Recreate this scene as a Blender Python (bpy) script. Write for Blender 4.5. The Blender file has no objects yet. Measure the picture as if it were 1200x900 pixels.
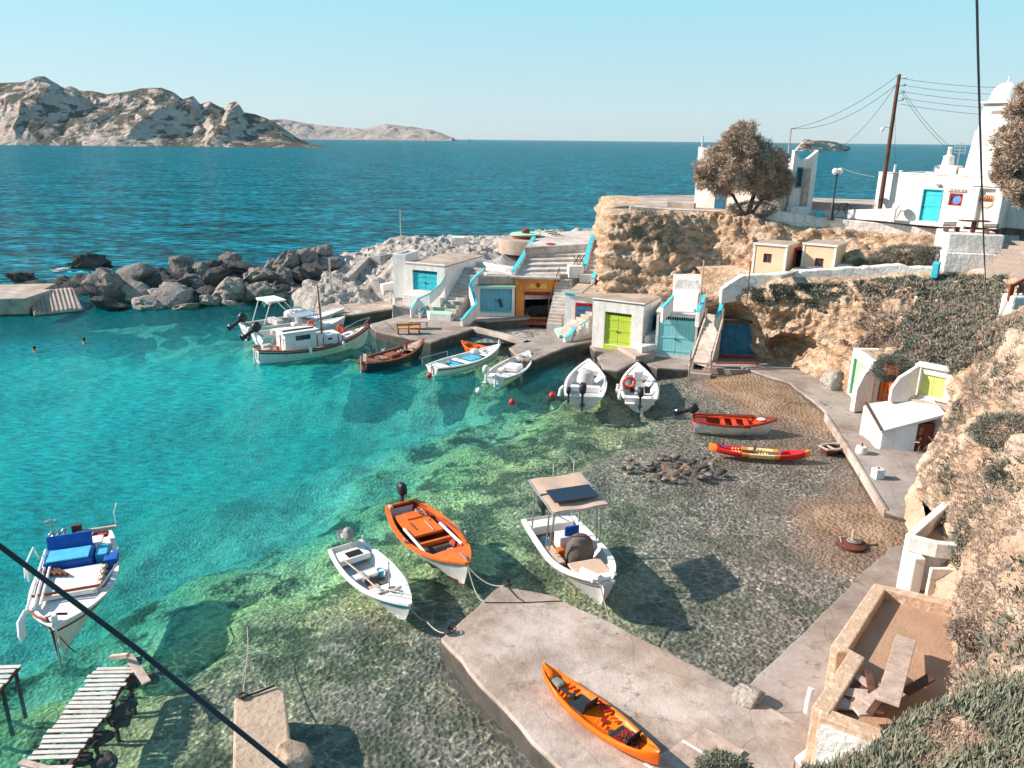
import bpy, bmesh, math, random
from mathutils import Vector, Matrix, noise
random.seed(7)
R = math.radians
scene = bpy.context.scene
col = scene.collection
# ------------------------------------------------------------------ camera model (survey helper: pixel of the 1200x900 photo -> point on a real plane)
CH, FP = 13.2, 900.0
PI_, RO = math.atan((450 - 162.7) / 900), math.atan(0.0105)
def ray(px, py):
    u, v = (px - 600) / FP, (py - 450) / FP
    c, s = math.cos(RO), math.sin(RO)
    u2, v2 = u * c + v * s, -u * s + v * c
    return Vector((u2, math.cos(PI_) - v2 * math.sin(PI_), -math.sin(PI_) - v2 * math.cos(PI_)))
def g(px, py, h=0.0):
    r = ray(px, py); t = (h - CH) / r.z
    return Vector((r.x * t, r.y * t, h))
def yp(px, py, y):
    r = ray(px, py); t = y / r.y
    return Vector((r.x * t, y, CH + r.z * t))
def proj(p):
    d = Vector(p) - Vector((0, 0, CH)); z = d.y * math.cos(PI_) - d.z * math.sin(PI_); v = -(d.y * math.sin(PI_) + d.z * math.cos(PI_)) / z; u = d.x / z
    c, s = math.cos(RO), math.sin(RO)
    return 600 + FP * (u * c - v * s), 450 + FP * (u * s + v * c)
cam_d = bpy.data.cameras.new('camera'); cam = bpy.data.objects.new('camera', cam_d); col.objects.link(cam)
cam_d.sensor_width = 36; cam_d.lens = 27; cam_d.clip_start = .1; cam_d.clip_end = 60000
cam.location = (0, 0, CH)
fwd = Vector((0, math.cos(PI_), -math.sin(PI_))); up0 = Vector((0, math.sin(PI_), math.cos(PI_))); rt0 = Vector((1, 0, 0))
c_, s_ = math.cos(RO), math.sin(RO)
rt = rt0 * c_ + up0 * s_; up = up0 * c_ - rt0 * s_
cam.rotation_mode = 'QUATERNION'
cam.rotation_quaternion = Matrix((rt, up, -fwd)).transposed().to_quaternion()
scene.camera = cam
# ------------------------------------------------------------------ light
SE, SA = R(31), R(84)            # sun elevation; azimuth from +Y towards -X
w = bpy.data.worlds.new('World'); scene.world = w; w.use_nodes = True
nt = w.node_tree; bg = nt.nodes['Background']
sk = nt.nodes.new('ShaderNodeTexSky'); sk.sky_type = 'NISHITA'; sk.sun_disc = False
sk.sun_elevation = SE; sk.sun_rotation = -SA; sk.altitude = 0; sk.air_density = 1.0; sk.dust_density = 0.4; sk.ozone_density = 3.0
tn = nt.nodes.new('ShaderNodeMix'); tn.data_type = 'RGBA'; tn.blend_type = 'MULTIPLY'; tn.inputs[0].default_value = 1
nt.links.new(sk.outputs[0], tn.inputs[6]); tn.inputs[7].default_value = SKYTINT = (0.86, 1.00, 1.10, 1)
tcw = nt.nodes.new('ShaderNodeTexCoord'); sxw = nt.nodes.new('ShaderNodeSeparateXYZ'); nt.links.new(tcw.outputs['Generated'], sxw.inputs[0])
rw = nt.nodes.new('ShaderNodeValToRGB'); ew = rw.color_ramp.elements
ew[0].position = 0.0; ew[0].color = (2.45, 2.95, 3.2, 1); ew[1].position = 1.0; ew[1].color = (.55, 1.5, 2.4, 1)
e_ = ew.new(.10); e_.color = (1.95, 3.15, 3.4, 1); e_ = ew.new(.2); e_.color = (1.35, 3.4, 3.7, 1); e_ = ew.new(.5); e_.color = (.9, 2.2, 3.0, 1)
nt.links.new(sxw.outputs[2], rw.inputs[0])
mw = nt.nodes.new('ShaderNodeMix'); mw.data_type = 'RGBA'; mw.inputs[0].default_value = .85; nt.links.new(tn.outputs[2], mw.inputs[6]); nt.links.new(rw.outputs[0], mw.inputs[7])
nt.links.new(mw.outputs[2], bg.inputs[0]); bg.inputs[1].default_value = 0.13
sd = bpy.data.lights.new('sun', 'SUN'); so = bpy.data.objects.new('sun', sd); col.objects.link(so)
sd.energy = 5.0; sd.angle = R(0.5); sd.color = (1.0, 0.88, 0.77)
ld = Vector((math.sin(SA) * math.cos(SE), -math.cos(SA) * math.cos(SE), -math.sin(SE)))
so.rotation_mode = 'QUATERNION'; so.rotation_quaternion = ld.to_track_quat('-Z', 'Y')
so.location = (0, 0, 60)
vs = scene.view_settings; vs.view_transform = 'Standard'; vs.look = 'None'; vs.gamma = 1; vs.exposure = 0.84
# ------------------------------------------------------------------ materials
def lin(r, gg, b):
    f = lambda c: ((c / 255) / 12.92 if c / 255 <= .04045 else ((c / 255 + .055) / 1.055) ** 2.4)
    return (f(r), f(gg), f(b), 1)
def hx(c): return c if len(c) == 4 else (*c, 1)
MATS = {}
def mat(name, c1, c2=None, c3=None, scale=1.5, rough=.85, bump=.3, bscale=14, metal=0, spec=.3, stretch=(1, 1, 1), spot=.6, dist=.02, lo=.35, hi=.65, coat=0):
    if name in MATS: return MATS[name]
    m = bpy.data.materials.new(name); m.use_nodes = True; MATS[name] = m
    t = m.node_tree; N, Lk = t.nodes, t.links; p = N['Principled BSDF']
    p.inputs['Roughness'].default_value = rough; p.inputs['Metallic'].default_value = metal; p.inputs['Specular IOR Level'].default_value = spec
    if coat: p.inputs['Coat Weight'].default_value = coat; p.inputs['Coat Roughness'].default_value = .15
    c1 = hx(c1); c2 = hx(c2) if c2 else tuple(x * .82 for x in c1[:3]) + (1,)
    tc = N.new('ShaderNodeTexCoord'); mp = N.new('ShaderNodeMapping'); mp.inputs['Scale'].default_value = stretch
    Lk.new(tc.outputs['Object'], mp.inputs[0])
    n1 = N.new('ShaderNodeTexNoise'); n1.inputs['Scale'].default_value = scale; n1.inputs['Detail'].default_value = 9; n1.inputs['Roughness'].default_value = .65
    Lk.new(mp.outputs[0], n1.inputs[0])
    r = N.new('ShaderNodeValToRGB'); r.color_ramp.elements[0].position = lo; r.color_ramp.elements[1].position = hi
    r.color_ramp.elements[0].color = c1; r.color_ramp.elements[1].color = c2
    Lk.new(n1.outputs[0], r.inputs[0]); out = r.outputs[0]
    if c3:
        n2 = N.new('ShaderNodeTexNoise'); n2.inputs['Scale'].default_value = scale * 3.7; n2.inputs['Detail'].default_value = 10; n2.inputs['Roughness'].default_value = .75
        Lk.new(mp.outputs[0], n2.inputs[0])
        r2 = N.new('ShaderNodeValToRGB'); r2.color_ramp.elements[0].position = spot - .06; r2.color_ramp.elements[1].position = spot + .06
        Lk.new(n2.outputs[0], r2.inputs[0])
        mx = N.new('ShaderNodeMix'); mx.data_type = 'RGBA'; Lk.new(r2.outputs[0], mx.inputs[0]); Lk.new(out, mx.inputs[6]); mx.inputs[7].default_value = hx(c3)
        out = mx.outputs[2]
    Lk.new(out, p.inputs['Base Color'])
    if bump:
        n3 = N.new('ShaderNodeTexNoise'); n3.inputs['Scale'].default_value = bscale; n3.inputs['Detail'].default_value = 8; n3.inputs['Roughness'].default_value = .65
        Lk.new(mp.outputs[0], n3.inputs[0])
        b = N.new('ShaderNodeBump'); b.inputs['Strength'].default_value = bump; b.inputs['Distance'].default_value = dist
        Lk.new(n3.outputs[0], b.inputs['Height']); Lk.new(b.outputs[0], p.inputs['Normal'])
    return m
def plank_mat(name, c1, c2, width=.15, axis='X', rough=.7):
    """painted boards: thin grooves every `width`, worn paint"""
    m = mat(name, c1, c2, tuple(x * .55 + .10 for x in c1[:3]), scale=2.5, rough=rough, bump=.3, bscale=30, spot=.66)
    t = m.node_tree; N, Lk = t.nodes, t.links; p = N['Principled BSDF']
    tc = N.new('ShaderNodeTexCoord'); wv = N.new('ShaderNodeTexWave'); wv.wave_type = 'BANDS'; wv.bands_direction = axis; wv.wave_profile = 'SAW'
    wv.inputs['Scale'].default_value = 1 / width / (20 / (2 * math.pi)) * 1.0; wv.inputs['Distortion'].default_value = 0
    Lk.new(tc.outputs['Object'], wv.inputs[0])
    r = N.new('ShaderNodeValToRGB'); e = r.color_ramp.elements; e[0].position = 0; e[0].color = (.35, .35, .35, 1); e[1].position = .09; e[1].color = (1, 1, 1, 1)
    Lk.new(wv.outputs[0], r.inputs[0])
    src = p.inputs['Base Color'].links[0].from_socket
    mx = N.new('ShaderNodeMix'); mx.data_type = 'RGBA'; mx.blend_type = 'MULTIPLY'; mx.inputs[0].default_value = 1
    Lk.new(src, mx.inputs[6]); Lk.new(r.outputs[0], mx.inputs[7]); Lk.new(mx.outputs[2], p.inputs['Base Color'])
    return m
M = {}
M['wetside'] = mat('wet_algae_concrete', (.10, .085, .07), (.055, .05, .045), scale=2, bump=.6, bscale=8)
M['white'] = mat('whitewash', (.82, .78, .75), (.70, .655, .62), (.58, .52, .48), scale=.9, bump=.7, bscale=4, dist=.05, spot=.69)
M['whitestone'] = mat('whitewashed_stone', (.82, .78, .75), (.68, .63, .59), (.50, .43, .37), scale=1.6, bump=1, bscale=3.2, dist=.12, spot=.66)
M['concrete'] = mat('weathered_concrete', (.40, .335, .30), (.27, .22, .195), (.19, .15, .13), scale=.55, bump=.5, bscale=9, dist=.03, spot=.62)
M['concrete_pale'] = mat('pale_concrete', (.54, .44, .385), (.36, .29, .25), (.24, .185, .16), scale=.5, bump=.7, bscale=7, dist=.04, spot=.62, lo=.4, hi=.6)
M['roofsand'] = mat('sandy_roof_screed', (.52, .42, .34), (.42, .33, .27), (.34, .27, .22), scale=.8, bump=.4, bscale=9, spot=.66)
M['tread'] = mat('whitewashed_tread', (.62, .57, .53), (.46, .42, .39), (.34, .30, .27), scale=1.2, bump=.5, bscale=8, spot=.62)
M['turq'] = mat('turquoise_paint', lin(40, 170, 190), lin(90, 190, 200), lin(205, 215, 210), scale=2, bump=.2, spot=.70)
M['mint'] = mat('mint_paint', lin(175, 220, 190), lin(150, 205, 175), scale=2)
M['door_turq'] = plank_mat('turquoise_boards', lin(45, 180, 195), lin(70, 190, 200), .16)
M['door_blue'] = plank_mat('dusty_blue_boards', lin(95, 160, 185), lin(120, 175, 190), .3)
M['door_cyan'] = plank_mat('pale_cyan_boards', lin(135, 212, 214), lin(155, 216, 214), .2)
M['door_lime'] = plank_mat('lime_boards', lin(178, 196, 52), lin(186, 202, 80), .17)
M['door_navy'] = plank_mat('faded_navy_boards', lin(25, 85, 120), lin(55, 115, 140), .3)
M['door_red'] = mat('red_paint', lin(190, 60, 50), lin(150, 50, 45), scale=3)
M['door_sky'] = plank_mat('sky_blue_boards', lin(60, 150, 205), lin(80, 165, 210), .14)
M['door_green'] = plank_mat('pale_green_boards', lin(165, 215, 160), lin(150, 200, 150), .15)
M['shutter'] = mat('pale_green_shutter', lin(210, 220, 130), lin(195, 210, 120), scale=3)
M['orange_wood'] = mat('orange_varnished_wood', lin(215, 140, 70), lin(190, 115, 60), scale=3, stretch=(1, 1, .3))
M['redbrown'] = mat('red_brown_paint', lin(150, 70, 55), lin(120, 55, 45), scale=3)
M['wood'] = mat('weathered_wood', lin(205, 182, 168), lin(165, 142, 130), lin(110, 92, 84), scale=4, bump=.4, bscale=30, spot=.63)
M['wood_dark'] = mat('dark_wood', lin(105, 72, 58), lin(75, 52, 45), scale=4, bump=.3, bscale=30)
M['varnish'] = mat('varnished_brown_wood', lin(150, 80, 50), lin(120, 60, 42), scale=4, rough=.45, bump=.2, bscale=30)
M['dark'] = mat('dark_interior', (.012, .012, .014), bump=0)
M['black'] = mat('black_plastic', (.02, .022, .026), (.035, .035, .04), rough=.4, bump=.05)
M['cowl_grey'] = mat('grey_motor_cowl', (.30, .28, .28), (.22, .21, .21), rough=.4, bump=.05)
M['metal'] = mat('galvanised_metal', (.45, .45, .46), (.35, .35, .36), rough=.45, metal=.7, bump=.1)
M['glass'] = mat('window_glass', (.03, .05, .07), (.05, .07, .09), rough=.08, spec=.6, bump=0)
M['gel'] = mat('white_gelcoat', (.78, .74, .72), (.70, .66, .64), lin(165, 152, 140), scale=3, rough=.4, bump=.06, spot=.69)
M['gelgrey'] = mat('grey_gelcoat', (.50, .48, .47), (.40, .38, .37), scale=2, rough=.5, bump=.1)
M['paintwhite'] = mat('white_boat_paint', (.80, .76, .74), (.66, .61, .58), (.42, .35, .30), scale=2.6, rough=.55, bump=.2, spot=.67)
M['antifoul'] = mat('dull_green_antifouling', lin(135, 155, 140), lin(110, 130, 120), scale=2, rough=.6)
M['redkeel'] = mat('red_antifouling', lin(130, 55, 50), lin(110, 45, 42), scale=2)
M['navyhull'] = mat('dark_navy_hull', lin(35, 40, 55), lin(25, 30, 42), rough=.4, bump=.1)
M['boatorange'] = mat('orange_boat_paint', lin(225, 112, 38), lin(205, 92, 30), lin(170, 75, 35), scale=3, rough=.5, bump=.15, spot=.68)
M['boatdeep'] = mat('deep_red_boat_paint', lin(150, 48, 35), lin(120, 38, 32), scale=3, rough=.5)
M['boatred'] = mat('orange_red_boat_paint', lin(222, 78, 38), lin(205, 62, 34), scale=3, rough=.5)
M['kayorange'] = mat('orange_plastic', lin(243, 120, 20), lin(232, 104, 14), scale=1.5, rough=.38, bump=.05)
M['kayred'] = mat('crimson_plastic', lin(150, 20, 24), lin(130, 16, 20), rough=.5, bump=.05)
M['blueseat'] = mat('bright_blue_paint', lin(70, 165, 200), lin(90, 180, 205), scale=3, rough=.5)
M['royal'] = mat('royal_blue_tarp', lin(20, 75, 160), lin(30, 95, 175), scale=3, rough=.6, bump=.3, bscale=6, dist=.05)
M['canvas'] = mat('sand_canvas', lin(200, 172, 152), lin(185, 158, 140), scale=2, rough=.9, bump=.2)
M['tarp'] = mat('grey_brown_cover', lin(110, 98, 92), lin(85, 76, 72), scale=3, rough=.6, bump=.6, bscale=5, dist=.08)
M['greycanvas'] = mat('blue_grey_canvas', lin(150, 160, 180), lin(130, 140, 160), scale=2)
M['solar'] = mat('solar_panel_cells', (.015, .02, .04), (.02, .028, .05), rough=.2, spec=.6, bump=0)
M['rope'] = mat('pale_rope', lin(175, 165, 155), lin(140, 130, 120), scale=6)
M['ropedark'] = mat('dark_rope', lin(70, 62, 60), lin(50, 45, 45), scale=6)
M['lifering'] = mat('orange_lifebuoy', lin(235, 75, 40), lin(225, 65, 35), rough=.5, bump=0)
M['buoyred'] = mat('red_buoy', lin(205, 55, 55), lin(190, 45, 45), rough=.4, bump=0)
M['ochre'] = mat('ochre_render', (.60, .42, .29), (.48, .32, .22), (.74, .62, .52), scale=1.6, bump=.9, bscale=6, dist=.05, spot=.58)
M['peach'] = mat('peach_render', (.86, .56, .38), (.76, .48, .32), scale=1.3, bump=.3)
M['sandfloor'] = mat('trodden_earth', (.46, .29, .19), (.36, .22, .145), (.24, .15, .10), scale=1.0, bump=.7, bscale=12, dist=.04, spot=.68)
M['skin'] = mat('tanned_skin', lin(190, 130, 100), lin(175, 115, 90), rough=.6, bump=0)
M['hair'] = mat('dark_hair', lin(35, 28, 26), lin(25, 20, 20), rough=.6, bump=.1)
M['globe'] = mat('opal_globe', (.85, .83, .8), (.8, .78, .76), rough=.3, bump=0)
M['rust'] = mat('rusty_iron', lin(110, 62, 48), lin(85, 50, 42), scale=5)
M['towel'] = mat('red_towel', lin(200, 50, 60), lin(180, 40, 50), scale=3)
M['ochre_roof'] = MATS['sandy_roof_screed']
M['bleached'] = mat('bleached_boards', (.66, .60, .56), (.52, .46, .42), (.34, .28, .25), scale=5, bump=.4, bscale=30, spot=.66)
def cracked(m, sc, strength=.5, wdt=.012, streak=0):
    t = m.node_tree; N, Lk = t.nodes, t.links; p = N['Principled BSDF']; src = p.inputs['Base Color'].links[0].from_socket
    tc = N.new('ShaderNodeTexCoord'); n = N.new('ShaderNodeTexNoise'); n.inputs['Scale'].default_value = sc * 3; n.inputs['Detail'].default_value = 8; Lk.new(tc.outputs['Object'], n.inputs[0])
    mm = N.new('ShaderNodeMix'); mm.data_type = 'RGBA'; mm.inputs[0].default_value = .22; Lk.new(tc.outputs['Object'], mm.inputs[6]); Lk.new(n.outputs['Color'], mm.inputs[7])
    v = N.new('ShaderNodeTexVoronoi'); v.feature = 'DISTANCE_TO_EDGE'; v.inputs['Scale'].default_value = sc; Lk.new(mm.outputs[2], v.inputs[0])
    r = N.new('ShaderNodeValToRGB'); r.color_ramp.elements[0].position = 0; r.color_ramp.elements[1].position = wdt; k = 1 - strength; r.color_ramp.elements[0].color = (k, k * .95, k * .9, 1); r.color_ramp.elements[1].color = (1, 1, 1, 1); Lk.new(v.outputs[0], r.inputs[0])
    x = N.new('ShaderNodeMix'); x.data_type = 'RGBA'; x.blend_type = 'MULTIPLY'; x.inputs[0].default_value = 1; Lk.new(src, x.inputs[6]); Lk.new(r.outputs[0], x.inputs[7]); out = x.outputs[2]
    mp = N.new('ShaderNodeMapping'); mp.inputs['Scale'].default_value = (2.5, 2.5, .35) if streak else (.35, .35, .35); Lk.new(tc.outputs['Object'], mp.inputs[0]); n2 = N.new('ShaderNodeTexNoise'); n2.inputs['Scale'].default_value = 1.3; n2.inputs['Detail'].default_value = 10; n2.inputs['Roughness'].default_value = .7; Lk.new(mp.outputs[0], n2.inputs[0])
    r2 = N.new('ShaderNodeValToRGB'); e = r2.color_ramp.elements; e[0].position = .40; e[0].color = (.72, .66, .60, 1) if not streak else (.91, .88, .85, 1); e[1].position = .56; e[1].color = (1.03, 1.03, 1.03, 1); Lk.new(n2.outputs[0], r2.inputs[0])
    y = N.new('ShaderNodeMix'); y.data_type = 'RGBA'; y.blend_type = 'MULTIPLY'; y.inputs[0].default_value = 1; Lk.new(out, y.inputs[6]); Lk.new(r2.outputs[0], y.inputs[7]); Lk.new(y.outputs[2], p.inputs['Base Color'])
cracked(M['concrete'], .5, .4, .005); cracked(M['concrete_pale'], .42, .35, .0035); cracked(M['tread'], .5, .4, .006); cracked(M['white'], .3, .15, .006, 1); cracked(M['whitestone'], .9, .3, .025, 1); cracked(M['roofsand'], .5, .35)
# rocks and cliff
def rock_mat(name, base, dark, pale, zst=1.0, strata=0, scale=.5, bump=1.0, bd=.12, fine=9):
    m = bpy.data.materials.new(name); m.use_nodes = True; MATS[name] = m
    t = m.node_tree; N, Lk = t.nodes, t.links; p = N['Principled BSDF']; p.inputs['Roughness'].default_value = .95; p.inputs['Specular IOR Level'].default_value = .15
    tc = N.new('ShaderNodeTexCoord'); mp = N.new('ShaderNodeMapping'); mp.inputs['Scale'].default_value = (1, 1, zst); Lk.new(tc.outputs['Object'], mp.inputs[0])
    def nz(s, d=10, ro=.65, src=mp.outputs[0]):
        n = N.new('ShaderNodeTexNoise'); n.inputs['Scale'].default_value = s; n.inputs['Detail'].default_value = d; n.inputs['Roughness'].default_value = ro; Lk.new(src, n.inputs[0]); return n.outputs[0]
    def ramp(src, a, b, ca=(0, 0, 0, 1), cb=(1, 1, 1, 1)):
        r = N.new('ShaderNodeValToRGB'); e = r.color_ramp.elements; e[0].position = a; e[1].position = b; e[0].color = ca; e[1].color = cb; Lk.new(src, r.inputs[0]); return r.outputs[0]
    def mix(f, a, b, mode='MIX'):
        x = N.new('ShaderNodeMix'); x.data_type = 'RGBA'; x.blend_type = mode
        for s, v in ((x.inputs[0], f), (x.inputs[6], a), (x.inputs[7], b)):
            if hasattr(v, 'is_output'): Lk.new(v, s)
            else: s.default_value = v if not isinstance(v, tuple) else hx(v)
        return x.outputs[2]
    a = mix(ramp(nz(scale), .38, .62), base, pale)
    b = mix(ramp(nz(scale * 2.3, 12, .75), .53, .66), a, dark)
    c = mix(ramp(nz(scale * 9, 8, .8), .58, .72), b, tuple(x * .55 for x in dark[:3]))
    vo = N.new('ShaderNodeTexVoronoi'); vo.feature = 'DISTANCE_TO_EDGE'; vo.inputs['Scale'].default_value = scale * 2.2
    wn = N.new('ShaderNodeTexNoise'); wn.inputs['Scale'].default_value = scale * 3; Lk.new(mp.outputs[0], wn.inputs[0])
    wm = N.new('ShaderNodeMix'); wm.data_type = 'RGBA'; wm.inputs[0].default_value = .35; Lk.new(mp.outputs[0], wm.inputs[6]); Lk.new(wn.outputs['Color'], wm.inputs[7]); Lk.new(wm.outputs[2], vo.inputs[0])
    if strata:
        wv = N.new('ShaderNodeTexWave'); wv.bands_direction = 'Z'; wv.inputs['Scale'].default_value = strata; wv.inputs['Distortion'].default_value = 11; wv.inputs['Detail'].default_value = 6; wv.inputs['Detail Scale'].default_value = 1.6; wv.inputs['Detail Roughness'].default_value = .7; Lk.new(tc.outputs['Object'], wv.inputs[0])
        c = mix(.85, c, ramp(wv.outputs[0], .1, .6, (.74, .68, .63, 1), (1.08, 1.05, 1.02, 1)), 'MULTIPLY')
    Lk.new(c, p.inputs['Base Color'])
    h1 = nz(scale * 3, 12, .7); h2 = nz(fine, 8, .7)
    ad = N.new('ShaderNodeMath'); ad.operation = 'MULTIPLY_ADD'; ad.inputs[1].default_value = .25; Lk.new(h2, ad.inputs[0]); Lk.new(h1, ad.inputs[2])
    ad2 = N.new('ShaderNodeMath'); ad2.operation = 'ADD'; Lk.new(ad.outputs[0], ad2.inputs[0]); Lk.new(ramp(vo.outputs[0], 0, .09, (0, 0, 0, 1), (.22, .22, .22, 1)), ad2.inputs[1])
    if strata:
        ad3 = N.new('ShaderNodeMath'); ad3.operation = 'MULTIPLY_ADD'; ad3.inputs[1].default_value = .28; Lk.new(wv.outputs[0], ad3.inputs[0]); Lk.new(ad2.outputs[0], ad3.inputs[2]); ad2 = ad3
    bp = N.new('ShaderNodeBump'); bp.inputs['Strength'].default_value = bump; bp.inputs['Distance'].default_value = bd
    Lk.new(ad2.outputs[0], bp.inputs['Height']); Lk.new(bp.outputs[0], p.inputs['Normal'])
    return m
M['cliff'] = rock_mat('sandstone_cliff', (.58, .38, .245), (.34, .215, .14), (.72, .555, .42), zst=2.6, scale=.55, bump=1, bd=.3, fine=7, strata=.5)
M['slope'] = rock_mat('dry_earth_slope', (.52, .35, .24), (.30, .20, .14), (.66, .51, .39), scale=.55, bump=1, bd=.2, fine=14)
M['crag'] = rock_mat('pale_craggy_rock', (.44, .38, .335), (.20, .17, .15), (.58, .52, .475), scale=1.0, bump=1, bd=.25)
M['boulder'] = rock_mat('grey_boulder_rock', (.16, .14, .13), (.06, .055, .052), (.28, .24, .215), scale=.8, bump=.9, bd=.12)
M['boulder_pale'] = rock_mat('pale_boulder_rock', (.25, .21, .19), (.10, .085, .08), (.38, .33, .30), scale=1.0, bump=.9, bd=.12)
M['boulder_dark'] = rock_mat('dark_boulder_rock', (.065, .06, .06), (.03, .028, .03), (.11, .10, .095), scale=.9, bump=.9, bd=.12)
M['darkrock'] = rock_mat('wet_black_rock', (.075, .06, .055), (.035, .03, .03), (.14, .11, .10), scale=1.6, bump=1, bd=.15)
M['headland'] = rock_mat('headland_rock', (.46, .36, .31), (.22, .19, .165), (.60, .49, .43), scale=.03, bump=1, bd=6, fine=.25)
def scrubby(m, thr, sc, colr):
    t = m.node_tree; N, Lk = t.nodes, t.links; p = N['Principled BSDF']; src = p.inputs['Base Color'].links[0].from_socket
    ge = N.new('ShaderNodeNewGeometry'); sx = N.new('ShaderNodeSeparateXYZ'); Lk.new(ge.outputs['Normal'], sx.inputs[0]); n = N.new('ShaderNodeTexNoise'); n.inputs['Scale'].default_value = sc; n.inputs['Detail'].default_value = 12; n.inputs['Roughness'].default_value = .75; Lk.new(ge.outputs['Position'], n.inputs[0])
    a = N.new('ShaderNodeMath'); a.operation = 'MULTIPLY_ADD'; a.inputs[1].default_value = .55; Lk.new(sx.outputs[2], a.inputs[0]); Lk.new(n.outputs[0], a.inputs[2])
    r = N.new('ShaderNodeValToRGB'); r.color_ramp.elements[0].position = thr; r.color_ramp.elements[1].position = thr + .07; Lk.new(a.outputs[0], r.inputs[0])
    x = N.new('ShaderNodeMix'); x.data_type = 'RGBA'; Lk.new(r.outputs[0], x.inputs[0]); Lk.new(src, x.inputs[6]); x.inputs[7].default_value = (*colr, 1); Lk.new(x.outputs[2], p.inputs['Base Color'])
scrubby(M['headland'], .925, .05, (.10, .095, .075))
M['farland'] = rock_mat('far_island_rock', (.30, .25, .23), (.15, .14, .14), (.42, .34, .30), scale=.008, bump=1, bd=10, fine=.1)
# leaves
def leaf(name, c1, c2, sc=1.6): return mat(name, c1, c2, scale=sc, rough=.75, bump=0, spec=.2, lo=.3, hi=.7)
M['tam'] = leaf('tamarisk_foliage', (.58, .43, .33), (.28, .215, .16))
M['iceplant'] = leaf('grey_green_scrub', (.13, .14, .11), (.25, .24, .19))
M['dryscrub'] = leaf('dry_brown_scrub', (.42, .32, .26), (.24, .19, .155))
M['succ'] = leaf('succulent_leaf', (.085, .11, .08), (.30, .29, .21), 7)
M['succdry'] = leaf('dry_succulent_leaf', (.36, .27, .20), (.26, .18, .14))
M['bark'] = mat('grey_bark', lin(95, 80, 72), lin(70, 58, 52), scale=4, bump=.6, bscale=20)
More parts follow.
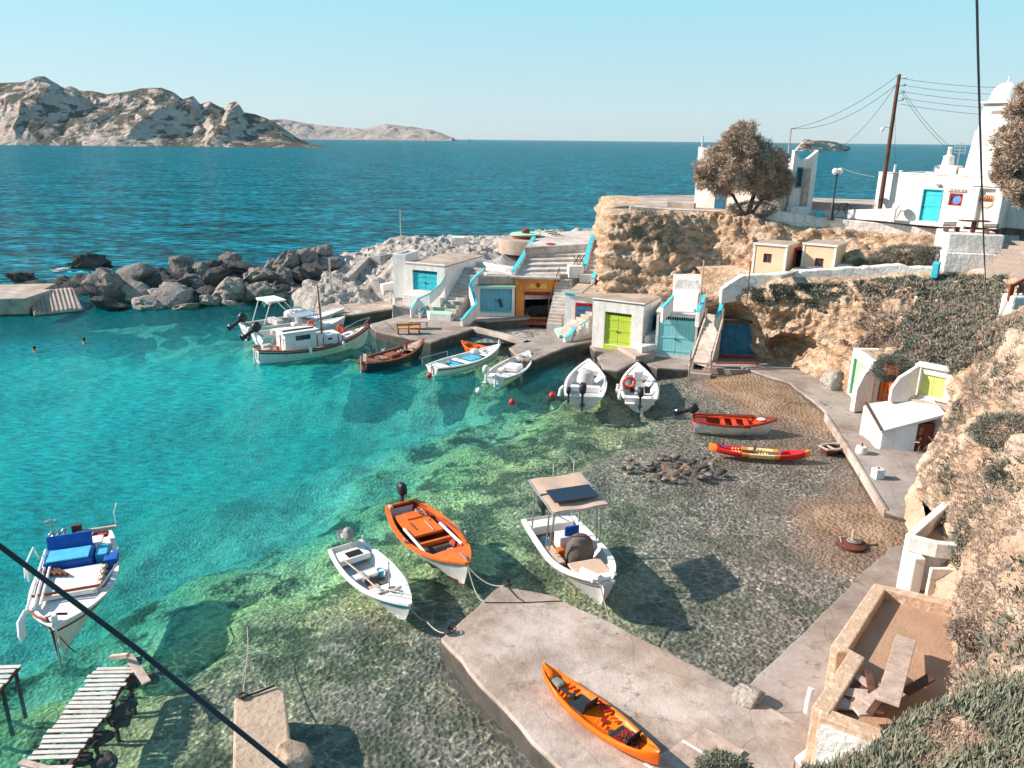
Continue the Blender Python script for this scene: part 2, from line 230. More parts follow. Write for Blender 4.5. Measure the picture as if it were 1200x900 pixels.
# ------------------------------------------------------------------ mesh builder
class MB:
    def __init__(s): s.v = []; s.f = []; s.m = []
    def add(s, vs_, fs, mi=0):
        o = len(s.v); s.v += [tuple(p) for p in vs_]
        for f in fs: s.f.append(tuple(o + i for i in f)); s.m.append(mi)
    def box(s, c, d, rz=0, mi=0, taper=1.0, rot=None):
        x, y, z = d[0] / 2, d[1] / 2, d[2] / 2; c = Vector(c)
        rm = rot if rot is not None else Matrix.Rotation(rz, 3, 'Z')
        P = [c + rm @ Vector((a * x * (taper if k > 0 else 1), b * y * (taper if k > 0 else 1), k * z)) for k in (-1, 1) for a, b in ((-1, -1), (1, -1), (1, 1), (-1, 1))]
        s.add(P, [(3, 2, 1, 0), (4, 5, 6, 7), (0, 1, 5, 4), (1, 2, 6, 5), (2, 3, 7, 6), (3, 0, 4, 7)], mi)
    def bb(s, a, b, mi=0):
        s.box([(a[i] + b[i]) / 2 for i in range(3)], [abs(b[i] - a[i]) for i in range(3)], 0, mi)
    def beam(s, p, q, w_, h_, mi=0, roll=0):
        p, q = Vector(p), Vector(q); d = q - p; L = d.length
        if L < 1e-6: return
        x = d / L; zr = Vector((0, 0, 1)) if abs(x.z) < .98 else Vector((0, 1, 0))
        y = zr.cross(x).normalized(); z = x.cross(y)
        rm = Matrix((x, y, z)).transposed()
        if roll: rm = rm @ Matrix.Rotation(roll, 3, 'X')
        s.box((p + q) / 2, (L, w_, h_), mi=mi, rot=rm)
    def prism(s, poly, z0, z1, mi=0, mtop=None):
        n = len(poly)
        a = sum(poly[i][0] * poly[(i + 1) % n][1] - poly[(i + 1) % n][0] * poly[i][1] for i in range(n))
        if a < 0: poly = poly[::-1]
        zt = z1 if callable(z1) else (lambda x, y: z1)
        P = [(p[0], p[1], z0) for p in poly] + [(p[0], p[1], zt(p[0], p[1])) for p in poly]
        s.add(P, [tuple(range(n - 1, -1, -1))] + [(i, (i + 1) % n, n + (i + 1) % n, n + i) for i in range(n)], mi)
        o = len(s.v) - 2 * n
        s.f.append(tuple(o + n + i for i in range(n))); s.m.append(mi if mtop is None else mtop)
    def tube(s, path, r, n=8, mi=0, cap=True):
        path = [Vector(p) for p in path]; k = len(path)
        rs = r if isinstance(r, (list, tuple)) else [r] * k
        P = []; prev = None
        for i, p in enumerate(path):
            d = (path[min(i + 1, k - 1)] - path[max(i - 1, 0)]).normalized()
            if prev is None:
                a = Vector((0, 0, 1)) if abs(d.z) < .9 else Vector((1, 0, 0)); u = d.cross(a).normalized()
            else: u = (prev - d * prev.dot(d)).normalized()
            prev = u; v_ = d.cross(u)
            for j in range(n):
                t = 2 * math.pi * j / n; P.append(p + (u * math.cos(t) + v_ * math.sin(t)) * rs[i])
        F = [(i * n + j, i * n + (j + 1) % n, (i + 1) * n + (j + 1) % n, (i + 1) * n + j) for i in range(k - 1) for j in range(n)]
        if cap: F += [tuple(range(n - 1, -1, -1)), tuple((k - 1) * n + j for j in range(n))]
        s.add(P, F, mi)
    def lathe(s, prof, c=(0, 0, 0), n=20, mi=0, sx=1, sy=1):
        P = []; k = len(prof)
        for r_, z in prof:
            for j in range(n):
                t = 2 * math.pi * j / n; P.append((c[0] + r_ * math.cos(t) * sx, c[1] + r_ * math.sin(t) * sy, c[2] + z))
        F = [(i * n + j, i * n + (j + 1) % n, (i + 1) * n + (j + 1) % n, (i + 1) * n + j) for i in range(k - 1) for j in range(n)]
        F += [tuple(range(n - 1, -1, -1)), tuple((k - 1) * n + j for j in range(n))]
        s.add(P, F, mi)
    def torus(s, c, R_, r_, axis=(0, 0, 1), n=20, k=8, mi=0):
        q = Vector((0, 0, 1)).rotation_difference(Vector(axis)); P = []
        for i in range(n):
            a = 2 * math.pi * i / n
            for j in range(k):
                b = 2 * math.pi * j / k
                P.append(Vector(c) + q @ Vector(((R_ + r_ * math.cos(b)) * math.cos(a), (R_ + r_ * math.cos(b)) * math.sin(a), r_ * math.sin(b))))
        s.add(P, [(i * k + j, ((i + 1) % n) * k + j, ((i + 1) % n) * k + (j + 1) % k, i * k + (j + 1) % k) for i in range(n) for j in range(k)], mi)
    def grid(s, fn, nu, nv, mi=0, flip=False):
        P = [fn(i / nu, j / nv) for j in range(nv + 1) for i in range(nu + 1)]; W = nu + 1
        F = [(j * W + i, j * W + i + 1, (j + 1) * W + i + 1, (j + 1) * W + i) for j in range(nv) for i in range(nu)]
        if flip: F = [f[::-1] for f in F]
        s.add(P, F, mi)
    def strip(s, path, t, drop=None, base=None, mi=0):
        """vertical wall whose top follows path; thickness t, down by drop or to base"""
        path = [Vector(p) for p in path]; k = len(path); P = []
        for i, p in enumerate(path):
            a = (path[min(i + 1, k - 1)] - path[max(i - 1, 0)]); a.z = 0; a.normalize(); nn = Vector((-a.y, a.x, 0)) * (t / 2)
            b = base if base is not None else p.z - drop
            P += [p + nn, p - nn, Vector((p.x, p.y, b)) - nn, Vector((p.x, p.y, b)) + nn]
        F = []
        for i in range(k - 1):
            o = 4 * i
            for j in range(4): F.append((o + j, o + (j + 1) % 4, o + 4 + (j + 1) % 4, o + 4 + j))
        F += [(0, 3, 2, 1), (4 * k - 4, 4 * k - 3, 4 * k - 2, 4 * k - 1)]
        s.add(P, F, mi)
    def build(s, name, mats, parent=None, smooth=False, bevel=0, sharp=40):
        me = bpy.data.meshes.new(name); me.from_pydata(s.v, [], s.f)
        if not isinstance(mats, (list, tuple)): mats = [mats]
        for m in mats: me.materials.append(M[m] if isinstance(m, str) else m)
        me.polygons.foreach_set('material_index', s.m)
        bm = bmesh.new(); bm.from_mesh(me); bmesh.ops.recalc_face_normals(bm, faces=bm.faces) if len(bm.faces) < 60000 and not getattr(s, 'open', False) else None; bm.to_mesh(me); bm.free()
        if smooth:
            me.polygons.foreach_set('use_smooth', [True] * len(me.polygons))
            if sharp: me.set_sharp_from_angle(angle=R(sharp))
        o = bpy.data.objects.new(name, me); col.objects.link(o)
        if parent: o.parent = parent
        if bevel:
            b = o.modifiers.new('bevel', 'BEVEL'); b.width = bevel; b.segments = 2; b.limit_method = 'ANGLE'; b.angle_limit = R(35)
        return o
def tag(o, label, cat, group=None):
    o['label'] = label; o['category'] = cat
    if group: o['group'] = group
    return o
def thing(name, label, cat, loc=(0, 0, 0), rz=0, group=None):
    o = bpy.data.objects.new(name, None); col.objects.link(o); o.location = loc; o.rotation_euler = (0, 0, rz); o.empty_display_size = .2
    return tag(o, label, cat, group)
def structure(o, kind='structure'): o['kind'] = kind; return o
def copy_tree(o, parent=None):
    c = o.copy(); col.objects.link(c)
    if parent: c.parent = parent
    for ch in [x for x in bpy.data.objects if x.parent == o]: copy_tree(ch, c)
    return c
def xy(v): return (v[0], v[1])
def fbm(p, o=5, h=1.0, l=2.1): return noise.fractal(p, h, l, o)
def turb(p, o=5): return noise.turbulence(p, o, True)
# ------------------------------------------------------------------ sea floor, water
DP = [(880,440,-.28),(920,470,-.25),(960,485,-.18),(895,450,-.3),(935,482,-.12),(858,436,-.02),(905,457,-.28),(930,500,.12),(1012,610,-.10),(1040,622,-.26),(1000,575,.1),(965,520,.15),(940,560,.28),
 (880,790,.35),(960,680,.2),(1005,650,.06),(940,700,.3),(800,700,.5),(760,770,.5),(850,600,.42),(720,560,.6),(785,545,.12),(740,545,.3),(830,545,.3),(830,480,.32),(770,455,.45),(735,445,.6),(690,450,1.0),(640,440,2.2),(700,490,.9),(650,520,1.0),(620,560,.9),
 (560,520,1.25),(500,560,1.3),(560,470,2.0),(450,520,2.1),(400,600,1.5),(350,600,2.0),(300,640,1.6),(330,700,.95),(420,730,.6),(500,735,.55),(250,760,.8),(640,730,.7),(600,640,1.0),(560,600,1.0),(700,690,.7),
 (560,830,.45),(500,850,.5),(400,850,.5),(250,800,.6),(200,850,.7),(100,860,.9),(30,800,1.4),(200,740,1.6),(100,720,2.4),(20,640,4),(100,500,5),(200,450,5.2),(20,420,5),(300,450,5),(400,450,4.2),(500,450,3.2),(350,520,3.8),(200,560,4.4),(60,560,4.8),(300,560,3.6),
 (50,378,3),(150,372,3.0),(260,368,2.4),(330,362,1.6),(420,372,.8),(350,378,2),(250,390,3.2),(540,395,1.5),(580,400,.9),(615,388,.1),(640,372,-.25),(600,378,.1),(460,404,1.2),(455,357,.2),(400,385,2.0),
 (668,402,.1),(690,392,-.15),(640,414,1.0),(860,425,-.05),(720,424,.3),(500,900,.5),(650,890,.5),(150,930,1.0),(0,930,1.5),(-200,700,5),(-200,500,6),(-150,900,4),(800,385,.0),(900,400,-.2),(1000,500,-.25)]
DPW = [(g(a, b, 0), d) for a, b, d in DP]
def breakline(x):
    if x < -33: return 63.5
    if x < -19: return 63.5 + (x + 33) / 14 * 5
    return 68.5 + (x + 19) * .45
def depth(x, y):
    n = dsum = 0
    for p, d in DPW:
        q = (p.x - x) ** 2 + (p.y - y) ** 2 + .05
        if q < 900 or True:
            wgt = 1 / q ** 1.7; n += d * wgt; dsum += wgt
    d = n / dsum
    b = breakline(x)
    if y > b: d = d + (11 - d) * min(1, max(0, (y - b - 1) / 7))
    return d
def reef(x, y):   # low stony reef in front of the right-hand beach
    c = g(788, 547); a = (x - c.x) / 2.0 + (y - c.y) * .15; b = (y - c.y) / 1.25
    return max(0, 1 - (a * a + b * b) + fbm((x * .7, y * .7, 3)) * .6)
X0, X1, Y0, Y1, ST = -46, 24, 6, 82, .4
NX, NY = int((X1 - X0) / ST), int((Y1 - Y0) / ST)
dg = [[0.0] * (NX + 1) for _ in range(NY + 1)]
for j in range(NY + 1):
    for i in range(NX + 1):
        dg[j][i] = depth(X0 + i * ST, Y0 + j * ST)
def dsample(x, y):
    fx, fy = (x - X0) / ST, (y - Y0) / ST
    if fx < 0 or fy < 0 or fx >= NX or fy >= NY: return 12.0
    i, j = int(fx), int(fy); a, b = fx - i, fy - j
    return (dg[j][i] * (1 - a) + dg[j][i + 1] * a) * (1 - b) + (dg[j + 1][i] * (1 - a) + dg[j + 1][i + 1] * a) * b
def bed_fn(u, v):
    x, y = X0 + u * (X1 - X0), Y0 + v * (Y1 - Y0)
    d = dsample(min(x, X1 - .01), min(y, Y1 - .01)); z = -d
    k = min(1, max(0, d * 1.2))
    z += k * (.16 * fbm((x * .5, y * .5, 0)) * min(2.2, .5 + d) + .09 * abs(fbm((x * 1.7, y * 1.7, 5))))
    r = reef(x, y)
    if r > 0: z += r * (.08 + .28 * abs(fbm((x * 2.2, y * 2.2, 1))))
    if d > .25: z = min(z, -.04) if r <= 0 else min(z, .1)
    return (x, y, z)
mb = MB(); mb.grid(bed_fn, 280, 300); mb.open = True
m = bpy.data.materials.new('sea_floor'); m.use_nodes = True; M['bed'] = m
t = m.node_tree; N, Lk = t.nodes, t.links; p = N['Principled BSDF']; p.inputs['Roughness'].default_value = .9; p.inputs['Specular IOR Level'].default_value = .2
ge = N.new('ShaderNodeNewGeometry'); sx = N.new('ShaderNodeSeparateXYZ'); Lk.new(ge.outputs['Position'], sx.inputs[0])
def nnoise(s, d=8, ro=.6, sc=None):
    n = N.new('ShaderNodeTexNoise'); n.inputs['Scale'].default_value = s; n.inputs['Detail'].default_value = d; n.inputs['Roughness'].default_value = ro
    if sc:
        mp = N.new('ShaderNodeMapping'); mp.inputs['Scale'].default_value = sc; Lk.new(ge.outputs['Position'], mp.inputs[0]); Lk.new(mp.outputs[0], n.inputs[0])
    else: Lk.new(ge.outputs['Position'], n.inputs[0])
    return n.outputs[0]
def nmath(op, a, b=None, c=None, clamp=False):
    x = N.new('ShaderNodeMath'); x.operation = op; x.use_clamp = clamp
    for i, v in enumerate((a, b, c)):
        if v is None: continue
        if hasattr(v, 'is_output'): Lk.new(v, x.inputs[i])
        else: x.inputs[i].default_value = v
    return x.outputs[0]
def nramp(src, els):
    r = N.new('ShaderNodeValToRGB'); e = r.color_ramp.elements
    while len(e) < len(els): e.new(.5)
    for k, (pos, c) in enumerate(els): e[k].position = pos; e[k].color = hx(c) if isinstance(c, tuple) else (c, c, c, 1)
    Lk.new(src, r.inputs[0]); return r.outputs[0]
def nmix(f, a, b, mode='MIX'):
    x = N.new('ShaderNodeMix'); x.data_type = 'RGBA'; x.blend_type = mode
    for s, v in ((x.inputs[0], f), (x.inputs[6], a), (x.inputs[7], b)):
        if hasattr(v, 'is_output'): Lk.new(v, s)
        else: s.default_value = hx(v) if isinstance(v, tuple) else v
    return x.outputs[2]
# height -> what lies there: dry sand, wet sand, grey pebbles, weedy green bed, pale sand
zz = nmath('ADD', sx.outputs[2], nmath('MULTIPLY_ADD', nnoise(.35), .8, -.4))
zn = nmath('MULTIPLY_ADD', zz, 1 / 6.0, 5 / 6.0, True)   # -5..1 -> 0..1
zone = nramp(zn, [(0.0, (.60, .64, .55)), (.33, (.66, .68, .55)), (.50, (.54, .53, .32)), (.60, (.50, .46, .19)), (.68, (.34, .295, .15)), (.745, (.195, .158, .122)), (.79, (.19, .154, .12)), (.81, (.22, .18, .15)), (.86, (.30, .21, .14))])
sand = nramp(nmath('MULTIPLY_ADD', sx.outputs[2], 3.0, .75, True), [(0.1, 0.0), (.7, 1.0)])
peb = N.new('ShaderNodeTexVoronoi'); peb.inputs['Scale'].default_value = 8.5; peb.inputs['Randomness'].default_value = 1
wr = N.new('ShaderNodeTexNoise'); wr.inputs['Scale'].default_value = 2; Lk.new(ge.outputs['Position'], wr.inputs[0])
wmx = nmix(.12, ge.outputs['Position'], wr.outputs['Color']); Lk.new(wmx, peb.inputs[0])
stone = nramp(peb.outputs['Color'], [(0.2, .7), (.8, 1.25)])
c = nmix(nmath('MULTIPLY', nmath('SUBTRACT', 1.0, sand), .55), zone, stone, 'MULTIPLY')
weed = nramp(nnoise(.6, 10, .72), [(.49, 0.0), (.56, 1.0)])
weedz = nramp(zn, [(0.0, .2), (.38, .45), (.5, .95), (.72, .85), (.80, .45), (.84, 0.0)])
c = nmix(nmath('MULTIPLY', weed, weedz), c, (.055, .065, .035))
fine = nramp(nnoise(7, 8, .8), [(.38, .68), (.62, 1.35)])
c = nmix(.8, c, fine, 'MULTIPLY')
c = nmix(sand, c, nmix(nramp(nnoise(.8, 8, .7), [(.4, 0.), (.65, 1.)]), (.23, .14, .085), (.34, .235, .16)))
Lk.new(c, p.inputs['Base Color'])
bp = N.new('ShaderNodeBump'); bp.inputs['Strength'].default_value = 1; bp.inputs['Distance'].default_value = .07
Lk.new(nmath('ADD', peb.outputs['Distance'], nnoise(6)), bp.inputs['Height']); Lk.new(bp.outputs[0], p.inputs['Normal'])
structure(mb.build('seabed', 'bed', smooth=True, sharp=0))
# water: one sheet out to the horizon; per-point body colour, clarity tint and turbidity follow the real depth
def axis(a, b, st, far):
    k = int((b - a) / st); mid = [a + (b - a) * i / k for i in range(k + 1)]
    lo = [-f + a for f in far][::-1]; hi = [b + f for f in far]
    return lo + mid + hi
xs = axis(-46, 24, .5, [2, 5, 10, 20, 40, 80, 160, 320, 700, 1500, 4000, 9000])
ys = [-600, -300, -200, -500, -100, -30, -10, 0] + axis(6, 82, .5, [2, 5, 10, 20, 40, 80, 160, 320, 700, 1500, 4000, 9000])[13:]
mb = MB(); mb.open = True
P = [(x, y, 0) for y in ys for x in xs]; W = len(xs)
mb.add(P, [(j * W + i, j * W + i + 1, (j + 1) * W + i + 1, (j + 1) * W + i) for j in range(len(ys) - 1) for i in range(W - 1)])
m = bpy.data.materials.new('sea_water'); m.use_nodes = True; M['water'] = m
wo = structure(mb.build('sea', 'water', smooth=True, sharp=0))
A1, A2, A3, A4 = [], [], [], []
for i, (x, y, _) in enumerate(P):
    d = dsample(x, y) if -46 < x < 24 and 6 < y < 82 else 12.0
    if x < -40: d = d + (12 - d) * min(1, (-40 - x) / 6)
    d = max(0, d); dd = d; d = d * d / (d + .55)
    A1 += (math.exp(-.47 * d), math.exp(-.085 * d) * .985, math.exp(-.085 * d), 1)
    k = min(1, max(0, (d - 4.2) / 4))
    cove, sea = (.0, .38, .43), (.002, .118, .160)
    A2 += tuple(cove[q] * (1 - k) + sea[q] * k for q in range(3)) + (1,)
    A3.append(min(1, max(0, max(0, .10 * d - .05) if d < 3.2 else .27 + (d - 3.2) * .13)))
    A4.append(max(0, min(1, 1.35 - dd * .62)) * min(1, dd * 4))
for nm_, ty_, ar_ in (('tint', 'FLOAT_COLOR', A1), ('body', 'FLOAT_COLOR', A2), ('murk', 'FLOAT', A3), ('shallow', 'FLOAT', A4)):
    at_ = wo.data.attributes.new(nm_, ty_, 'POINT'); at_.data.foreach_set('color' if 'COLOR' in ty_ else 'value', ar_)
t = m.node_tree; N, Lk = t.nodes, t.links; N.remove(N['Principled BSDF']); outn = N['Material Output']
def attr(n): a = N.new('ShaderNodeAttribute'); a.attribute_name = n; return a
ge = N.new('ShaderNodeNewGeometry')
# small facets of wind ripples
def mapn(sc, rot, s, d, ro=.6):
    mp = N.new('ShaderNodeMapping'); mp.inputs['Scale'].default_value = sc; mp.inputs['Rotation'].default_value = (0, 0, rot); Lk.new(ge.outputs['Position'], mp.inputs[0])
    n = N.new('ShaderNodeTexNoise'); n.inputs['Scale'].default_value = s; n.inputs['Detail'].default_value = d; n.inputs['Roughness'].default_value = ro; Lk.new(mp.outputs[0], n.inputs[0]); return n.outputs[0]
chop = mapn((.5, 1.35, 1), .15, .8, 9, .68); swell = mapn((.35, 1, 1), -.1, .16, 5, .6); rip = mapn((.6, 1.5, 1), .55, 3.2, 5, .6)
open_ = nramp(attr('murk').outputs['Fac'], [(.5, 0.0), (1.0, 1.0)])
hgt = nmath('ADD', nmath('MULTIPLY', chop, nmath('MULTIPLY_ADD', open_, .9, .06)), nmath('ADD', nmath('MULTIPLY', swell, nmath('MULTIPLY_ADD', open_, 2.2, .15)), nmath('MULTIPLY', rip, .10)))
bp = N.new('ShaderNodeBump'); bp.inputs['Strength'].default_value = 1; bp.inputs['Distance'].default_value = .8; Lk.new(hgt, bp.inputs['Height'])
body = attr('body').outputs['Color']
patch = nmath('MULTIPLY', nramp(chop, [(.42, .28), (.50, .85), (.58, 2.4)]), nramp(swell, [(.38, .6), (.62, 1.5)]))  # wave crest light and trough shade painted into the open-sea body colour
patch = nmix(nmath('MULTIPLY_ADD', open_, .95, .05), (1, 1, 1), patch)
pr_ = nramp(rip, [(.38, .55), (.62, 1.6)]); body = nmix(1, body, patch, 'MULTIPLY'); body = nmix(1, body, nmix(open_, pr_, (1, 1, 1)), 'MULTIPLY')  # ripple glints in the cove painted as lighter streaks of body colour
df = N.new('ShaderNodeBsdfDiffuse'); Lk.new(body, df.inputs[0]); Lk.new(bp.outputs[0], df.inputs['Normal'])
# bright caustic light lines over the shallows, painted into the water's transparent tint
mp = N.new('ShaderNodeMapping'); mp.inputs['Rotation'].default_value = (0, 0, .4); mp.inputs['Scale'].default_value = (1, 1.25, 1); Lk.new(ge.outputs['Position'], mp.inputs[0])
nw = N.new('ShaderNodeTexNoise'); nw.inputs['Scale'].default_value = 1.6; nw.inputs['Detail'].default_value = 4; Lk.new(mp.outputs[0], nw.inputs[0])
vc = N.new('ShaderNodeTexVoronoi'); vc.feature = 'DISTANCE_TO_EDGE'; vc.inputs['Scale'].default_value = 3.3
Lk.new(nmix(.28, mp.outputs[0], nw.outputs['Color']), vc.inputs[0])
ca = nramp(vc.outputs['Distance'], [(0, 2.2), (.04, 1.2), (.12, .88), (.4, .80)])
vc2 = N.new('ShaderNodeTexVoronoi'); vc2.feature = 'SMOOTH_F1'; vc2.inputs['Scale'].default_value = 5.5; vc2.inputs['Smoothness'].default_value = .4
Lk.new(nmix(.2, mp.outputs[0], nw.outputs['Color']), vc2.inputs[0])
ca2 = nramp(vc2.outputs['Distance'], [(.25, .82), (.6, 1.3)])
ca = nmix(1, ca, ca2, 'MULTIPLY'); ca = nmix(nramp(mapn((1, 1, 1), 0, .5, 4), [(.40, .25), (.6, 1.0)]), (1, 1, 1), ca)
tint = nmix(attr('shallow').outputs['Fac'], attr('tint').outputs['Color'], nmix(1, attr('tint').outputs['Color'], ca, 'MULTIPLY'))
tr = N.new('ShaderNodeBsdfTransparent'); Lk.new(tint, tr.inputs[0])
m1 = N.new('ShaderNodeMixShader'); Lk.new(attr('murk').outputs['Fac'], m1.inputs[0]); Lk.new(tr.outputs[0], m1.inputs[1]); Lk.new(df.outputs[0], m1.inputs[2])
gl = N.new('ShaderNodeBsdfGlossy'); gl.inputs['Roughness'].default_value = .06; Lk.new(bp.outputs[0], gl.inputs['Normal'])
fr = N.new('ShaderNodeFresnel'); fr.inputs[0].default_value = 1.33; Lk.new(bp.outputs[0], fr.inputs['Normal'])
m2 = N.new('ShaderNodeMixShader'); Lk.new(nmath('MINIMUM', nmath('MULTIPLY', fr.outputs[0], .8), .24), m2.inputs[0]); Lk.new(m1.outputs[0], m2.inputs[1]); Lk.new(gl.outputs[0], m2.inputs[2])
Lk.new(m2.outputs[0], outn.inputs[0])
# ------------------------------------------------------------------ far land
def headland(name, prof, basey, y0, deep, matn, amp, nu, nv, label, fq=.02):
    """prof: (px, py of the skyline). base line at photo row basey(px). Rises from the water back to the ridge, then down again."""
    pr = sorted(prof)
    def sky(px):
        for a, b in zip(pr, pr[1:]):
            if a[0] <= px <= b[0]: return a[1] + (b[1] - a[1]) * (px - a[0]) / (b[0] - a[0])
        return pr[0][1] if px < pr[0][0] else pr[-1][1]
    mb = MB(); xs_ = [pr[0][0] + (pr[-1][0] - pr[0][0]) * i / nu for i in range(nu + 1)]
    def fn(u, v):
        px = pr[0][0] + (pr[-1][0] - pr[0][0]) * u
        b = g(px, basey(px) + 0.4); rd = yp(px, sky(px), b.y + deep)
        hh = max(.5, rd.z)
        if v <= .6:
            k = v / .6; x = b.x + (rd.x - b.x) * k; y = b.y + deep * k
            z = hh * (1 - (1 - k) ** 1.7) - 1.5 * (1 - k)
            a = amp * math.sin(math.pi * min(1, k * 1.0)) ** .6 * min(1, hh / (amp * 3)) if k < 1 else amp * .12
        else:
            k = (v - .6) / .4; x = rd.x; y = rd.y + deep * .8 * k; z = hh * (1 - k) - 2; a = amp * .3
        n = noise.ridged_multi_fractal((x * fq, y * fq * .6, z * fq * .5), 1.0, 2.1, 5, 1.0, 2.0) - 1.1
        n2 = fbm((x * fq * 3, y * fq * 2, z * fq * 2), 5)
        return (x + a * n2 * .5, y - a * n * 1.1, z + a * (n * .35 + n2 * .18) * (1 if k < 1 else .2))
    mb.grid(fn, nu, nv)
    o = structure(mb.build(name, matn, smooth=True, sharp=55)); o['label'] = label; return o
headland('headland', [(-160,86),(-80,84),(-30,93),(0,97),(28,96),(45,91),(54,90),(62,96),(75,104),(82,101),(92,106),(110,108),(128,111),(150,107),(168,104),(190,104),(205,110),(215,117),(226,112),(235,122),(246,119),(255,124),(264,127),(268,121),(277,119),(286,132),(300,134),(310,138),(330,149),(345,160),(360,168),(380,171)],
   lambda px: 169.5 + px * .010, 0, 190, 'headland', 20, 320, 110, 'pale pink rocky headland with dark scrub across the bay on the left', .011)
headland('far_island', [(300,141),(330,139),(345,142),(370,146),(400,149),(425,151),(440,148),(452,145),(468,147),(490,150),(505,152),(515,155),(524,159),(530,161)],
   lambda px: 160.6 + (px - 330) * .0105 + 2.0, 0, 500, 'farland', 40, 160, 40, 'low hazy island on the horizon beyond the headland', .006)
# ------------------------------------------------------------------ terrain pieces
def loft(name, rows, nu, nv, matn, amp=.5, fq=.5, kind='structure', label=None, strata=0, edge=None, cave=None, z=1.0):
    """rows: list of polylines (same count); smooth Catmull interpolation in both directions, displaced by rock noise"""
    def cr(P, t):
        k = len(P) - 1; t = min(max(t, 0), 1) * k; i = min(int(t), k - 1); f = t - i
        p0, p1, p2, p3 = P[max(i - 1, 0)], P[i], P[i + 1], P[min(i + 2, k)]
        return .5 * ((2 * p1) + (p2 - p0) * f + (2 * p0 - 5 * p1 + 4 * p2 - p3) * f * f + (3 * p1 - p0 - 3 * p2 + p3) * f ** 3)
    rows = [[Vector(p) for p in r] for r in rows]
    def base(u, v): return cr([cr(r, u) for r in rows], v)
    def fn(u, v):
        p = base(u, v); e = .01
        du = base(min(u + e, 1), v) - base(max(u - e, 0), v); dv = base(u, min(v + e, 1)) - base(u, max(v - e, 0))
        n = du.cross(dv); n = n.normalized() if n.length > 1e-9 else Vector((0, -1, 0))
        q = p * fq
        a = amp * (edge(u, v) if edge else 1)
        d = (noise.ridged_multi_fractal(q, .9, 2.1, 6, 1.0, 2.0) - 1.2) * .5 + fbm(q * 2.3, 5) * .42 + (.3 - abs(fbm(q * 6, 4))) * .34
        if strata: d += strata * (.5 - abs(((p.z * 1.15 + fbm(q * .8) * .5) % 1) - .5)) * 1.6
        p = p + n * a * d
        if cave: p = p + Vector((.15, 1, 0)) * cave(p, u, v)
        return p
    mb = MB(); mb.open = True; mb.grid(fn, nu, nv)
    o = mb.build(name, matn, smooth=True, sharp=60)
    if kind: o['kind'] = kind
    if label: o['label'] = label
    return o, fn
def Pt(l): return [yp(*q) for q in l]
PLZ = 8.5
foot = Pt([(833,385,46.9),(862,376,46.6),(891,428,45.2),(915,430,44.4),(955,442,42.2),(990,460,39.2),(1030,440,37),(1075,445,33.9),(1125,442,31),(1185,415,25)])
mid = Pt([(828,362,46.6),(862,362,46.2),(893,383,45.0),(915,378,44.2),(950,382,43.2),(1000,388,41.2),(1035,385,39.6),(1085,382,38.2),(1135,380,35),(1190,378,31)])
top = Pt([(824,347,46),(862,346,45.4),(890,346,44.8),(915,335,44.4),(950,332,44.2),(1000,332,43.8),(1050,325,43.4),(1100,323,42.8),(1150,325,41.6),(1192,328,39)])
def pathz(x): return 5.3 + min(1, max(0, (x - 12) / 10)) * 1.0
back = [Vector((p.x + .3, p.y + 2.6, pathz(p.x))) for p in top]
back2 = [Vector((p.x + .3, p.y + 7, pathz(p.x))) for p in top]
c0 = yp(932, 408, 43.6)
def cave1(p, u, v):
    a = ((p.x - c0.x) / 1.35) ** 2 + ((p.z - c0.z + .1) / 1.0) ** 2
    return 2.0 * max(0, 1 - a) ** .6 if a < 1 and v < .6 else 0
pf2 = [Vector((p.x, p.y - .05, min(p.z, -.3) if i < 5 else p.z - 2)) for i, p in enumerate(foot)]
lo1, f1 = loft('cliff', [pf2, foot, [(a + b) / 2 for a, b in zip(foot, mid)], mid, top, back, back2], 300, 150, 'cliff', amp=.6, fq=.5, strata=.4, cave=cave1,
   edge=lambda u, v: (.3 if u < .25 else 1) * (1 if v < .6 else max(.12, 1 - (v - .6) * 8)), label='orange sandstone cliff below the white path, with a small dark cave')
foot2 = [Vector((7.2, 70, 3.5)), Vector((6.9, 60, 3.6))] + Pt([(707,338,51.0),(745,345,50.2),(790,347,49.2),(832,325,50),(880,320,48.9),(940,320,47.6),(1000,307,46.5),(1060,302,45.6),(1120,300,44.8)])
mid2 = [Vector((7.5, 70, 6)), Vector((7.1, 60, 6))] + Pt([(706,295,52.0),(745,297,51.2),(790,295,50.8),(830,285,51.8),(882,284,50.6),(940,288,49.8),(1000,287,48.5),(1060,288,47.2),(1120,286,46)])
top2 = [Vector((8.2, 70, 8.3)), Vector((7.4, 60, 8.4))] + Pt([(712,251,53.6),(752,249,53.2),(795,249,53.0),(832,252,53.2),(872,254,52.5),(925,267,51.2),(1000,272,49.8),(1060,277,48.4),(1120,281,47)])
for q in top2: q.z = min(q.z, PLZ - .05)
bk = [Vector((11, 69, PLZ)), Vector((10.4, 61, PLZ))] + [Vector((p.x + .8, p.y + 3, PLZ)) for p in top2[2:]]
loft('cliff', [[Vector((p.x, p.y - .3, p.z - 1.5)) for p in foot2], foot2, mid2, top2, bk], 260, 110, 'cliff', amp=.65, fq=.5, strata=.5,
   edge=lambda u, v: 1 if v < .7 else max(.1, 1 - (v - .7) * 8), label='pale sandstone promontory cliff under the chapel and terraces')[0]
# upper plateau
pl = [(9.0, 53.9), (11, 53.4), (14, 53.6), (18, 53.4), (20.8, 51.6), (24.3, 49.9), (27.4, 48.2), (29.5, 46.6), (34, 44), (48, 38), (60, 60), (44, 66), (30, 68), (20, 72), (11, 70), (9.2, 62)]
mb = MB(); mb.prism(pl, 4, PLZ + .004 + .02); structure(mb.build('plateau', 'concrete_pale'))
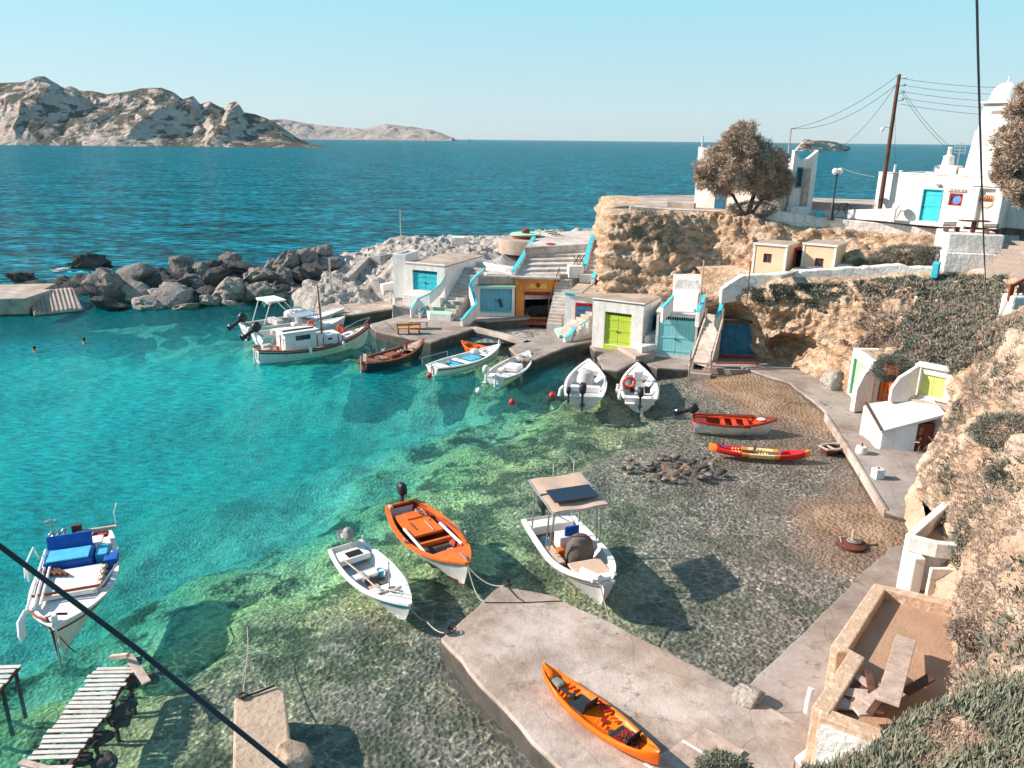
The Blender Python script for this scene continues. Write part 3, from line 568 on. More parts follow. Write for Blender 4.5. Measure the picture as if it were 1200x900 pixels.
# rocky ground under and behind the boathouses
RG = [(385,287,2.6),(430,280,3.4),(480,277,3.9),(530,280,3.9),(560,290,3.9),(590,283,4.3),(640,274,4.9),(690,272,5.0),(395,325,2.0),(425,335,1.2),(372,348,.1),(445,325,1.8),(462,345,1.2),(470,305,3.4),
      (500,300,3.6),(545,305,3.5),(600,312,3.2),(650,318,3.2),(700,318,3.8),(560,300,3.9),(590,300,4.0),(520,290,3.8),(480,352,1.0),(520,365,.6),(560,350,1.0),(620,350,.5),(410,300,2.4),(640,372,.1),(600,372,.0)]
RGW = [(g(*q), q[2]) for q in RG]
def rgh(x, y):
    n = s_w = 0
    for p, h in RGW:
        q = 1 / ((p.x - x) ** 2 + (p.y - y) ** 2 + .3) ** 1.6; n += q * h; s_w += q
    h = n / s_w
    yb = 75.5 if x < 0 else 75.5 - x * .35      # seaward edge
    if x < -14: yb = 75.5 + (x + 14) * .8
    if y > yb: h -= (y - yb) * 1.6
    xl = -20.5 + max(0, 66 - y) * .85
    if x < xl: h -= (xl - x) * 1.6
    if x < -9 and y < 62: h -= (62 - y) * .5
    return h
def rg_fn(u, v):
    x, y = -27 + 37 * u, 50.5 + 30 * v
    h = rgh(x, y)
    k = 1 if (y > 63.5 or x < -9.5) else .15
    if x > 1.5 and y < 72: k = .12
    n = (.35 - abs(fbm((x * .45, y * .45, 0), 3))) * 1.0 + (.25 - abs(fbm((x * 1.3, y * 1.3, 4), 5))) * .42 + fbm((x * 4, y * 4, 4), 3) * .09
    h += k * n * 1.0
    if y < 63 and x > -9: h = min(h, .0 if y < 56.3 else h)
    return (x + fbm((x, y, 9)) * .2 * k, y + fbm((x, y, 19)) * .2 * k, h)
mb = MB(); mb.open = True; mb.grid(rg_fn, 230, 190); structure(mb.build('shore_rocks', 'crag', smooth=True, sharp=50))['label'] = 'craggy white shore rocks behind the boathouses'
# slope below the viewpoint, on the right
fr_ = Pt([(1150,425,28.5),(1130,470,26.5),(1113,502,25),(1103,545,23.2),(1122,590,20.6),(1122,640,18.9),(1122,700,17.0),(1122,770,14.9),(1118,835,12.8),(1100,905,11.0)])
md_ = Pt([(1168,400,27.5),(1150,440,26),(1150,470,24),(1148,515,22),(1158,560,19.4),(1160,620,17.4),(1158,680,15.4),(1165,750,13.3),(1158,810,11.4),(1130,870,9.6)])
eg_ = Pt([(1200,355,27.5),(1205,380,26),(1210,420,22.5),(1212,470,19.5),(1215,530,16.6),(1220,600,14.6),(1222,660,12.8),(1225,720,11),(1225,770,9.2),(1220,830,8)])
fa_ = [Vector((p.x + 8, p.y + 1, min(p.z + 4.5, 12.5))) for p in eg_]
lo3, f3 = loft('hillside', [[Vector((p.x - .9, p.y, p.z - 1.8)) for p in fr_], fr_, md_, eg_, fa_], 200, 150, 'slope', amp=.5, fq=.9,
   edge=lambda u, v: 1 if v > .3 else .5, label='dry earthy hillside with scrub falling to the quay on the right')
nr0 = Pt([(940,925,7.6),(992,905,7.7),(1035,880,7.8),(1070,852,8),(1132,824,8.1),(1192,803,8.1),(1260,790,8.0)])
nr1 = Pt([(880,985,6),(960,960,6.1),(1020,940,6.3),(1070,910,6.5),(1140,880,6.6),(1200,865,6.6),(1290,860,6.5)])
nr2 = Pt([(830,1100,4.4),(950,1080,4.5),(1030,1050,4.6),(1090,1020,4.8),(1180,1000,4.8),(1260,985,4.8),(1380,980,4.7)])
nrb = [Vector((p.x, p.y + 1.0, p.z - 3.0)) for p in nr0]
lo4, f4 = loft('hillside', [nrb, nr0, nr1, nr2], 90, 60, 'slope', amp=.15, fq=.9, label='near mound of earth under the succulents, bottom right')

hz = MB(); hz.bb((-9100, -700, -13.5), (9100, 9500, 420)); hz_o = hz.build('haze', mat('haze_air', (1, 1, 1), bump=0)); hz_o['kind'] = 'stuff'; hz_o['label'] = 'thin sea haze'
hm = MATS['haze_air'].node_tree; [hm.nodes.remove(n) for n in list(hm.nodes) if n.type != 'OUTPUT_MATERIAL']; hv = hm.nodes.new('ShaderNodeVolumePrincipled'); hv.inputs['Color'].default_value = (.82, .92, 1, 1); hv.inputs['Density'].default_value = 2.2e-5; hv.inputs['Anisotropy'].default_value = .1
hm.links.new(hv.outputs[0], [n for n in hm.nodes if n.type == 'OUTPUT_MATERIAL'][0].inputs['Volume'])
# ------------------------------------------------------------------ quays and slabs
def slab(name, pts, h, z0, matn='concrete', lab=None, jag=.10, mside=None):
    P = [g(a, b, h) for a, b in pts]; Q = []
    for a, b in zip(P, P[1:] + P[:1]):
        k = max(1, int((b - a).length / .5))
        for i in range(k):
            q = a.lerp(b, i / k); q += Vector((fbm(q * 1.3), fbm(q * 1.3 + Vector((9, 0, 0))), 0)) * jag * (1 if 0 < i else .3); Q.append((q.x, q.y))
    mb = MB(); mb.prism(Q, h - .14, h); nq = len(Q); mb.prism(Q, z0, h - .143, mi=1); o = mb.build(name, [matn, 'wetside' if z0 < 0 else matn], bevel=.04); o['kind'] = 'structure'
    if lab: o['label'] = lab
    return o
slab('quay', [(372,363),(392,352),(434,337),(470,338),(484,349),(481,358),(412,369),(384,369)], .62, -1.5, 'concrete_pale', 'grey landing slab left of the turquoise boathouse')
slab('quay', [(433,380),(476,368),(515,366),(553,381),(558,384),(505,401),(440,388)], .6, -1.8, 'concrete', 'grey quay slab with a wooden bench at the foot of the stairs')
slab('quay', [(596,407),(643,388),(668,380),(690,386),(704,397),(664,406),(628,421),(612,421)], .62, -1.5, 'concrete', 'quay slab ending at the stairs by the striped door')
slab('quay', [(700,418),(717,409),(718,401),(766,399),(770,411),(752,421),(724,434),(706,432)], .58, -1, 'concrete', 'broken quay slab between lime and pale cyan boathouses')
slab('quay', [(746,421),(768,408),(818,410),(812,433),(770,431)], .35, -1, 'concrete', 'low slipway slab in front of the pale cyan boathouse')
slab('quay', [(520,372),(560,366),(618,366),(621,372),(600,374),(570,376)], .75, -1, 'concrete', 'strip of quay before the dusty blue boathouse')
slab('promenade', [(868,409),(905,420),(935,428),(965,440),(990,452),(1000,440),(1035,440),(1062,470),(1130,500),(1150,560),(1118,605),(1075,610),(1038,598),(970,485),(952,468),(925,448),(890,437),(868,430)], .46, -.6, 'concrete', 'concrete promenade along the foot of the cliff')
slab('quay', [(872,810),(1042,641),(1075,636),(1160,640),(1200,700),(1180,900),(1150,1050),(1040,1150),(930,1100),(850,960),(780,900)], .6, -1.2, 'concrete', 'sloping concrete quay below the ochre walls')
slab('pier', [(516,748),(590,684),(650,698),(720,731),(800,773),(874,812),(960,860),(930,960),(880,1100),(780,1090),(661,906),(590,828)], .65, -1.3, 'concrete_pale', 'wide concrete pier with the orange kayak on it')
slab('quay', [(691,405),(700,400),(752,403),(750,411),(715,413),(697,410)], .5, -1, 'concrete', 'narrow ledge under the lime green doors')
# low kerb walls
mb = MB(); mb.strip([g(968,484,.5), g(1002,536,.5), g(1039,597,.5)], .15, base=.1); tag(mb.build('kerb_wall', 'concrete_pale', bevel=.03), 'long low concrete kerb between the beach water and the promenade', 'kerb')
mb = MB(); mb.strip([g(826,429,.42), g(860,433,.42), g(894,433,.42)], .3, base=-.4); tag(mb.build('kerb_wall', 'concrete_pale', bevel=.03), 'short concrete sill at the water in front of the navy doors', 'kerb')
mb = MB(); mb.strip([g(554,383,.62), g(588,391,.62), g(620,401,.62)], .55, drop=.28); tag(mb.build('footbridge', 'concrete_pale', bevel=.03), 'narrow concrete plank bridge across the little slipway inlet', 'footbridge')
# ------------------------------------------------------------------ building helpers
def frame(pL, pR):
    d = Vector(pR) - Vector(pL); return math.atan2(d.y, d.x), Vector((d.x, d.y)).length
def wall_open(mb, wd, ht, th, ops, z0=0, mi=0, y0=0):
    """front wall in local x,z with openings (x0,x1,z0,z1)"""
    xsx = sorted({0, wd, *[o[0] for o in ops], *[o[1] for o in ops]})
    for a, b in zip(xsx, xsx[1:]):
        if b - a < 1e-4: continue
        hol = sorted([(o[2], o[3]) for o in ops if o[0] <= a + 1e-5 and o[1] >= b - 1e-5]); z = z0
        for lo, hi in hol:
            if lo > z + 1e-4: mb.bb((a, y0, z), (b, y0 + th, lo), mi)
            z = max(z, hi)
        if z < ht - 1e-4: mb.bb((a, y0, z), (b, y0 + th, ht), mi)
def shell(root, wd, dp, ht, ops, th=.28, wm='white', rm='roofsand', z0=-.5, par=.0, over=.0):
    mb = MB(); wall_open(mb, wd, ht, th, ops, z0)
    mb.bb((0, th, z0), (th, dp, ht)); mb.bb((wd - th, th, z0), (wd, dp, ht)); mb.bb((th, dp - th, z0), (wd - th, dp, ht))
    o = mb.build('wall', wm, root)
    mb = MB()
    if par: mb.bb((th + .003, th + .003, ht - par - .12), (wd - th - .003, dp - th - .003, ht - par))
    else: mb.bb((-over, -over, ht + .003), (wd + over, dp + over, ht + .10))
    mb.build('roof', rm, root, bevel=.02)
    mb = MB(); mb.bb((th + .01, dp - th - .3, z0 + .05), (wd - th - .01, dp - th - .2, ht - .3)); mb.bb((th, th + .02, z0 - .1), (wd - th, dp - th, z0 + .02)); mb.build('inner_wall', 'dark', root)
    return o
def doors(root, x0, x1, z0, z1, m, y=.14, leaves=2, frame_m=None, slats=True, fw=.06):
    if frame_m:
        mb = MB(); mb.bb((x0 - fw, -.03, z0), (x0, y, z1)); mb.bb((x1, -.03, z0), (x1 + fw, y, z1)); mb.bb((x0 - fw, -.03, z1), (x1 + fw, y, z1 + fw)); mb.build('door_frame', frame_m, root, bevel=.01)
    wv = (x1 - x0) / leaves
    for i in range(leaves):
        a, b = x0 + i * wv + .008, x0 + (i + 1) * wv - .008
        top_ = z1 - (.22 if slats else .01)
        mb = MB(); mb.bb((a, y, z0 + .02), (b, y + .05, top_))
        for zz_ in (z0 + .25, (z0 + top_) / 2, top_ - .25): mb.bb((a + .04, y - .022, zz_ - .05), (b - .04, y - .001, zz_ + .05))
        if slats:
            k = max(3, int((b - a) / .13))
            for j in range(k): xx = a + (j + .5) * (b - a) / k; mb.bb((xx - .018, y, top_), (xx + .018, y + .03, z1 - .01))
        d = mb.build('door', m, root, bevel=.006)
        hb = MB(); hx_ = b - .07 if i == 0 and leaves > 1 else a + .07; hb.bb((hx_ - .02, y - .05, (z0 + top_) / 2 - .14), (hx_ + .02, y - .005, (z0 + top_) / 2 - .06)); hb.build('handle', 'black', d)
def house(name, label, cat, pL, pR, z0, z1, dp):
    rz, wd = frame(pL, pR); return thing(name, label, cat, (pL[0], pL[1], z0), rz), wd, z1 - z0
def window(root, x0, x1, z0, z1, fm='wood_dark', y=.1, bars=True):
    mb = MB(); f = .06
    mb.bb((x0, y - .04, z0), (x0 + f, y + .04, z1)); mb.bb((x1 - f, y - .04, z0), (x1, y + .04, z1)); mb.bb((x0 + f, y - .04, z0), (x1 - f, y + .04, z0 + f)); mb.bb((x0 + f, y - .04, z1 - f), (x1 - f, y + .04, z1))
    if bars: mb.bb(((x0 + x1) / 2 - .02, y - .02, z0 + f), ((x0 + x1) / 2 + .02, y + .02, z1 - f))
    w_ = mb.build('window', fm, root)
    mb = MB(); mb.bb((x0 + f, y + .0, z0 + f), (x1 - f, y + .01, z1 - f)); mb.build('pane', 'glass', w_)
def coping(root, path, t=.22, drop=1.0, base=None, cm='turq', wm='white', ch=.07, part='side_wall'):
    mb = MB(); mb.strip(path, t, drop=drop, base=base); o = mb.build(part, wm, root, bevel=.02)
    if cm:
        mb = MB(); mb.strip([Vector(p) + Vector((0, 0, ch)) for p in path], t + .03, drop=ch - .003); mb.build('coping', cm, o, bevel=.012)
    return o
def stairs(name, label, a, b, wd, n, matn='tread', under=.6, walls=(), wdt=None, skew=0, group=None):
    """flight from top a down to bottom b"""
    a, b = Vector(a), Vector(b); d = b - a; hd = Vector((d.x, d.y, 0)); L = hd.length; hd.normalize(); nn = Vector((-hd.y, hd.x, 0))
    root = thing(name, label, 'stairs', (b.x, b.y, b.z), 0, group); O = b
    for i in range(n):
        s0, s1 = i / n * L, (i + 1) / n * L; z = a.z + (b.z - a.z) * (i + .0) / max(1, n - 1) if n > 1 else a.z
        w0 = wd if wdt is None else wd + (wdt - wd) * (i + .5) / n
        p0 = Vector((a.x, a.y, 0)) + hd * s0; p1 = Vector((a.x, a.y, 0)) + hd * (s1 + .02)
        mb = MB(); P = [p0 + nn * w0 / 2, p0 - nn * w0 / 2, p1 - nn * w0 / 2, p1 + nn * w0 / 2]
        mb.prism([(q.x - O.x, q.y - O.y) for q in P], min(a.z, b.z) - under - O.z, z - O.z); mb.build('step', matn, root, bevel=.015)
    for wl in walls:
        coping(root, [Vector(q) - O for q in wl['path']], wl.get('t', .2), wl.get('drop', .6), cm=wl.get('cm', 'turq'), wm=wl.get('wm', 'white'))
    return root
# ------------------------------------------------------------------ boathouse row
# turquoise boathouse
pL = yp(476, 352, 57.6); pR = yp(521.6, 352, 56.2)
r, wd, ht = house('boathouse', 'white boathouse with bright turquoise double door and sandy flat roof, leftmost of the row', 'boathouse', pL, pR, 1.55, 4.15, 6.5)
s = wd / 45.6
shell(r, wd, 6.5, ht, [(8.4 * s, 37 * s, .75, 2.25)], rm='roofsand', over=.0)
doors(r, 8.4 * s, 37 * s, .75, 2.25, 'door_turq')
mb = MB(); mb.bb((-.01, -.01, ht + .105), (wd + .01, .2, ht + .19)); mb.build('roof_edge', 'white', r, bevel=.02)
mb = MB(); mb.bb((.0, -.5, -.9), (wd - .1, -.01, .42)); mb.build('plinth', 'white', r, bevel=.03)
pL2 = yp(461.5, 345, 58.6); pR2 = yp(476, 345, 58.3)
r, wd, ht = house('store_shed', 'taller white flat-topped block against the left side of the turquoise boathouse', 'shed', pL2, pR2, 1.4, 4.65, 2.6)
mb = MB(); mb.bb((0, 0, 0), (wd, 2.6, ht - .12)); mb.build('wall', 'white', r, bevel=.03)
mb = MB(); mb.bb((0, 0, ht - .117), (wd, .2, ht + .12)); mb.bb((0, .2, ht - .117), (.2, 2.6, ht + .12)); mb.bb((wd - .2, .2, ht - .117), (wd, 2.6, ht + .12)); mb.bb((.2, 2.4, ht - .117), (wd - .2, 2.6, ht + .12)); mb.build('parapet', 'white', r, bevel=.02)
mb = MB(); mb.bb((.2, .2, ht - .117), (wd - .2, 2.4, ht - .06)); mb.build('roof', 'roofsand', r)
# low white walls left of it
mb = MB(); mb.strip([g(447,333,1.9), g(462,330,2.0)], .5, drop=.9); tag(mb.build('low_wall', 'white', bevel=.03), 'small white wall on the rocks left of the tall white block', 'wall')
mb = MB(); mb.strip([g(405,325,2.1), g(430,301,2.9), g(446,299,3.1), g(460,297,3.2)], .5, drop=2.2); tag(mb.build('low_wall', 'crag'), 'brown rough retaining wall along the shore rocks', 'wall')
# stairs with turquoise wavy parapets between the turquoise and blue boathouses
A = g(553, 313, 3.75); B = g(512, 370, .85)
st1 = stairs('stone_stairs', 'wide stairs with turquoise edged parapets between turquoise and dusty blue boathouses', A, B, 2.5, 14, 'tread', walls=[
  {'path': [g(523,322,3.7), g(516,333,3.0), g(504,344,2.35), g(490,350,1.9), g(484,359,1.4), g(481,364,1.1)], 'drop': .8},
  {'path': [g(566,317,4.0), g(556,325,3.6), g(551,334,3.1), g(555,346,2.4), g(558,357,1.8), g(549,366,1.4), g(541,376,1.0)], 'drop': .9}])
r = thing('patio', 'small mint green floored patio with turquoise edged walls at the stair foot', 'patio', g(510, 368, .6))
O = Vector(r.location)
mb = MB(); mb.prism([(g(a, b, .95) - O)[:2] for a, b in [(497,364),(525,353),(538,361),(528,371),(503,369)]], -.3, .5, mtop=1); mb.build('floor', ['white', 'mint'], r, bevel=.02)
coping(r, [g(491,367,.95) - O, g(500,357,1.35) - O, g(517,349,1.55) - O], .2, .75); coping(r, [g(532,348,1.5) - O, g(537,357,1.3) - O, g(529,362,1.05) - O, g(525,372,.8) - O], .2, .6)
# wall and upper step left at the landing (turquoise cap)
r = thing('garden_wall', 'low white wall with a turquoise cap left of the turquoise boathouse plinth', 'wall', g(470, 352, .7)); O = Vector(r.location)
coping(r, [g(461,349,1.2) - O, g(472,338,1.8) - O], .2, .9); mb = MB(); mb.strip([g(472,339,1.75) - O, g(483,339,1.7) - O], .25, drop=1.2); mb.build('side_wall', 'white', r)
# dusty blue boathouse (faces the water, in shade)
pL = yp(551, 366, 55.3); pR = yp(603, 366, 55.3)
r, wd, ht = house('boathouse', 'boathouse with dusty blue double doors, pale green roof edge and concrete parapet', 'boathouse', pL, pR, .95, 2.95, 3)
s = wd / 52; shell(r, wd, 3.2, ht, [(11.6 * s, 48.6 * s, .22, 1.86)], wm='white', rm='concrete')
doors(r, 11.6 * s, 48.6 * s, .22, 1.86, 'door_blue', slats=False)
mb = MB(); mb.bb((-.05, -.14, ht - .08), (wd + .05, -.003, ht + .06)); mb.build('roof_edge', 'mint', r, bevel=.02)
mb = MB(); mb.bb((.0, .25, ht + .105), (wd - .1, .6, ht + .75)); mb.build('parapet', 'concrete_pale', r, bevel=.06)
mb = MB(); mb.bb((11.4 * s, -.10, .12), (48.8 * s, .13, .216)); mb.build('door_sill', 'turq', r)
mb = MB(); mb.tube([(34 * s, .04, 1.1), (35 * s, .03, .95), (37 * s, .02, .5)], [.06, .11, .09], 8); tag_o = mb.build('boat_fender', 'black', r)
# orange garage
pL = yp(603, 366, 55.5); pR = yp(652, 366, 55.3)
r, wd, ht = house('boathouse', 'open orange wooden boathouse with a folded door and dark interior', 'boathouse', pL, pR, .55, 3.55, 4)
s = wd / 49
mb = MB(); wall_open(mb, wd, ht, .25, [(11 * s, 44.5 * s, .1, 2.05)]); mb.build('front_panel', 'orange_wood', r)
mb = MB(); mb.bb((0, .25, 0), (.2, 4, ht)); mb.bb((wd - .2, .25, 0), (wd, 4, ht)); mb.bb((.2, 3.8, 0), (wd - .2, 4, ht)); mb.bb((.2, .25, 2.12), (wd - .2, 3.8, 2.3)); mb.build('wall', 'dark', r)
mb = MB(); mb.bb((11 * s - .06, .26, .05), (11 * s, 2.4, 2.06)); mb.build('inner_wall', 'redbrown', r)
mb = MB(); mb.bb((11 * s, .3, 1.72), (44.5 * s, .34, 2.04)); [mb.bb((11 * s + i * .21, .27, 1.74), (11 * s + .12 + i * .21, .3, 2.02)) for i in range(9)]; mb.build('transom', 'redbrown', r)
mb = MB(); mb.bb((0.1, -.1, .05), (10.5 * s, -.02, 2.65)); mb.build('door', 'orange_wood', r, bevel=.01)
mb = MB(); x = 27 * s; mb.add([(x, -.03, 2.75), (x + .22, -.03, 2.52), (x, -.03, 2.3), (x - .22, -.03, 2.52), (x, -.005, 2.75), (x + .22, -.005, 2.52), (x, -.005, 2.3), (x - .22, -.005, 2.52)], [(0, 3, 2, 1), (0, 1, 5, 4), (1, 2, 6, 5), (2, 3, 7, 6), (3, 0, 4, 7)]); mb.build('diamond_ornament', 'redbrown', r)
mb = MB(); mb.bb((17 * s, -.022, 2.3), (37 * s, -.002, 2.62)); mb.build('name_board', mat('pale_yellow_board', lin(225, 170, 90), lin(215, 160, 85)), r)
mb = MB(); mb.bb((.2, .0, -.25), (wd, 1.0, .045)); mb.bb((10 * s, -.6, -.3), (wd - .2, -.02, -.06)); mb.build('doorstep', 'redbrown', r)
mb = MB(); mb.bb((-.3, -.25, ht + .004), (wd + .2, 4, ht + .16)); mb.build('roof', 'tread', r, bevel=.03)
# narrow stair right of the garage
st2 = stairs('stone_stairs', 'narrow steep stairs with a rusty handrail right of the orange boathouse', g(662, 327, 3.5), g(650, 379, .75), 1.15, 14, 'tread')
mb = MB(); O = Vector(st2.location); a = g(655, 326, 3.6) - O; b = g(643, 366, 1.2) - O
mb.tube([a + Vector((0, 0, -.3)), a + Vector((0, 0, .75)), b + Vector((0, 0, .85)), b + Vector((0, 0, -.4))], .035, 6); mb.build('handrail', 'rust', st2)
# terraces: wide shallow whitewashed steps
r = thing('terrace_steps', 'broad shallow whitewashed terrace steps rising above the orange boathouse', 'steps', (3, 56, 3.6)); O = Vector(r.location)
NT = 8
Lb, Rb, Lt, Rt = g(603, 322, 3.76), g(686, 318, 3.9), g(627, 283, 5.0), g(697, 281, 5.1)
for i in range(NT):
    k0, k1 = i / NT, (i + 1) / NT; z = 3.74 + 1.36 * i / (NT - 1)
    a, b, c, d = Lb.lerp(Lt, k0), Rb.lerp(Rt, k0), Rb.lerp(Rt, k1), Lb.lerp(Lt, k1)
    mb = MB(); mb.prism([(p.x - O.x, p.y - O.y) for p in (a, b, c, d)], 2.2 - O.z - .3, z - O.z); mb.build('step', 'tread', r, bevel=.03)
coping(r, [Lb - O + Vector((-.1, 0, .25)), Lb.lerp(Lt, .5) - O + Vector((-.1, 0, .25)), Lt - O + Vector((-.1, 0, .35))], .3, 1.4)
slab('terrace', [(615,290),(628,278),(640,272),(700,270),(712,274),(700,285)], 5.14, 3.4, 'tread', 'pale paved terrace at the head of the broad steps')
slab('terrace', [(545,310),(553,305),(600,312),(616,312),(604,322),(570,321)], 3.55, 1, 'tread', 'pale paved landing behind the dusty blue boathouse')
mb = MB(); mb.strip([g(549,303,3.9), g(593,313,3.9), g(614,314,3.9)], .3, drop=.6); tag(mb.build('low_wall', 'white', bevel=.03), 'long low white wall behind the dusty blue boathouse landing', 'wall')
mb = MB(); mb.box(g(538, 283, 4.4), (1.4, .9, .9)); mb.box(g(538, 280, 4.9), (1.0, .7, .35)); tag(mb.build('white_shrine', 'whitestone', bevel=.06), 'small whitewashed block on the shore rocks', 'block')
c = g(616, 279, 5.0)
r = thing('round_platform', 'round seaside platform with pale green top and red brown rim', 'platform', c)
mb = MB(); mb.lathe([(2.3, -1.2), (2.35, -.15), (2.3, 0)], n=40); mb.build('base', 'concrete_pale', r, smooth=True)
mb = MB(); mb.lathe([(1.15, .0), (1.15, .3)], n=32); mb.build('drum', 'redbrown', r, smooth=True)
mb = MB(); mb.lathe([(1.3, .302), (1.32, .36), (1.3, .42)], n=32); mb.build('table_top', 'mint', r, smooth=True)
mb = MB(); mb.lathe([(.33, .423), (.36, .5), (.34, .75), (.28, .8)], n=20); mb.build('hub', 'redbrown', r, smooth=True)
stairs('stone_stairs', 'short white steps leading down beside the round platform', g(640, 270, 5.5), g(655, 276, 5.2), 1.2, 4, 'tread')
# right-hand upper stairs with turquoise parapets
stairs('stone_stairs', 'stairs with turquoise parapets climbing against the sandstone promontory', g(704, 280, 5.6), g(690, 322, 3.8), 1.3, 9, 'tread', walls=[
  {'path': [g(695,276,5.9), g(689,296,5.0), g(684,315,4.1)], 'drop': .9, 't': .3}, {'path': [g(711,279,5.7), g(706,300,4.9), g(699,315,4.3), g(695,327,3.85)], 'drop': .8, 't': .25}])
mb = MB(); mb.box(g(674, 318, 3.9), (1.1, .9, .9), .1); tag(mb.build('white_block', 'white', bevel=.05), 'white masonry block on the lowest terrace step', 'block')
r = thing('deck_chair', 'folded wooden deck chair standing on the terrace by the white block', 'chair', g(676, 311, 4.3), .3)
mb = MB(); [mb.beam((a, 0, 0), (a + .5, .05, .8), .06, .05) for a in (-.3, .15)]; [mb.beam((a + .45, 0, 0), (a, .1, .75), .05, .05) for a in (-.3, .15)]; mb.build('frame', 'wood_dark', r)
mb = MB(); [mb.beam((-.3 + i * .1, .0, .1 + i * .16), (.15 + i * .1, .0, .1 + i * .16), .05, .03) for i in range(5)]; mb.build('slats', 'varnish', r)
r = thing('folded_chair', 'reddish folded chair lying on the upper terrace', 'chair', g(645, 289, 5.0), .8)
mb = MB(); [mb.beam((-.4, a, .08), (.4, a + .1, .22), .06, .05) for a in (-.25, .25)]; mb.build('frame', 'redbrown', r); mb = MB(); [mb.beam((-.3 + i * .15, -.25, .2), (-.3 + i * .15, .3, .25), .1, .03) for i in range(5)]; mb.build('seat', 'door_red', r)
# striped door boathouse
pL = yp(661, 380, 50.6); pR = yp(697, 383, 50.0)
zt = yp(661, 341, 50.6).z
r, wd, ht = house('boathouse', 'white boathouse with sky blue door barred in red, between narrow stairs and lime door', 'boathouse', pL, pR, .7, 3.3, 3)
s = wd / 37
shell(r, wd, 4.2, ht, [(14 * s, 32 * s, .5, 2.1)], rm='roofsand'); doors(r, 14 * s, 32 * s, .5, 2.1, 'door_sky', slats=False, frame_m='door_red')
mb = MB(); [mb.bb((14 * s, .10, z), (32 * s, .118, z + .07)) for z in (.75, 1.15, 1.55)]; mb.bb((14 * s, .09, 1.9), (32 * s, .13, 2.1)); mb.build('door_bar', 'door_red', r)
mb = MB(); mb.bb((0, -.12, ht + .104), (.9, .12, ht + .2)); mb.build('roof_edge', 'turq', r)
# stairs with railing down to slab, turquoise wavy wall
stairs('stone_stairs', 'irregular stairs with turquoise wavy wall below the lime boathouse', g(697, 352, 2.9), g(663, 392, .9), 1.5, 11, 'tread', walls=[
  {'path': [g(700,341,3.5), g(693,347,3.1), g(684,360,2.3), g(672,370,1.7), g(663,380,1.2)], 'drop': .55, 't': .2}, {'path': [g(690,375,1.9), g(680,381,1.5), g(674,384,1.3), g(668,392,1.05), g(661,397,.85)], 'drop': .9, 't': .22}])
mb = MB(); mb.prism([xy(g(a, b, .82)) for a, b in [(650,385),(668,381),(672,388),(655,393)]], .4, .82); tag(mb.build('mint_step', 'mint', bevel=.02), 'mint green painted step at the foot of the wavy stairs', 'step')
r = thing('iron_railing', 'thin bent iron railing on the roof edge above the striped door', 'railing', g(697, 345, 3.45)); O = Vector(r.location)
mb = MB(); p = [g(693,345,3.5), g(699,333,3.9)]; mb.tube([p[0] - O + Vector((-.6, .3, 0)), p[0] - O + Vector((.2, .3, .7)), p[1] - O + Vector((.6, 0, .5)), p[1] - O + Vector((.6, 0, -.5))], .03, 6); mb.build('rail', 'black', r)
r = thing('iron_railing', 'short black iron railing in front of the striped blue door', 'railing', g(662, 384, .7)); mb = MB()
mb.tube([(-.2, 0, 0), (-.2, 0, .9), (.7, .3, 1.3), (.7, .3, .3)], .025, 6); mb.tube([(.25, .15, .2), (.25, .15, 1.1)], .02, 6); mb.tube([(-.2, 0, .5), (.7, .3, .9)], .018, 6); mb.build('rail', 'black', r)
# lime boathouse
pL = yp(693.5, 400, 47.9); pR = yp(752, 402, 46.3)
r, wd, ht = house('boathouse', 'white cube boathouse with bright lime green double doors', 'boathouse', pL, pR, .55, 3.5, 3.4)
s = wd / 58
ops = [(14 * s, 45 * s, .25, 2.35)]
shell(r, wd, 3.6, ht, ops, rm='roofsand'); doors(r, 14 * s, 45 * s, .25, 2.35, 'door_lime')
mb = MB(); mb.bb((14 * s, -.10, -.2), (46 * s, .13, .24)); mb.build('door_sill', MATS['lime_boards'], r)
mb = MB(); mb.bb((wd + .003, 1.6, .95), (wd + .06, 2.5, 2.1)); f_ = mb.build('shutter', 'door_turq', r); mb = MB(); mb.bb((wd + .061, 1.7, 1.05), (wd + .075, 2.4, 2.0)); mb.build('pane', 'glass', f_)
mb = MB(); mb.bb((-.06, -.06, ht + .104), (wd + .06, .1, ht + .17)); mb.build('roof_edge', 'white', r, bevel=.02)
mb = MB(); mb.prism([(-2.0, 1.6), (-.01, 1.2), (-.01, 5), (-2.6, 5)], ht - .16, ht - .04); mb.build('side_roof', 'roofsand', r)
# stepped walls between lime and cyan
r = thing('stepped_wall', 'stepped whitewashed wall with turquoise patches between lime and pale cyan boathouses', 'wall', g(740, 405, .6)); O = Vector(r.location)
for (pts, h, m_) in (([(722,405),(742,398),(768,402),(768,413),(745,418)], .78, 'concrete_pale'), ([(738,396),(752,389),(769,391),(769,403),(752,407)], 1.15, 'whitestone'), ([(748,386),(757,382),(770,384),(769,392),(756,394)], 1.6, 'whitestone')):
    mb = MB(); mb.prism([xy(g(a, b, h) - O) for a, b in pts], -.3, h - O.z); b_ = mb.build('masonry_block', m_, r, bevel=.05)
    c = sum((g(a, b, h) for a, b in pts[:3]), Vector()) / 3 - O; mb = MB(); mb.box((c.x, c.y - .05, h - O.z + .012), (1.0, .45, .018), -.5); mb.build('painted_patch', 'turq', b_)
# pale cyan boathouse
pL = yp(767, 411, 46.2); pR = yp(815, 413, 45.5)
r, wd, ht = house('boathouse', 'boathouse with tall pale cyan double doors beside the steep steps', 'boathouse', pL, pR, .35, 3.15, 3.6)
s = wd / 48
shell(r, wd, 3.0, ht, [(3 * s, 45.5 * s, .2, 2.6)], th=.2, rm='whitestone', over=.06); doors(r, 3 * s, 45.5 * s, .2, 2.6, 'door_cyan', y=.06)
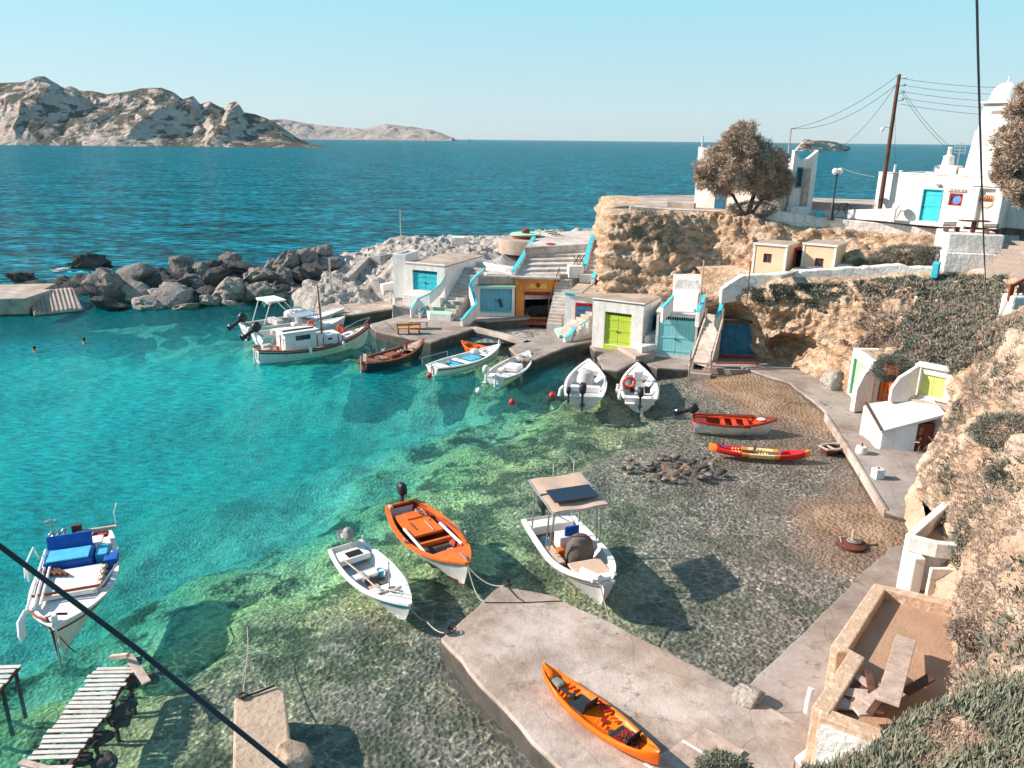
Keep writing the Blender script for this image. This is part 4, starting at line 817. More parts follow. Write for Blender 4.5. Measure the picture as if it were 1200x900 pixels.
# white stair box above it
r = thing('stair_block', 'white stair landing block with turquoise edges above the pale cyan doors', 'wall', g(800, 362, 3.3)); O = Vector(r.location)
mb = MB(); mb.prism([xy(g(a, b, 3.3) - O) for a, b in [(789,361),(817,365),(824,350),(798,345)]], -.3, 1.0); mb.build('wall', 'white', r, bevel=.04)
coping(r, [g(776,361,3.5) - O, g(789,347,4.2) - O], .25, .9); coping(r, [g(818,366,3.6) - O, g(825,347,4.4) - O], .25, .9)
mb = MB(); mb.prism([xy(g(a, b, 4.2) - O) for a, b in [(789,340),(846,344),(905,330),(905,316),(845,319),(788,324)]], -.4, 4.95 - O.z); mb.build('terrace', 'whitestone', r, bevel=.06)
# steep wooden steps with rails
st = stairs('boat_stairs', 'steep whitewashed steps with wooden rails between pale cyan and navy doors', g(838, 369, 3.2), g(822, 423, .5), 1.05, 12, 'tread', under=.3, walls=[
  {'path': [g(848,345,4.4), g(843,367,3.4), g(839,372,3.2)], 'drop': .8, 't': .2}])
O = Vector(st.location)
mb = MB()
for a, b in (((827,375),(808,431)), ((847,376),(832,433))):
    p0, p1 = g(a[0], a[1], 3.2) - O, g(b[0], b[1], .45) - O
    mb.beam(p0 + Vector((0, 0, .1)), p1 + Vector((0, 0, .1)), .09, .16); mb.beam(p1 + Vector((0, 0, -.7)), p1 + Vector((0, 0, 1.1)), .08, .08); mb.beam(p0 + Vector((0, 0, -.5)), p0 + Vector((0, 0, .7)), .07, .07)
mb.build('handrail', 'wood', st)
mb = MB(); p1, p2 = g(808, 433, .4) - O, g(832, 435, .4) - O
for z in (.0, .45): mb.beam(p1 + Vector((0, -.1, z)), p2 + Vector((0, -.1, z)), .07, .09)
mb.beam(p1 + Vector((0, -.2, -.3)), p2 + Vector((0, -.2, -.3)), .5, .4); mb.build('landing_frame', 'concrete_pale', st)
mb = MB(); p = g(818, 376, 3.0); mb.tube([(p.x, p.y, p.z - .3), (p.x + .05, p.y, p.z + 3.6)], .045, 6); tag(mb.build('wooden_pole', 'wood', None), 'thin wooden pole beside the steep steps', 'pole')
# navy doors in the cliff
pL = yp(834, 414, 45.7); pR = yp(884, 415, 45.5)
r, wd, ht = house('boathouse', 'faded navy blue double doors set into the cliff', 'boathouse', pL, pR, .55, 2.85, 1.0)
s = wd / 49
mb = MB(); wall_open(mb, wd + .25, ht, .25, [(.12, wd, .12, ht - .18)]); mb.build('wall', 'cliff', r); doors(r, .12, wd, .12, ht - .18, 'door_navy', slats=False)
mb = MB(); mb.bb((-.2, -.06, ht - .175), (wd + .2, .2, ht + .02)); mb.build('lintel', 'wood_dark', r)
mb = MB(); mb.bb((.1, -.25, -.1), (wd, -.01, .1)); mb.beam((.0, -1.4, -.05), (wd, -1.2, -.05), .2, .12); mb.build('door_sill', 'redbrown', r)
slab('quay', [(832,413),(884,416),(888,430),(828,428)], .5, -.8, 'concrete', 'concrete apron before the navy doors')
mb = MB(); p = g(876, 345, 5.0); mb.tube([(p.x, p.y, p.z - .6), (p.x, p.y, p.z + 1.8)], .03, 6); tag(mb.build('iron_post', 'rust'), 'thin iron post at the left end of the white path wall', 'post')
# ------------------------------------------------------------------ white path wall above the lower cliff
r = thing('path_wall', 'long uneven whitewashed parapet wall above the orange cliff', 'wall', (18, 44, 5)); O = Vector(r.location)
tops = [(846,338,45.3),(873,322,45.4),(905,322,45.2),(940,318,44.8),(975,315,44.6),(1010,314,44.3),(1050,311,43.9),(1088,314,43.4),(1130,316,42.8),(1189,317,41.8)]
bots = [(846,352),(873,348),(909,335),(940,334),(975,333),(1010,333),(1050,329),(1086,325),(1130,326),(1180,328)]
mb = MB()
T = [yp(*q) for q in tops]; Bz = [yp(b[0], b[1], t_[2] - .2).z - .25 for b, t_ in zip(bots, tops)]
TT = []; BB = []
for i in range(len(T) - 1):
    for k in range(6):
        f = k / 6; p = T[i].lerp(T[i + 1], f); p.z += .10 * fbm(p * 1.7); TT.append(p); BB.append(Bz[i] * (1 - f) + Bz[i + 1] * f)
V_ = []
for i, p in enumerate(TT): V_ += [(p.x - O.x, p.y - O.y, p.z - O.z), (p.x - O.x, p.y - O.y - .05, BB[i] - O.z), (p.x - O.x, p.y + .55 - O.y, BB[i] - O.z), (p.x - O.x, p.y + .5 - O.y, p.z - O.z + .02)]
F_ = [(4 * i + j, 4 * i + (j + 1) % 4, 4 * i + 4 + (j + 1) % 4, 4 * i + 4 + j) for i in range(len(TT) - 1) for j in range(4)] + [(0, 1, 2, 3), tuple(4 * len(TT) - 4 + j for j in (3, 2, 1, 0))]
mb.add(V_, F_); mb.build('wall', 'whitestone', r, bevel=.05)
for i, (a, b, h) in enumerate([(958,311,6.5),(992,310,6.6),(1020,309,6.6),(1062,308,6.6)]):
    mb = MB(); c = yp(a, b, 46.2); mb.box((c.x - O.x, c.y - O.y, c.z - O.z - .25), (1.6, 1.0, .5), .05); mb.build('step_block', 'white', r, bevel=.05)
slab('path', [(915,323),(940,316),(1010,312),(1100,309),(1190,314),(1210,306),(1100,298),(1000,305),(930,313)], 6.0, 5.75, 'tread', 'white path between the two cliffs')
mb = MB(); mb.strip([g(1097,309,6.9), g(1099,306,6.95)], .35, drop=.8); tag(mb.build('white_block', 'turq', bevel=.04), 'short wall end painted turquoise at the foot of the terrace block', 'wall')
# peach hut in two parts
for (x0, x1, lab, wn) in ((880, 922, 'peach rendered hut with white edges under the chapel, the left half', 'l'), (937, 979, 'peach rendered hut with white edges under the chapel, the right half', 'r')):
    yb = 46.9 if wn == 'l' else 46.4
    pL, pR = yp(x0 + 1, 319, yb), yp(x1 - 3, 321, yb - 1.1)
    zt = yp(x0, 286, yb).z
    r, wd, ht = house('hut', lab, 'hut', pL, pR, pL.z - .5, zt, 2.4); s = wd / (x1 - x0)
    ox = (13 if wn == 'l' else 17) * s; oz = ht - (1.05 if wn == 'l' else 1.3)
    mb = MB(); wall_open(mb, wd, ht, .2, [(ox, ox + .5, oz, oz + .55)]); mb.bb((0, .2, 0), (.2, 2.4, ht)); mb.bb((wd - .2, .2, 0), (wd, 2.4, ht)); mb.bb((.2, 2.2, 0), (wd - .2, 2.4, ht)); mb.build('wall', 'peach', r)
    mb = MB(); mb.bb((-.05, -.05, ht + .003), (wd + .05, 2.45, ht + .06)); mb.build('roof', 'roofsand', r); mb = MB(); mb.bb((-.08, -.09, ht - .02), (wd + .08, -.052, ht + .1)); mb.bb((wd + .052, -.052, ht - .02), (wd + .09, 2.4, ht + .1)); mb.bb((-.04, -.04, 0), (.09, -.003, ht)); mb.bb((wd - .09, -.04, 0), (wd + .04, -.003, ht)); mb.build('trim', 'white', r, bevel=.015)
    window(r, ox, ox + .5, oz, oz + .55, 'redbrown')
pL, pR = yp(923, 319, 47.3), yp(937, 319, 46.9)
r = thing('hut_entrance', 'red door in the gap between the two peach huts', 'doorway', (pL.x, pL.y, pL.z - .2), frame(pL, pR)[0])
mb = MB(); mb.bb((0, 0, 0), (.32, .06, 1.6)); mb.build('door', 'door_red', r); mb = MB(); mb.bb((.33, .3, 0), (.8, .36, 1.6)); mb.build('inner_wall', 'dark', r); mb = MB(); mb.bb((-.05, -.05, 1.603), (.85, 2.0, 1.7)); mb.build('lintel', 'redbrown', r)
# ------------------------------------------------------------------ chapel
A_, B_, C_ = yp(813, 241, 58.2), yp(922, 247, 54.3), yp(949, 249, 54.2)
A_.z = B_.z = C_.z = PLZ
D_ = Vector((C_.x + 2.2, C_.y + 6.5, PLZ)); E_ = Vector((A_.x + 2.6, A_.y + 4.0, PLZ))
r = thing('chapel', 'white seaside chapel with scooped gable and narrow blue windows behind the tree', 'chapel', A_); O = Vector(A_)
hz = yp(817, 171, 58.2).z - PLZ; hz2 = yp(930, 190, 54.3).z - PLZ
L_ = [(p - O) for p in (A_, B_, C_, D_, E_)]
mb = MB(); mb.prism([xy(p) for p in L_], -.4, lambda x, y: hz - .05 - 1.0 * min(1, max(0, x / 5.5)) ** 2); mb.build('wall', 'white', r)
# battered right facade with scooped top
rz, wd = frame(B_, C_); hC = yp(958, 176, 54.2).z - PLZ; hB = yp(925, 176, 54.3).z - PLZ
ct = Matrix.Rotation(rz, 3, 'Z'); off = B_ - O
P0 = []; nseg = 14
for i in range(nseg + 1):
    u = i / nseg; zt = hB * (1 - u) + hC * u - .62 * math.sin(math.pi * u ** .8) ** 1.1; P0.append((u * (wd + .0), zt))
mb = MB(); pts = [(0, -.003, -.3), (wd, -.003, -.3)] ; V_ = []
for x_, z_ in P0: V_ += [ct @ Vector((x_, -.25, z_)) + off, ct @ Vector((x_, .35, z_)) + off, ct @ Vector((x_, -.3, -.4)) + off, ct @ Vector((x_, .35, -.4)) + off]
F_ = []
for i in range(nseg):
    o = 4 * i; F_ += [(o, o + 4, o + 5, o + 1), (o + 2, o + 6, o + 4, o), (o + 1, o + 5, o + 7, o + 3)]
F_ += [(0, 1, 3, 2), tuple(4 * nseg + j for j in (0, 2, 3, 1))]
mb.add(V_, F_); gb = mb.build('gable', 'white', r)
for (xf, z0_, z1_, lab) in ((.30, 1.7, 3.1, 'window'), (.62, .1, 3.0, 'door')):
    c = ct @ Vector((xf * wd, -.3, 0)) + off; mb = MB(); mb.box((c.x, c.y, (z0_ + z1_) / 2), (.5, .06, z1_ - z0_), rz); q = mb.build(lab, 'door_blue' if lab == 'window' else 'concrete_pale', r); mb = MB(); mb.box((c.x + .02, c.y - .045, (z0_ + z1_) / 2), (.34, .03, z1_ - z0_ - .2), rz); mb.build('pane', 'glass' if lab == 'window' else 'wood', q)
# blue door on the left face, small annex
rz2, wd2 = frame(A_, B_); ct = Matrix.Rotation(rz2, 3, 'Z')
c = ct @ Vector((wd2 * .29, -.03, 1.0)); mb = MB(); mb.box(c, (.75, .08, 2.1), rz2); mb.build('door', 'door_navy', r)
c = ct @ Vector((wd2 * .82, -.5, .9)); mb = MB(); mb.box(c, (2.2, .9, 2.4), rz2); mb.build('annex_wall', 'white', r, bevel=.05)
c = ct @ Vector((.2, .2, hz + .3)); mb = MB(); mb.box(c, (.1, .1, .8)); mb.build('finial', 'white', r)
# chapel doorstep block
mb = MB(); c = yp(935, 247, 53.2); mb.box((c.x, c.y, PLZ + .25), (1.3, .8, .5)); tag(mb.build('white_block', 'white', bevel=.04), 'low white step block at the foot of the chapel gable', 'block')
# sea wall behind
mb = MB(); mb.strip([yp(950,236,58.5), yp(985,238,57.5), yp(1024,240,55)], .4, drop=.9); tag(mb.build('sea_wall', 'concrete_pale', bevel=.03), 'low grey stone sea wall between chapel and church', 'wall')
mb = MB(); mb.strip([yp(738,241,54.3), yp(790,245,54.0), yp(846,247,53.9)], .35, drop=.55); tag(mb.build('terrace_wall', 'whitestone', bevel=.03), 'low pale wall with reddish stones at the promontory edge left of the tree', 'wall')
mb = MB(); mb.strip([yp(783,236,58), yp(815,238,57)], .4, drop=.8); tag(mb.build('terrace_wall', 'concrete_pale', bevel=.03), 'short concrete wall at the left foot of the chapel', 'wall')
r = thing('patio_wall', 'long white parapet wall of the church terrace with a turquoise corner', 'wall', (22, 51, 8)); O = Vector(r.location)
mb = MB(); mb.strip([q - O for q in (yp(893,246,52.9), yp(911,247,52.4), yp(960,254,51.2), yp(1040,262,49.4), yp(1120,270,47.6), yp(1195,276,46))], .35, drop=1.25); mb.build('wall', 'whitestone', r, bevel=.05)
mb = MB(); p = yp(960, 250, 51.1) - O; mb.box((p.x, p.y, p.z - .05), (.5, .42, .3)); mb.build('painted_corner', 'turq', r)
# ------------------------------------------------------------------ church with tower
a0 = yp(1048, 257, 50); b0 = yp(1198, 268, 44.2); a0.z = b0.z = PLZ
d0 = (b0 - a0); wl = yp(1022, 255, 51.0); wl.z = PLZ
rz, wd = frame(wl, b0)
r = thing('church', 'white flat-roofed church building with turquoise door, round window and domed bell tower', 'church', wl, rz)
def lx(px):   # distance along the facade of a point seen in pixel column px
    a, b = 0.0, 14.0; rm_ = Matrix.Rotation(rz, 3, 'Z')
    for _ in range(40):
        c = (a + b) / 2
        if proj(wl + rm_ @ Vector((c, 0, 1)))[0] < px: a = c
        else: b = c
    return a
HW = 2.85
dx0, dx1 = lx(1080), lx(1101); wx = lx(1118); px0, px1 = lx(1137), lx(1174)
mb = MB(); wall_open(mb, px1 - .1, HW, .35, [(dx0, dx1, .12, 1.98), (wx - .38, wx + .38, 1.15, 1.85)])
mb.bb((0, .35, 0), (.35, 6, HW)); mb.bb((.35, 5.65, 0), (px1 - .1, 6, HW)); mb.bb((px1 - .45, .35, 0), (px1 - .1, 5.65, HW)); mb.bb((px1 - .1, 1.2, 0), (px1 + 4.5, 6, HW - .3)); mb.build('wall', 'white', r, bevel=.03)
mb = MB(); mb.bb((.35, .35, HW - .25), (px1 - .45, 5.65, HW - .1)); mb.build('roof', 'whitestone', r)
mb = MB(); mb.bb((-.03, -.03, HW + .003), (px1 - .1, .38, HW + .08)); mb.bb((lx(1074), 1.5, HW), (lx(1100), 2.4, HW + .55)); mb.bb((lx(1102), 1.6, HW), (lx(1139), 2.2, HW + .42)); mb.build('parapet', 'white', r, bevel=.03)
doors(r, dx0, dx1, .12, 1.98, 'door_turq', leaves=1, slats=False, frame_m='turq', y=.1)
mb = MB(); q = [(wx - .38, 1.15), (wx + .38, 1.15), (wx + .38, 1.85), (wx - .38, 1.85)]; mb.bb((wx - .42, .02, 1.11), (wx + .42, .12, 1.2)); mb.bb((wx - .42, .02, 1.8), (wx + .42, .12, 1.89)); mb.bb((wx - .42, .02, 1.2), (wx - .3, .12, 1.8)); mb.bb((wx + .3, .02, 1.2), (wx + .42, .12, 1.8)); wf = mb.build('window', 'redbrown', r)
mb = MB(); mb.torus((wx, .1, 1.5), .3, .05, (0, 1, 0), 24, 6); mb.build('round_frame', 'door_red', wf); mb = MB(); mb.lathe([(.28, 0), (.28, .02)], n=24); o = mb.build('pane', mat('blue_glass', lin(110, 150, 210), lin(90, 130, 200), rough=.1, bump=0), wf); o.rotation_euler = (R(90), 0, 0); o.location = (wx, .14, 1.5)
mb = MB(); mb.bb((wx - .5, -.1, 1.98), (wx + .5, .0, 2.03)); [mb.bb((wx - .4 + .2 * i, -.09, 2.03), (wx - .3 + .2 * i, -.02, 2.12)) for i in range(5)]; mb.build('window_shelf', 'wood', r)
mb = MB(); mb.bb((lx(1096) - .12, -.16, 2.25), (lx(1096) + .12, -.0, 2.35)); mb.build('wall_lamp', 'metal', r)
mb = MB(); mb.bb((-.1, -.5, -.12), (px0, -.003, .06)); mb.build('plinth', 'whitestone', r, bevel=.03)
# portal
pw = px1 - px0; PH = 2.35
mb = MB(); mb.bb((px0, -.28, 0), (px0 + .42, -.003, PH)); mb.bb((px1 - .42, -.28, 0), (px1, -.003, PH)); mb.bb((px0 - .12, -.36, PH + .003), (px1 + .12, -.003, PH + .16)); mb.bb((px0 + .42, -.28, PH - .12), (px1 - .42, -.003, PH)); mb.build('portal', 'white', r, bevel=.03)
cx = (px0 + px1) / 2; rr = (pw - .84) / 2
mb = MB(); pts = [(cx + rr * math.cos(t), PH - .85 + rr * math.sin(t) * .85) for t in [math.pi * i / 16 for i in range(17)]]
mb.add([(x_, -.06, z_) for x_, z_ in pts] + [(x_, -.002, z_) for x_, z_ in pts], [tuple(range(16, -1, -1))] + [(i, i + 1, 18 + i, 17 + i) for i in range(16)]); tp = mb.build('tympanum', 'redbrown', r)
mb = MB(); [mb.bb((cx - .35 + i * .12, -.08, PH - .7 + .03 * (i % 2)), (cx - .29 + i * .12, -.061, PH - .45)) for i in range(6)]; mb.torus((cx, -.07, PH - .85), rr * .78, .03, (0, 1, 0), 24, 6); mb.build('ornament', mat('tan_ornament', lin(190, 150, 110)), tp)
mb = MB(); mb.bb((px0 + .42, -.05, 0), (px1 - .42, -.002, PH - .86)); mb.build('inner_panel', mat('pale_pink_render', (.66, .58, .52), (.6, .52, .47)), r)
mb = MB(); [mb.lathe([(.10, 0), (.16, .1), (.1, .22), (.15, .4), (.14, .62), (.06, .75)], (px0 + .45 + i * .42, .25, PH + .17), 12) for i in range(3)]; mb.build('balusters', 'whitestone', r, smooth=True)
# bell tower
tc = Matrix.Rotation(0, 3, 'Z') @ Vector(((px0 + px1) / 2 - .95, 2.3, 0)); tz = PLZ
yT = (Matrix.Rotation(rz, 3, 'Z') @ tc + wl).y
zc = yp(1155, 119, yT).z - PLZ; zd = yp(1180, 95, yT).z - PLZ
mb = MB()
for k_, (z0_, z1_, w0_, w1_) in enumerate(((0, zc - 1.6, 2.7, 1.9), (zc - 1.6, zc - .12, 1.75, 1.6))):
    mb.add([(tc.x + a * w0_ / 2, tc.y + b * w0_ / 2, z0_) for a, b in ((-1, -1), (1, -1), (1, 1), (-1, 1))] + [(tc.x + a * w1_ / 2, tc.y + b * w1_ / 2, z1_) for a, b in ((-1, -1), (1, -1), (1, 1), (-1, 1))], [(3, 2, 1, 0), (4, 5, 6, 7), (0, 1, 5, 4), (1, 2, 6, 5), (2, 3, 7, 6), (3, 0, 4, 7)])
mb.bb((tc.x - 1.02, tc.y - 1.02, zc - .117), (tc.x + 1.02, tc.y + 1.02, zc + .03)); tw = mb.build('bell_tower', 'white', r, bevel=.03)
mb = MB(); mb.bb((tc.x - .3, tc.y - .83, zc - 1.35), (tc.x + .3, tc.y - .80, zc - .5)); mb.build('belfry_opening', 'concrete', tw)
mb = MB(); hd_ = zd - zc - .05; mb.lathe([(.82, .033), (.82, .12)] + [(.82 * math.cos(t), .12 + (hd_ - .12) * math.sin(t)) for t in [i * math.pi / 2 / 8 for i in range(8)]] + [(.06, hd_), (.04, hd_ + .3)], (tc.x, tc.y, zc), 28); mb.build('dome', 'white', tw, smooth=True)
mb = MB(); mb.lathe([(.05, -.1), (.28, .12), (.3, .16)], n=16); o = mb.build('satellite_dish', 'gelgrey', r, smooth=True); o.location = (lx(1057), -.55, .9); o.rotation_euler = (R(70), 0, R(-30))
mb = MB(); mb.tube([(lx(1057), -.5, .9), (lx(1057) - .3, -.3, .9), (lx(1057) - .3, -.1, .2)], .03, 6); mb.build('dish_arm', 'metal', r)
mb = MB(); x_ = lx(1086); mb.lathe([(.36, 0), (.3, .5), (.32, .6), (.14, .68), (.12, 1.0), (.16, 1.05), (.1, 1.15)], (x_, 1.9, HW + .5), 14); mb.build('chimney', 'white', r, smooth=True)
mb = MB(); x_ = lx(1098); mb.tube([(x_, 1.8, HW), (x_, 1.8, HW + 1.9)], .03, 6); [mb.tube([(x_ - .35, 1.8, HW + 1.3 + .18 * i), (x_ + .35, 1.8, HW + 1.3 + .18 * i)], .015, 5) for i in range(4)]; mb.tube([(x_ - .3, 1.8, HW + 1.3), (x_ - .3, 1.8, HW + 1.9)], .012, 5); mb.tube([(x_ + .3, 1.8, HW + 1.3), (x_ + .3, 1.8, HW + 1.9)], .012, 5); mb.build('antenna', 'metal', r)
mb = MB(); mb.tube([(lx(1038), .5, HW - .2), (lx(1038), .5, HW + .55)], .07, 8); mb.tube([(lx(1046), .5, HW - .1), (lx(1046), .5, HW + .2)], .12, 8); mb.build('vent_pipe', 'white', r)
mb = MB(); mb.prism([(-.9, -1.5), (2.0, -1.2), (2.0, -1.0), (-.9, -1.3)], 0, lambda x, y: .55 + .28 * max(0, (x + .9) / 2.9)); tag_ = mb.build('ramp_wall', 'white', r, bevel=.02)
# ------------------------------------------------------------------ picnic terrace block
pL, pR = yp(1108, 313, 43.0), yp(1164, 316, 42.4)
r, wd, ht = house('terrace_block', 'two-tier whitewashed masonry terrace block below the church', 'terrace', pL, pR, pL.z - .3, yp(1115, 274, 43.2).z, 3.2)
mb = MB(); mb.bb((-.1, 0, 0), (wd + .1, 3.2, ht * .52)); mb.bb((.0, .35, ht * .52 - .01), (wd + .35, 3.2, ht)); mb.build('wall', 'whitestone', r, bevel=.06)
rz = r.rotation_euler.z; tz_ = r.location.z + ht
def tl(x_, y_): q = Matrix.Rotation(rz, 3, 'Z') @ Vector((x_, y_, 0)); return (r.location.x + q.x, r.location.y + q.y, tz_)
T_ = thing('picnic_table', 'grey picnic table with one central leg on the white terrace block', 'table', tl(wd * .58, 1.3), rz)
mb = MB(); mb.bb((-.75, -.35, .62), (.75, .35, .68)); mb.build('table_top', 'wood_dark', T_, bevel=.01); mb = MB(); mb.bb((-.1, -.12, 0), (.1, .12, .615)); mb.build('leg', 'wood_dark', T_)
T_ = thing('bench', 'slatted bench at the left end of the terrace block', 'bench', tl(.35, 1.4), rz + .5); T_.scale = (.75, .75, .6)
for k_, (a_, lab) in enumerate(((0, 'seat'),)): mb = MB(); [mb.bb((-.6, -.2 + .14 * i, .4), (.6, -.1 + .14 * i, .44)) for i in range(3)]; mb.build('seat', 'wood_dark', T_)
mb = MB(); [mb.bb((-.6, .26, .5 + .13 * i), (.6, .29, .6 + .13 * i)) for i in range(3)]; mb.build('backrest', 'wood_dark', T_); 
for a_ in (-.5, .5): mb = MB(); mb.bb((a_ - .03, -.2, 0), (a_ + .03, .28, .395)); mb.build('leg', 'wood_dark', T_)
T2 = copy_tree(T_); T2.location = tl(wd - .1, .9); T2.rotation_euler.z = rz + .4; T2['label'] = 'slatted bench at the right end of the terrace block'
stairs('stone_stairs', 'grey shaded steps at the right edge climbing to the church', yp(1215, 284, 42.5), yp(1185, 316, 40.3), 2.4, 7, 'concrete_pale')
# ------------------------------------------------------------------ right-hand houses at the promenade
# green door house: facade runs away from camera, door faces the water
pN = g(1015, 476, .5); pF = g(993, 461, .5)
base_f = g(992, 461, .5); base_n = g(1014, 480, .5)
rz, wd = frame(base_f, base_n)
zt = yp(1003, 409, base_f.y - .3).z
r = thing('boathouse', 'white boathouse with tall pale green door facing the water on the right', 'boathouse', base_f, rz); ht = zt - .5
mb = MB(); wall_open(mb, wd, ht, .25, [(.35, wd - .55, .12, ht - .45)]); mb.bb((0, .25, 0), (.3, 3, ht)); mb.bb((wd - .3, .25, 0), (wd, 3, ht)); mb.bb((.3, 2.7, 0), (wd - .3, 3, ht)); mb.build('wall', 'white', r, bevel=.03)
mb = MB(); mb.bb((.3, .25, ht - .2), (wd - .3, 2.7, ht - .02)); mb.build('roof', 'slope', r); doors(r, .35, wd - .55, .12, ht - .45, 'door_green', slats=False, frame_m='mint', leaves=2)
mb = MB(); mb.strip([Vector((wd + .05, .1, ht - .15)), Vector((wd + .2, -.45, ht - .5)), Vector((wd + .35, -.8, ht - 1.3))], .3, base=0); mb.build('buttress', 'white', r, bevel=.04)
# whitewashed rock foot left of it

# flat white shed with sloping slab roof
ys_ = g(1033, 527, .46).y; pts = [yp(1033,505,ys_), yp(1109,485,ys_ - .3), yp(1089,463,ys_ + 1.2), yp(1015,473,ys_ + 1.7)]
O = g(1050, 525, .5)
r = thing('shed', 'white shed with a large pale flat slab roof beside the promenade', 'shed', O)
zz_ = sum(p.z for p in pts) / 4
Q = [Vector((p.x, p.y, p.z)) for p in pts]
mb = MB(); mb.add([(q - O) for q in Q] + [(q - O - Vector((0, 0, .14))) for q in Q], [(0, 1, 2, 3), (7, 6, 5, 4), (0, 4, 5, 1), (1, 5, 6, 2), (2, 6, 7, 3), (3, 7, 4, 0)]); mb.build('roof', mat('smooth_pale_screed', (.66, .60, .57), (.60, .54, .51)), r, bevel=.02)
ce = sum(Q, Vector()) / 4; W_ = [ce + (q - ce) * .93 for q in Q]
def wbeam(a, b, z0=0): 
    mb_ = MB(); a, b = a - O, b - O; mb_.add([(a.x, a.y, z0 - .3), (b.x, b.y, z0 - .3), (b.x, b.y, b.z - .145), (a.x, a.y, a.z - .145)] + [(a.x + .12, a.y + .2, z0 - .3), (b.x - .12, b.y + .2, z0 - .3), (b.x - .12, b.y + .2, b.z - .145), (a.x + .12, a.y + .2, a.z - .145)], [(0, 1, 2, 3), (7, 6, 5, 4), (0, 4, 5, 1), (1, 5, 6, 2), (2, 6, 7, 3), (3, 7, 4, 0)]); return mb_
wbeam(W_[0], W_[0].lerp(W_[1], .6)).build('front_wall', 'white', r); wbeam(W_[3], W_[0]).build('side_wall', 'white', r); wbeam(W_[1], W_[2]).build('side_wall', 'white', r); wbeam(W_[2], W_[3]).build('back_wall', 'white', r)
mb = MB(); a = W_[0].lerp(W_[1], .62) - O; mb.bb((a.x, a.y + .3, 0), (a.x + 1.2, a.y + .4, 1.1)); mb.build('inner_wall', 'redbrown', r)
mb = MB(); mb.tube([Q[0] - O + Vector((-.03, 0, .05)), Q[3] - O + Vector((-.03, 0, .05))], .05, 6); mb.build('gutter', 'wood_dark', r)
# little red door behind (between green door house and slab)
r2 = thing('gate', 'small red wooden gate in the dark gap behind the slab roof shed', 'gate', g(1029, 470, 1.0), -.9)
mb = MB(); [mb.bb((i * .2, 0, 0), (i * .2 + .16, .05, 1.9)) for i in range(4)]; mb.build('door', 'boatorange', r2); mb = MB(); mb.bb((-.1, .06, 0), (.9, .12, 2.1)); mb.build('door_frame', 'redbrown', r2)
# shutter house
pL = yp(1074, 463, 32.4); pR = yp(1108, 465, 31.6)
r, wd, ht = house('boathouse', 'white terrace house with pale green slatted shutters and curved wing wall', 'house', pL, pR, pL.z - .1, yp(1070, 430, 32.4).z, 2)
s = wd / 34
mb = MB(); wall_open(mb, wd + .2, ht, .25, [(2 * s, wd - .1, .15, ht - .3)]); mb.bb((-.15, .25, 0), (wd + .2, .4, ht)); mb.build('wall', 'white', r, bevel=.04)
for a, b in ((2 * s, (2 * s + wd - .1) / 2 - .01), ((2 * s + wd - .1) / 2 + .01, wd - .1)):
    mb = MB(); mb.bb((a, .08, .15), (a + .06, .14, ht - .3)); mb.bb((b - .06, .08, .15), (b, .14, ht - .3)); k = 8
    for i in range(k): z = .15 + (i + .5) * (ht - .45) / k; mb.bb((a + .06, .09, z - .055), (b - .06, .13, z + .055))
    mb.build('shutter', 'shutter', r)
mb = MB(); mb.bb((-.25, -.12, ht + .003), (wd + .35, .5, ht + .14)); mb.build('lintel', 'white', r, bevel=.05)
mb = MB(); mb.strip([Vector((-.1, 0, ht + .1)), Vector((-.3, -.35, ht - .1)), Vector((-.65, -.65, ht - .45)), Vector((-.85, -.85, ht - 1.0))], .2, base=-.2); mb.build('wing_wall', 'white', r, bevel=.05)
mb = MB(); mb.strip([Vector((wd + .2, 0, ht - .1)), Vector((wd + .9, -.2, ht - .2)), Vector((wd + 1.6, -.7, ht - .4))], .25, base=-.4); mb.build('wing_wall', 'white', r, bevel=.05)
mb = MB(); mb.prism([(-.3, -.35), (wd + 1.0, -.35), (wd + 1.4, .0), (-.15, .0)], -.35, -.02); mb.build('terrace', 'roofsand', r)
mb = MB(); c = (wd + .4, -.5, .08); mb.lathe([(.2, 0), (.24, .1), (.22, .2)], c, 12); tag(mb.build('blue_bucket', 'turq', None), 'small turquoise tub on the terrace behind the slab roof', 'tub'); bpy.data.objects['blue_bucket'].location = r.location
# white house corner lower right
r = thing('house', 'corner of a white house with a low L-shaped roof parapet at the hillside foot', 'house', g(1075, 690, .6)); O = Vector(r.location)
zt = 2.75
Pp = [g(1122, 578, zt), g(1066, 627, zt), g(1098, 635, zt), g(1150, 640, zt)]
mb = MB(); mb.strip([p - O for p in Pp[:2]], .22, base=0); mb.strip([p - O + Vector((0, 0, .004)) for p in Pp[1:]], .22, base=zt - O.z - .45); mb.build('parapet', 'white', r, bevel=.03)
mb = MB(); q = [Pp[1], Pp[2], Pp[3], Pp[3] + Vector((.5, 4, 0)), Pp[0]]; ce = sum(q, Vector()) / 5; mb.prism([xy(ce + (p - ce) * .93 - O) for p in q], -.2, zt - O.z - .5); mb.build('wall', 'white', r, bevel=.03)
mb = MB(); mb.prism([xy(p - O) for p in (Pp[1] + Vector((.1, 0, 0)), Pp[2], Pp[3], g(1200, 620, zt), g(1160, 560, zt), Pp[0])], zt - O.z - .499, zt - O.z - .44); mb.build('roof', 'sandfloor', r)
mb = MB(); a, b = g(1071, 690, .6) - O, g(1066, 637, 2.2) - O; c = Pp[1] - O; mb.bb((c.x - .02, c.y - .5, 0), (c.x + .3, c.y - .05, zt - O.z - .46)); mb.build('pillar', 'white', r, bevel=.04)
c = Pp[2] - O
mb = MB(); mb.bb((c.x - .25, c.y - .42, .35), (c.x + 1.0, c.y - .3, 1.55)); sh = mb.build('panel', 'whitestone', r, bevel=.02)
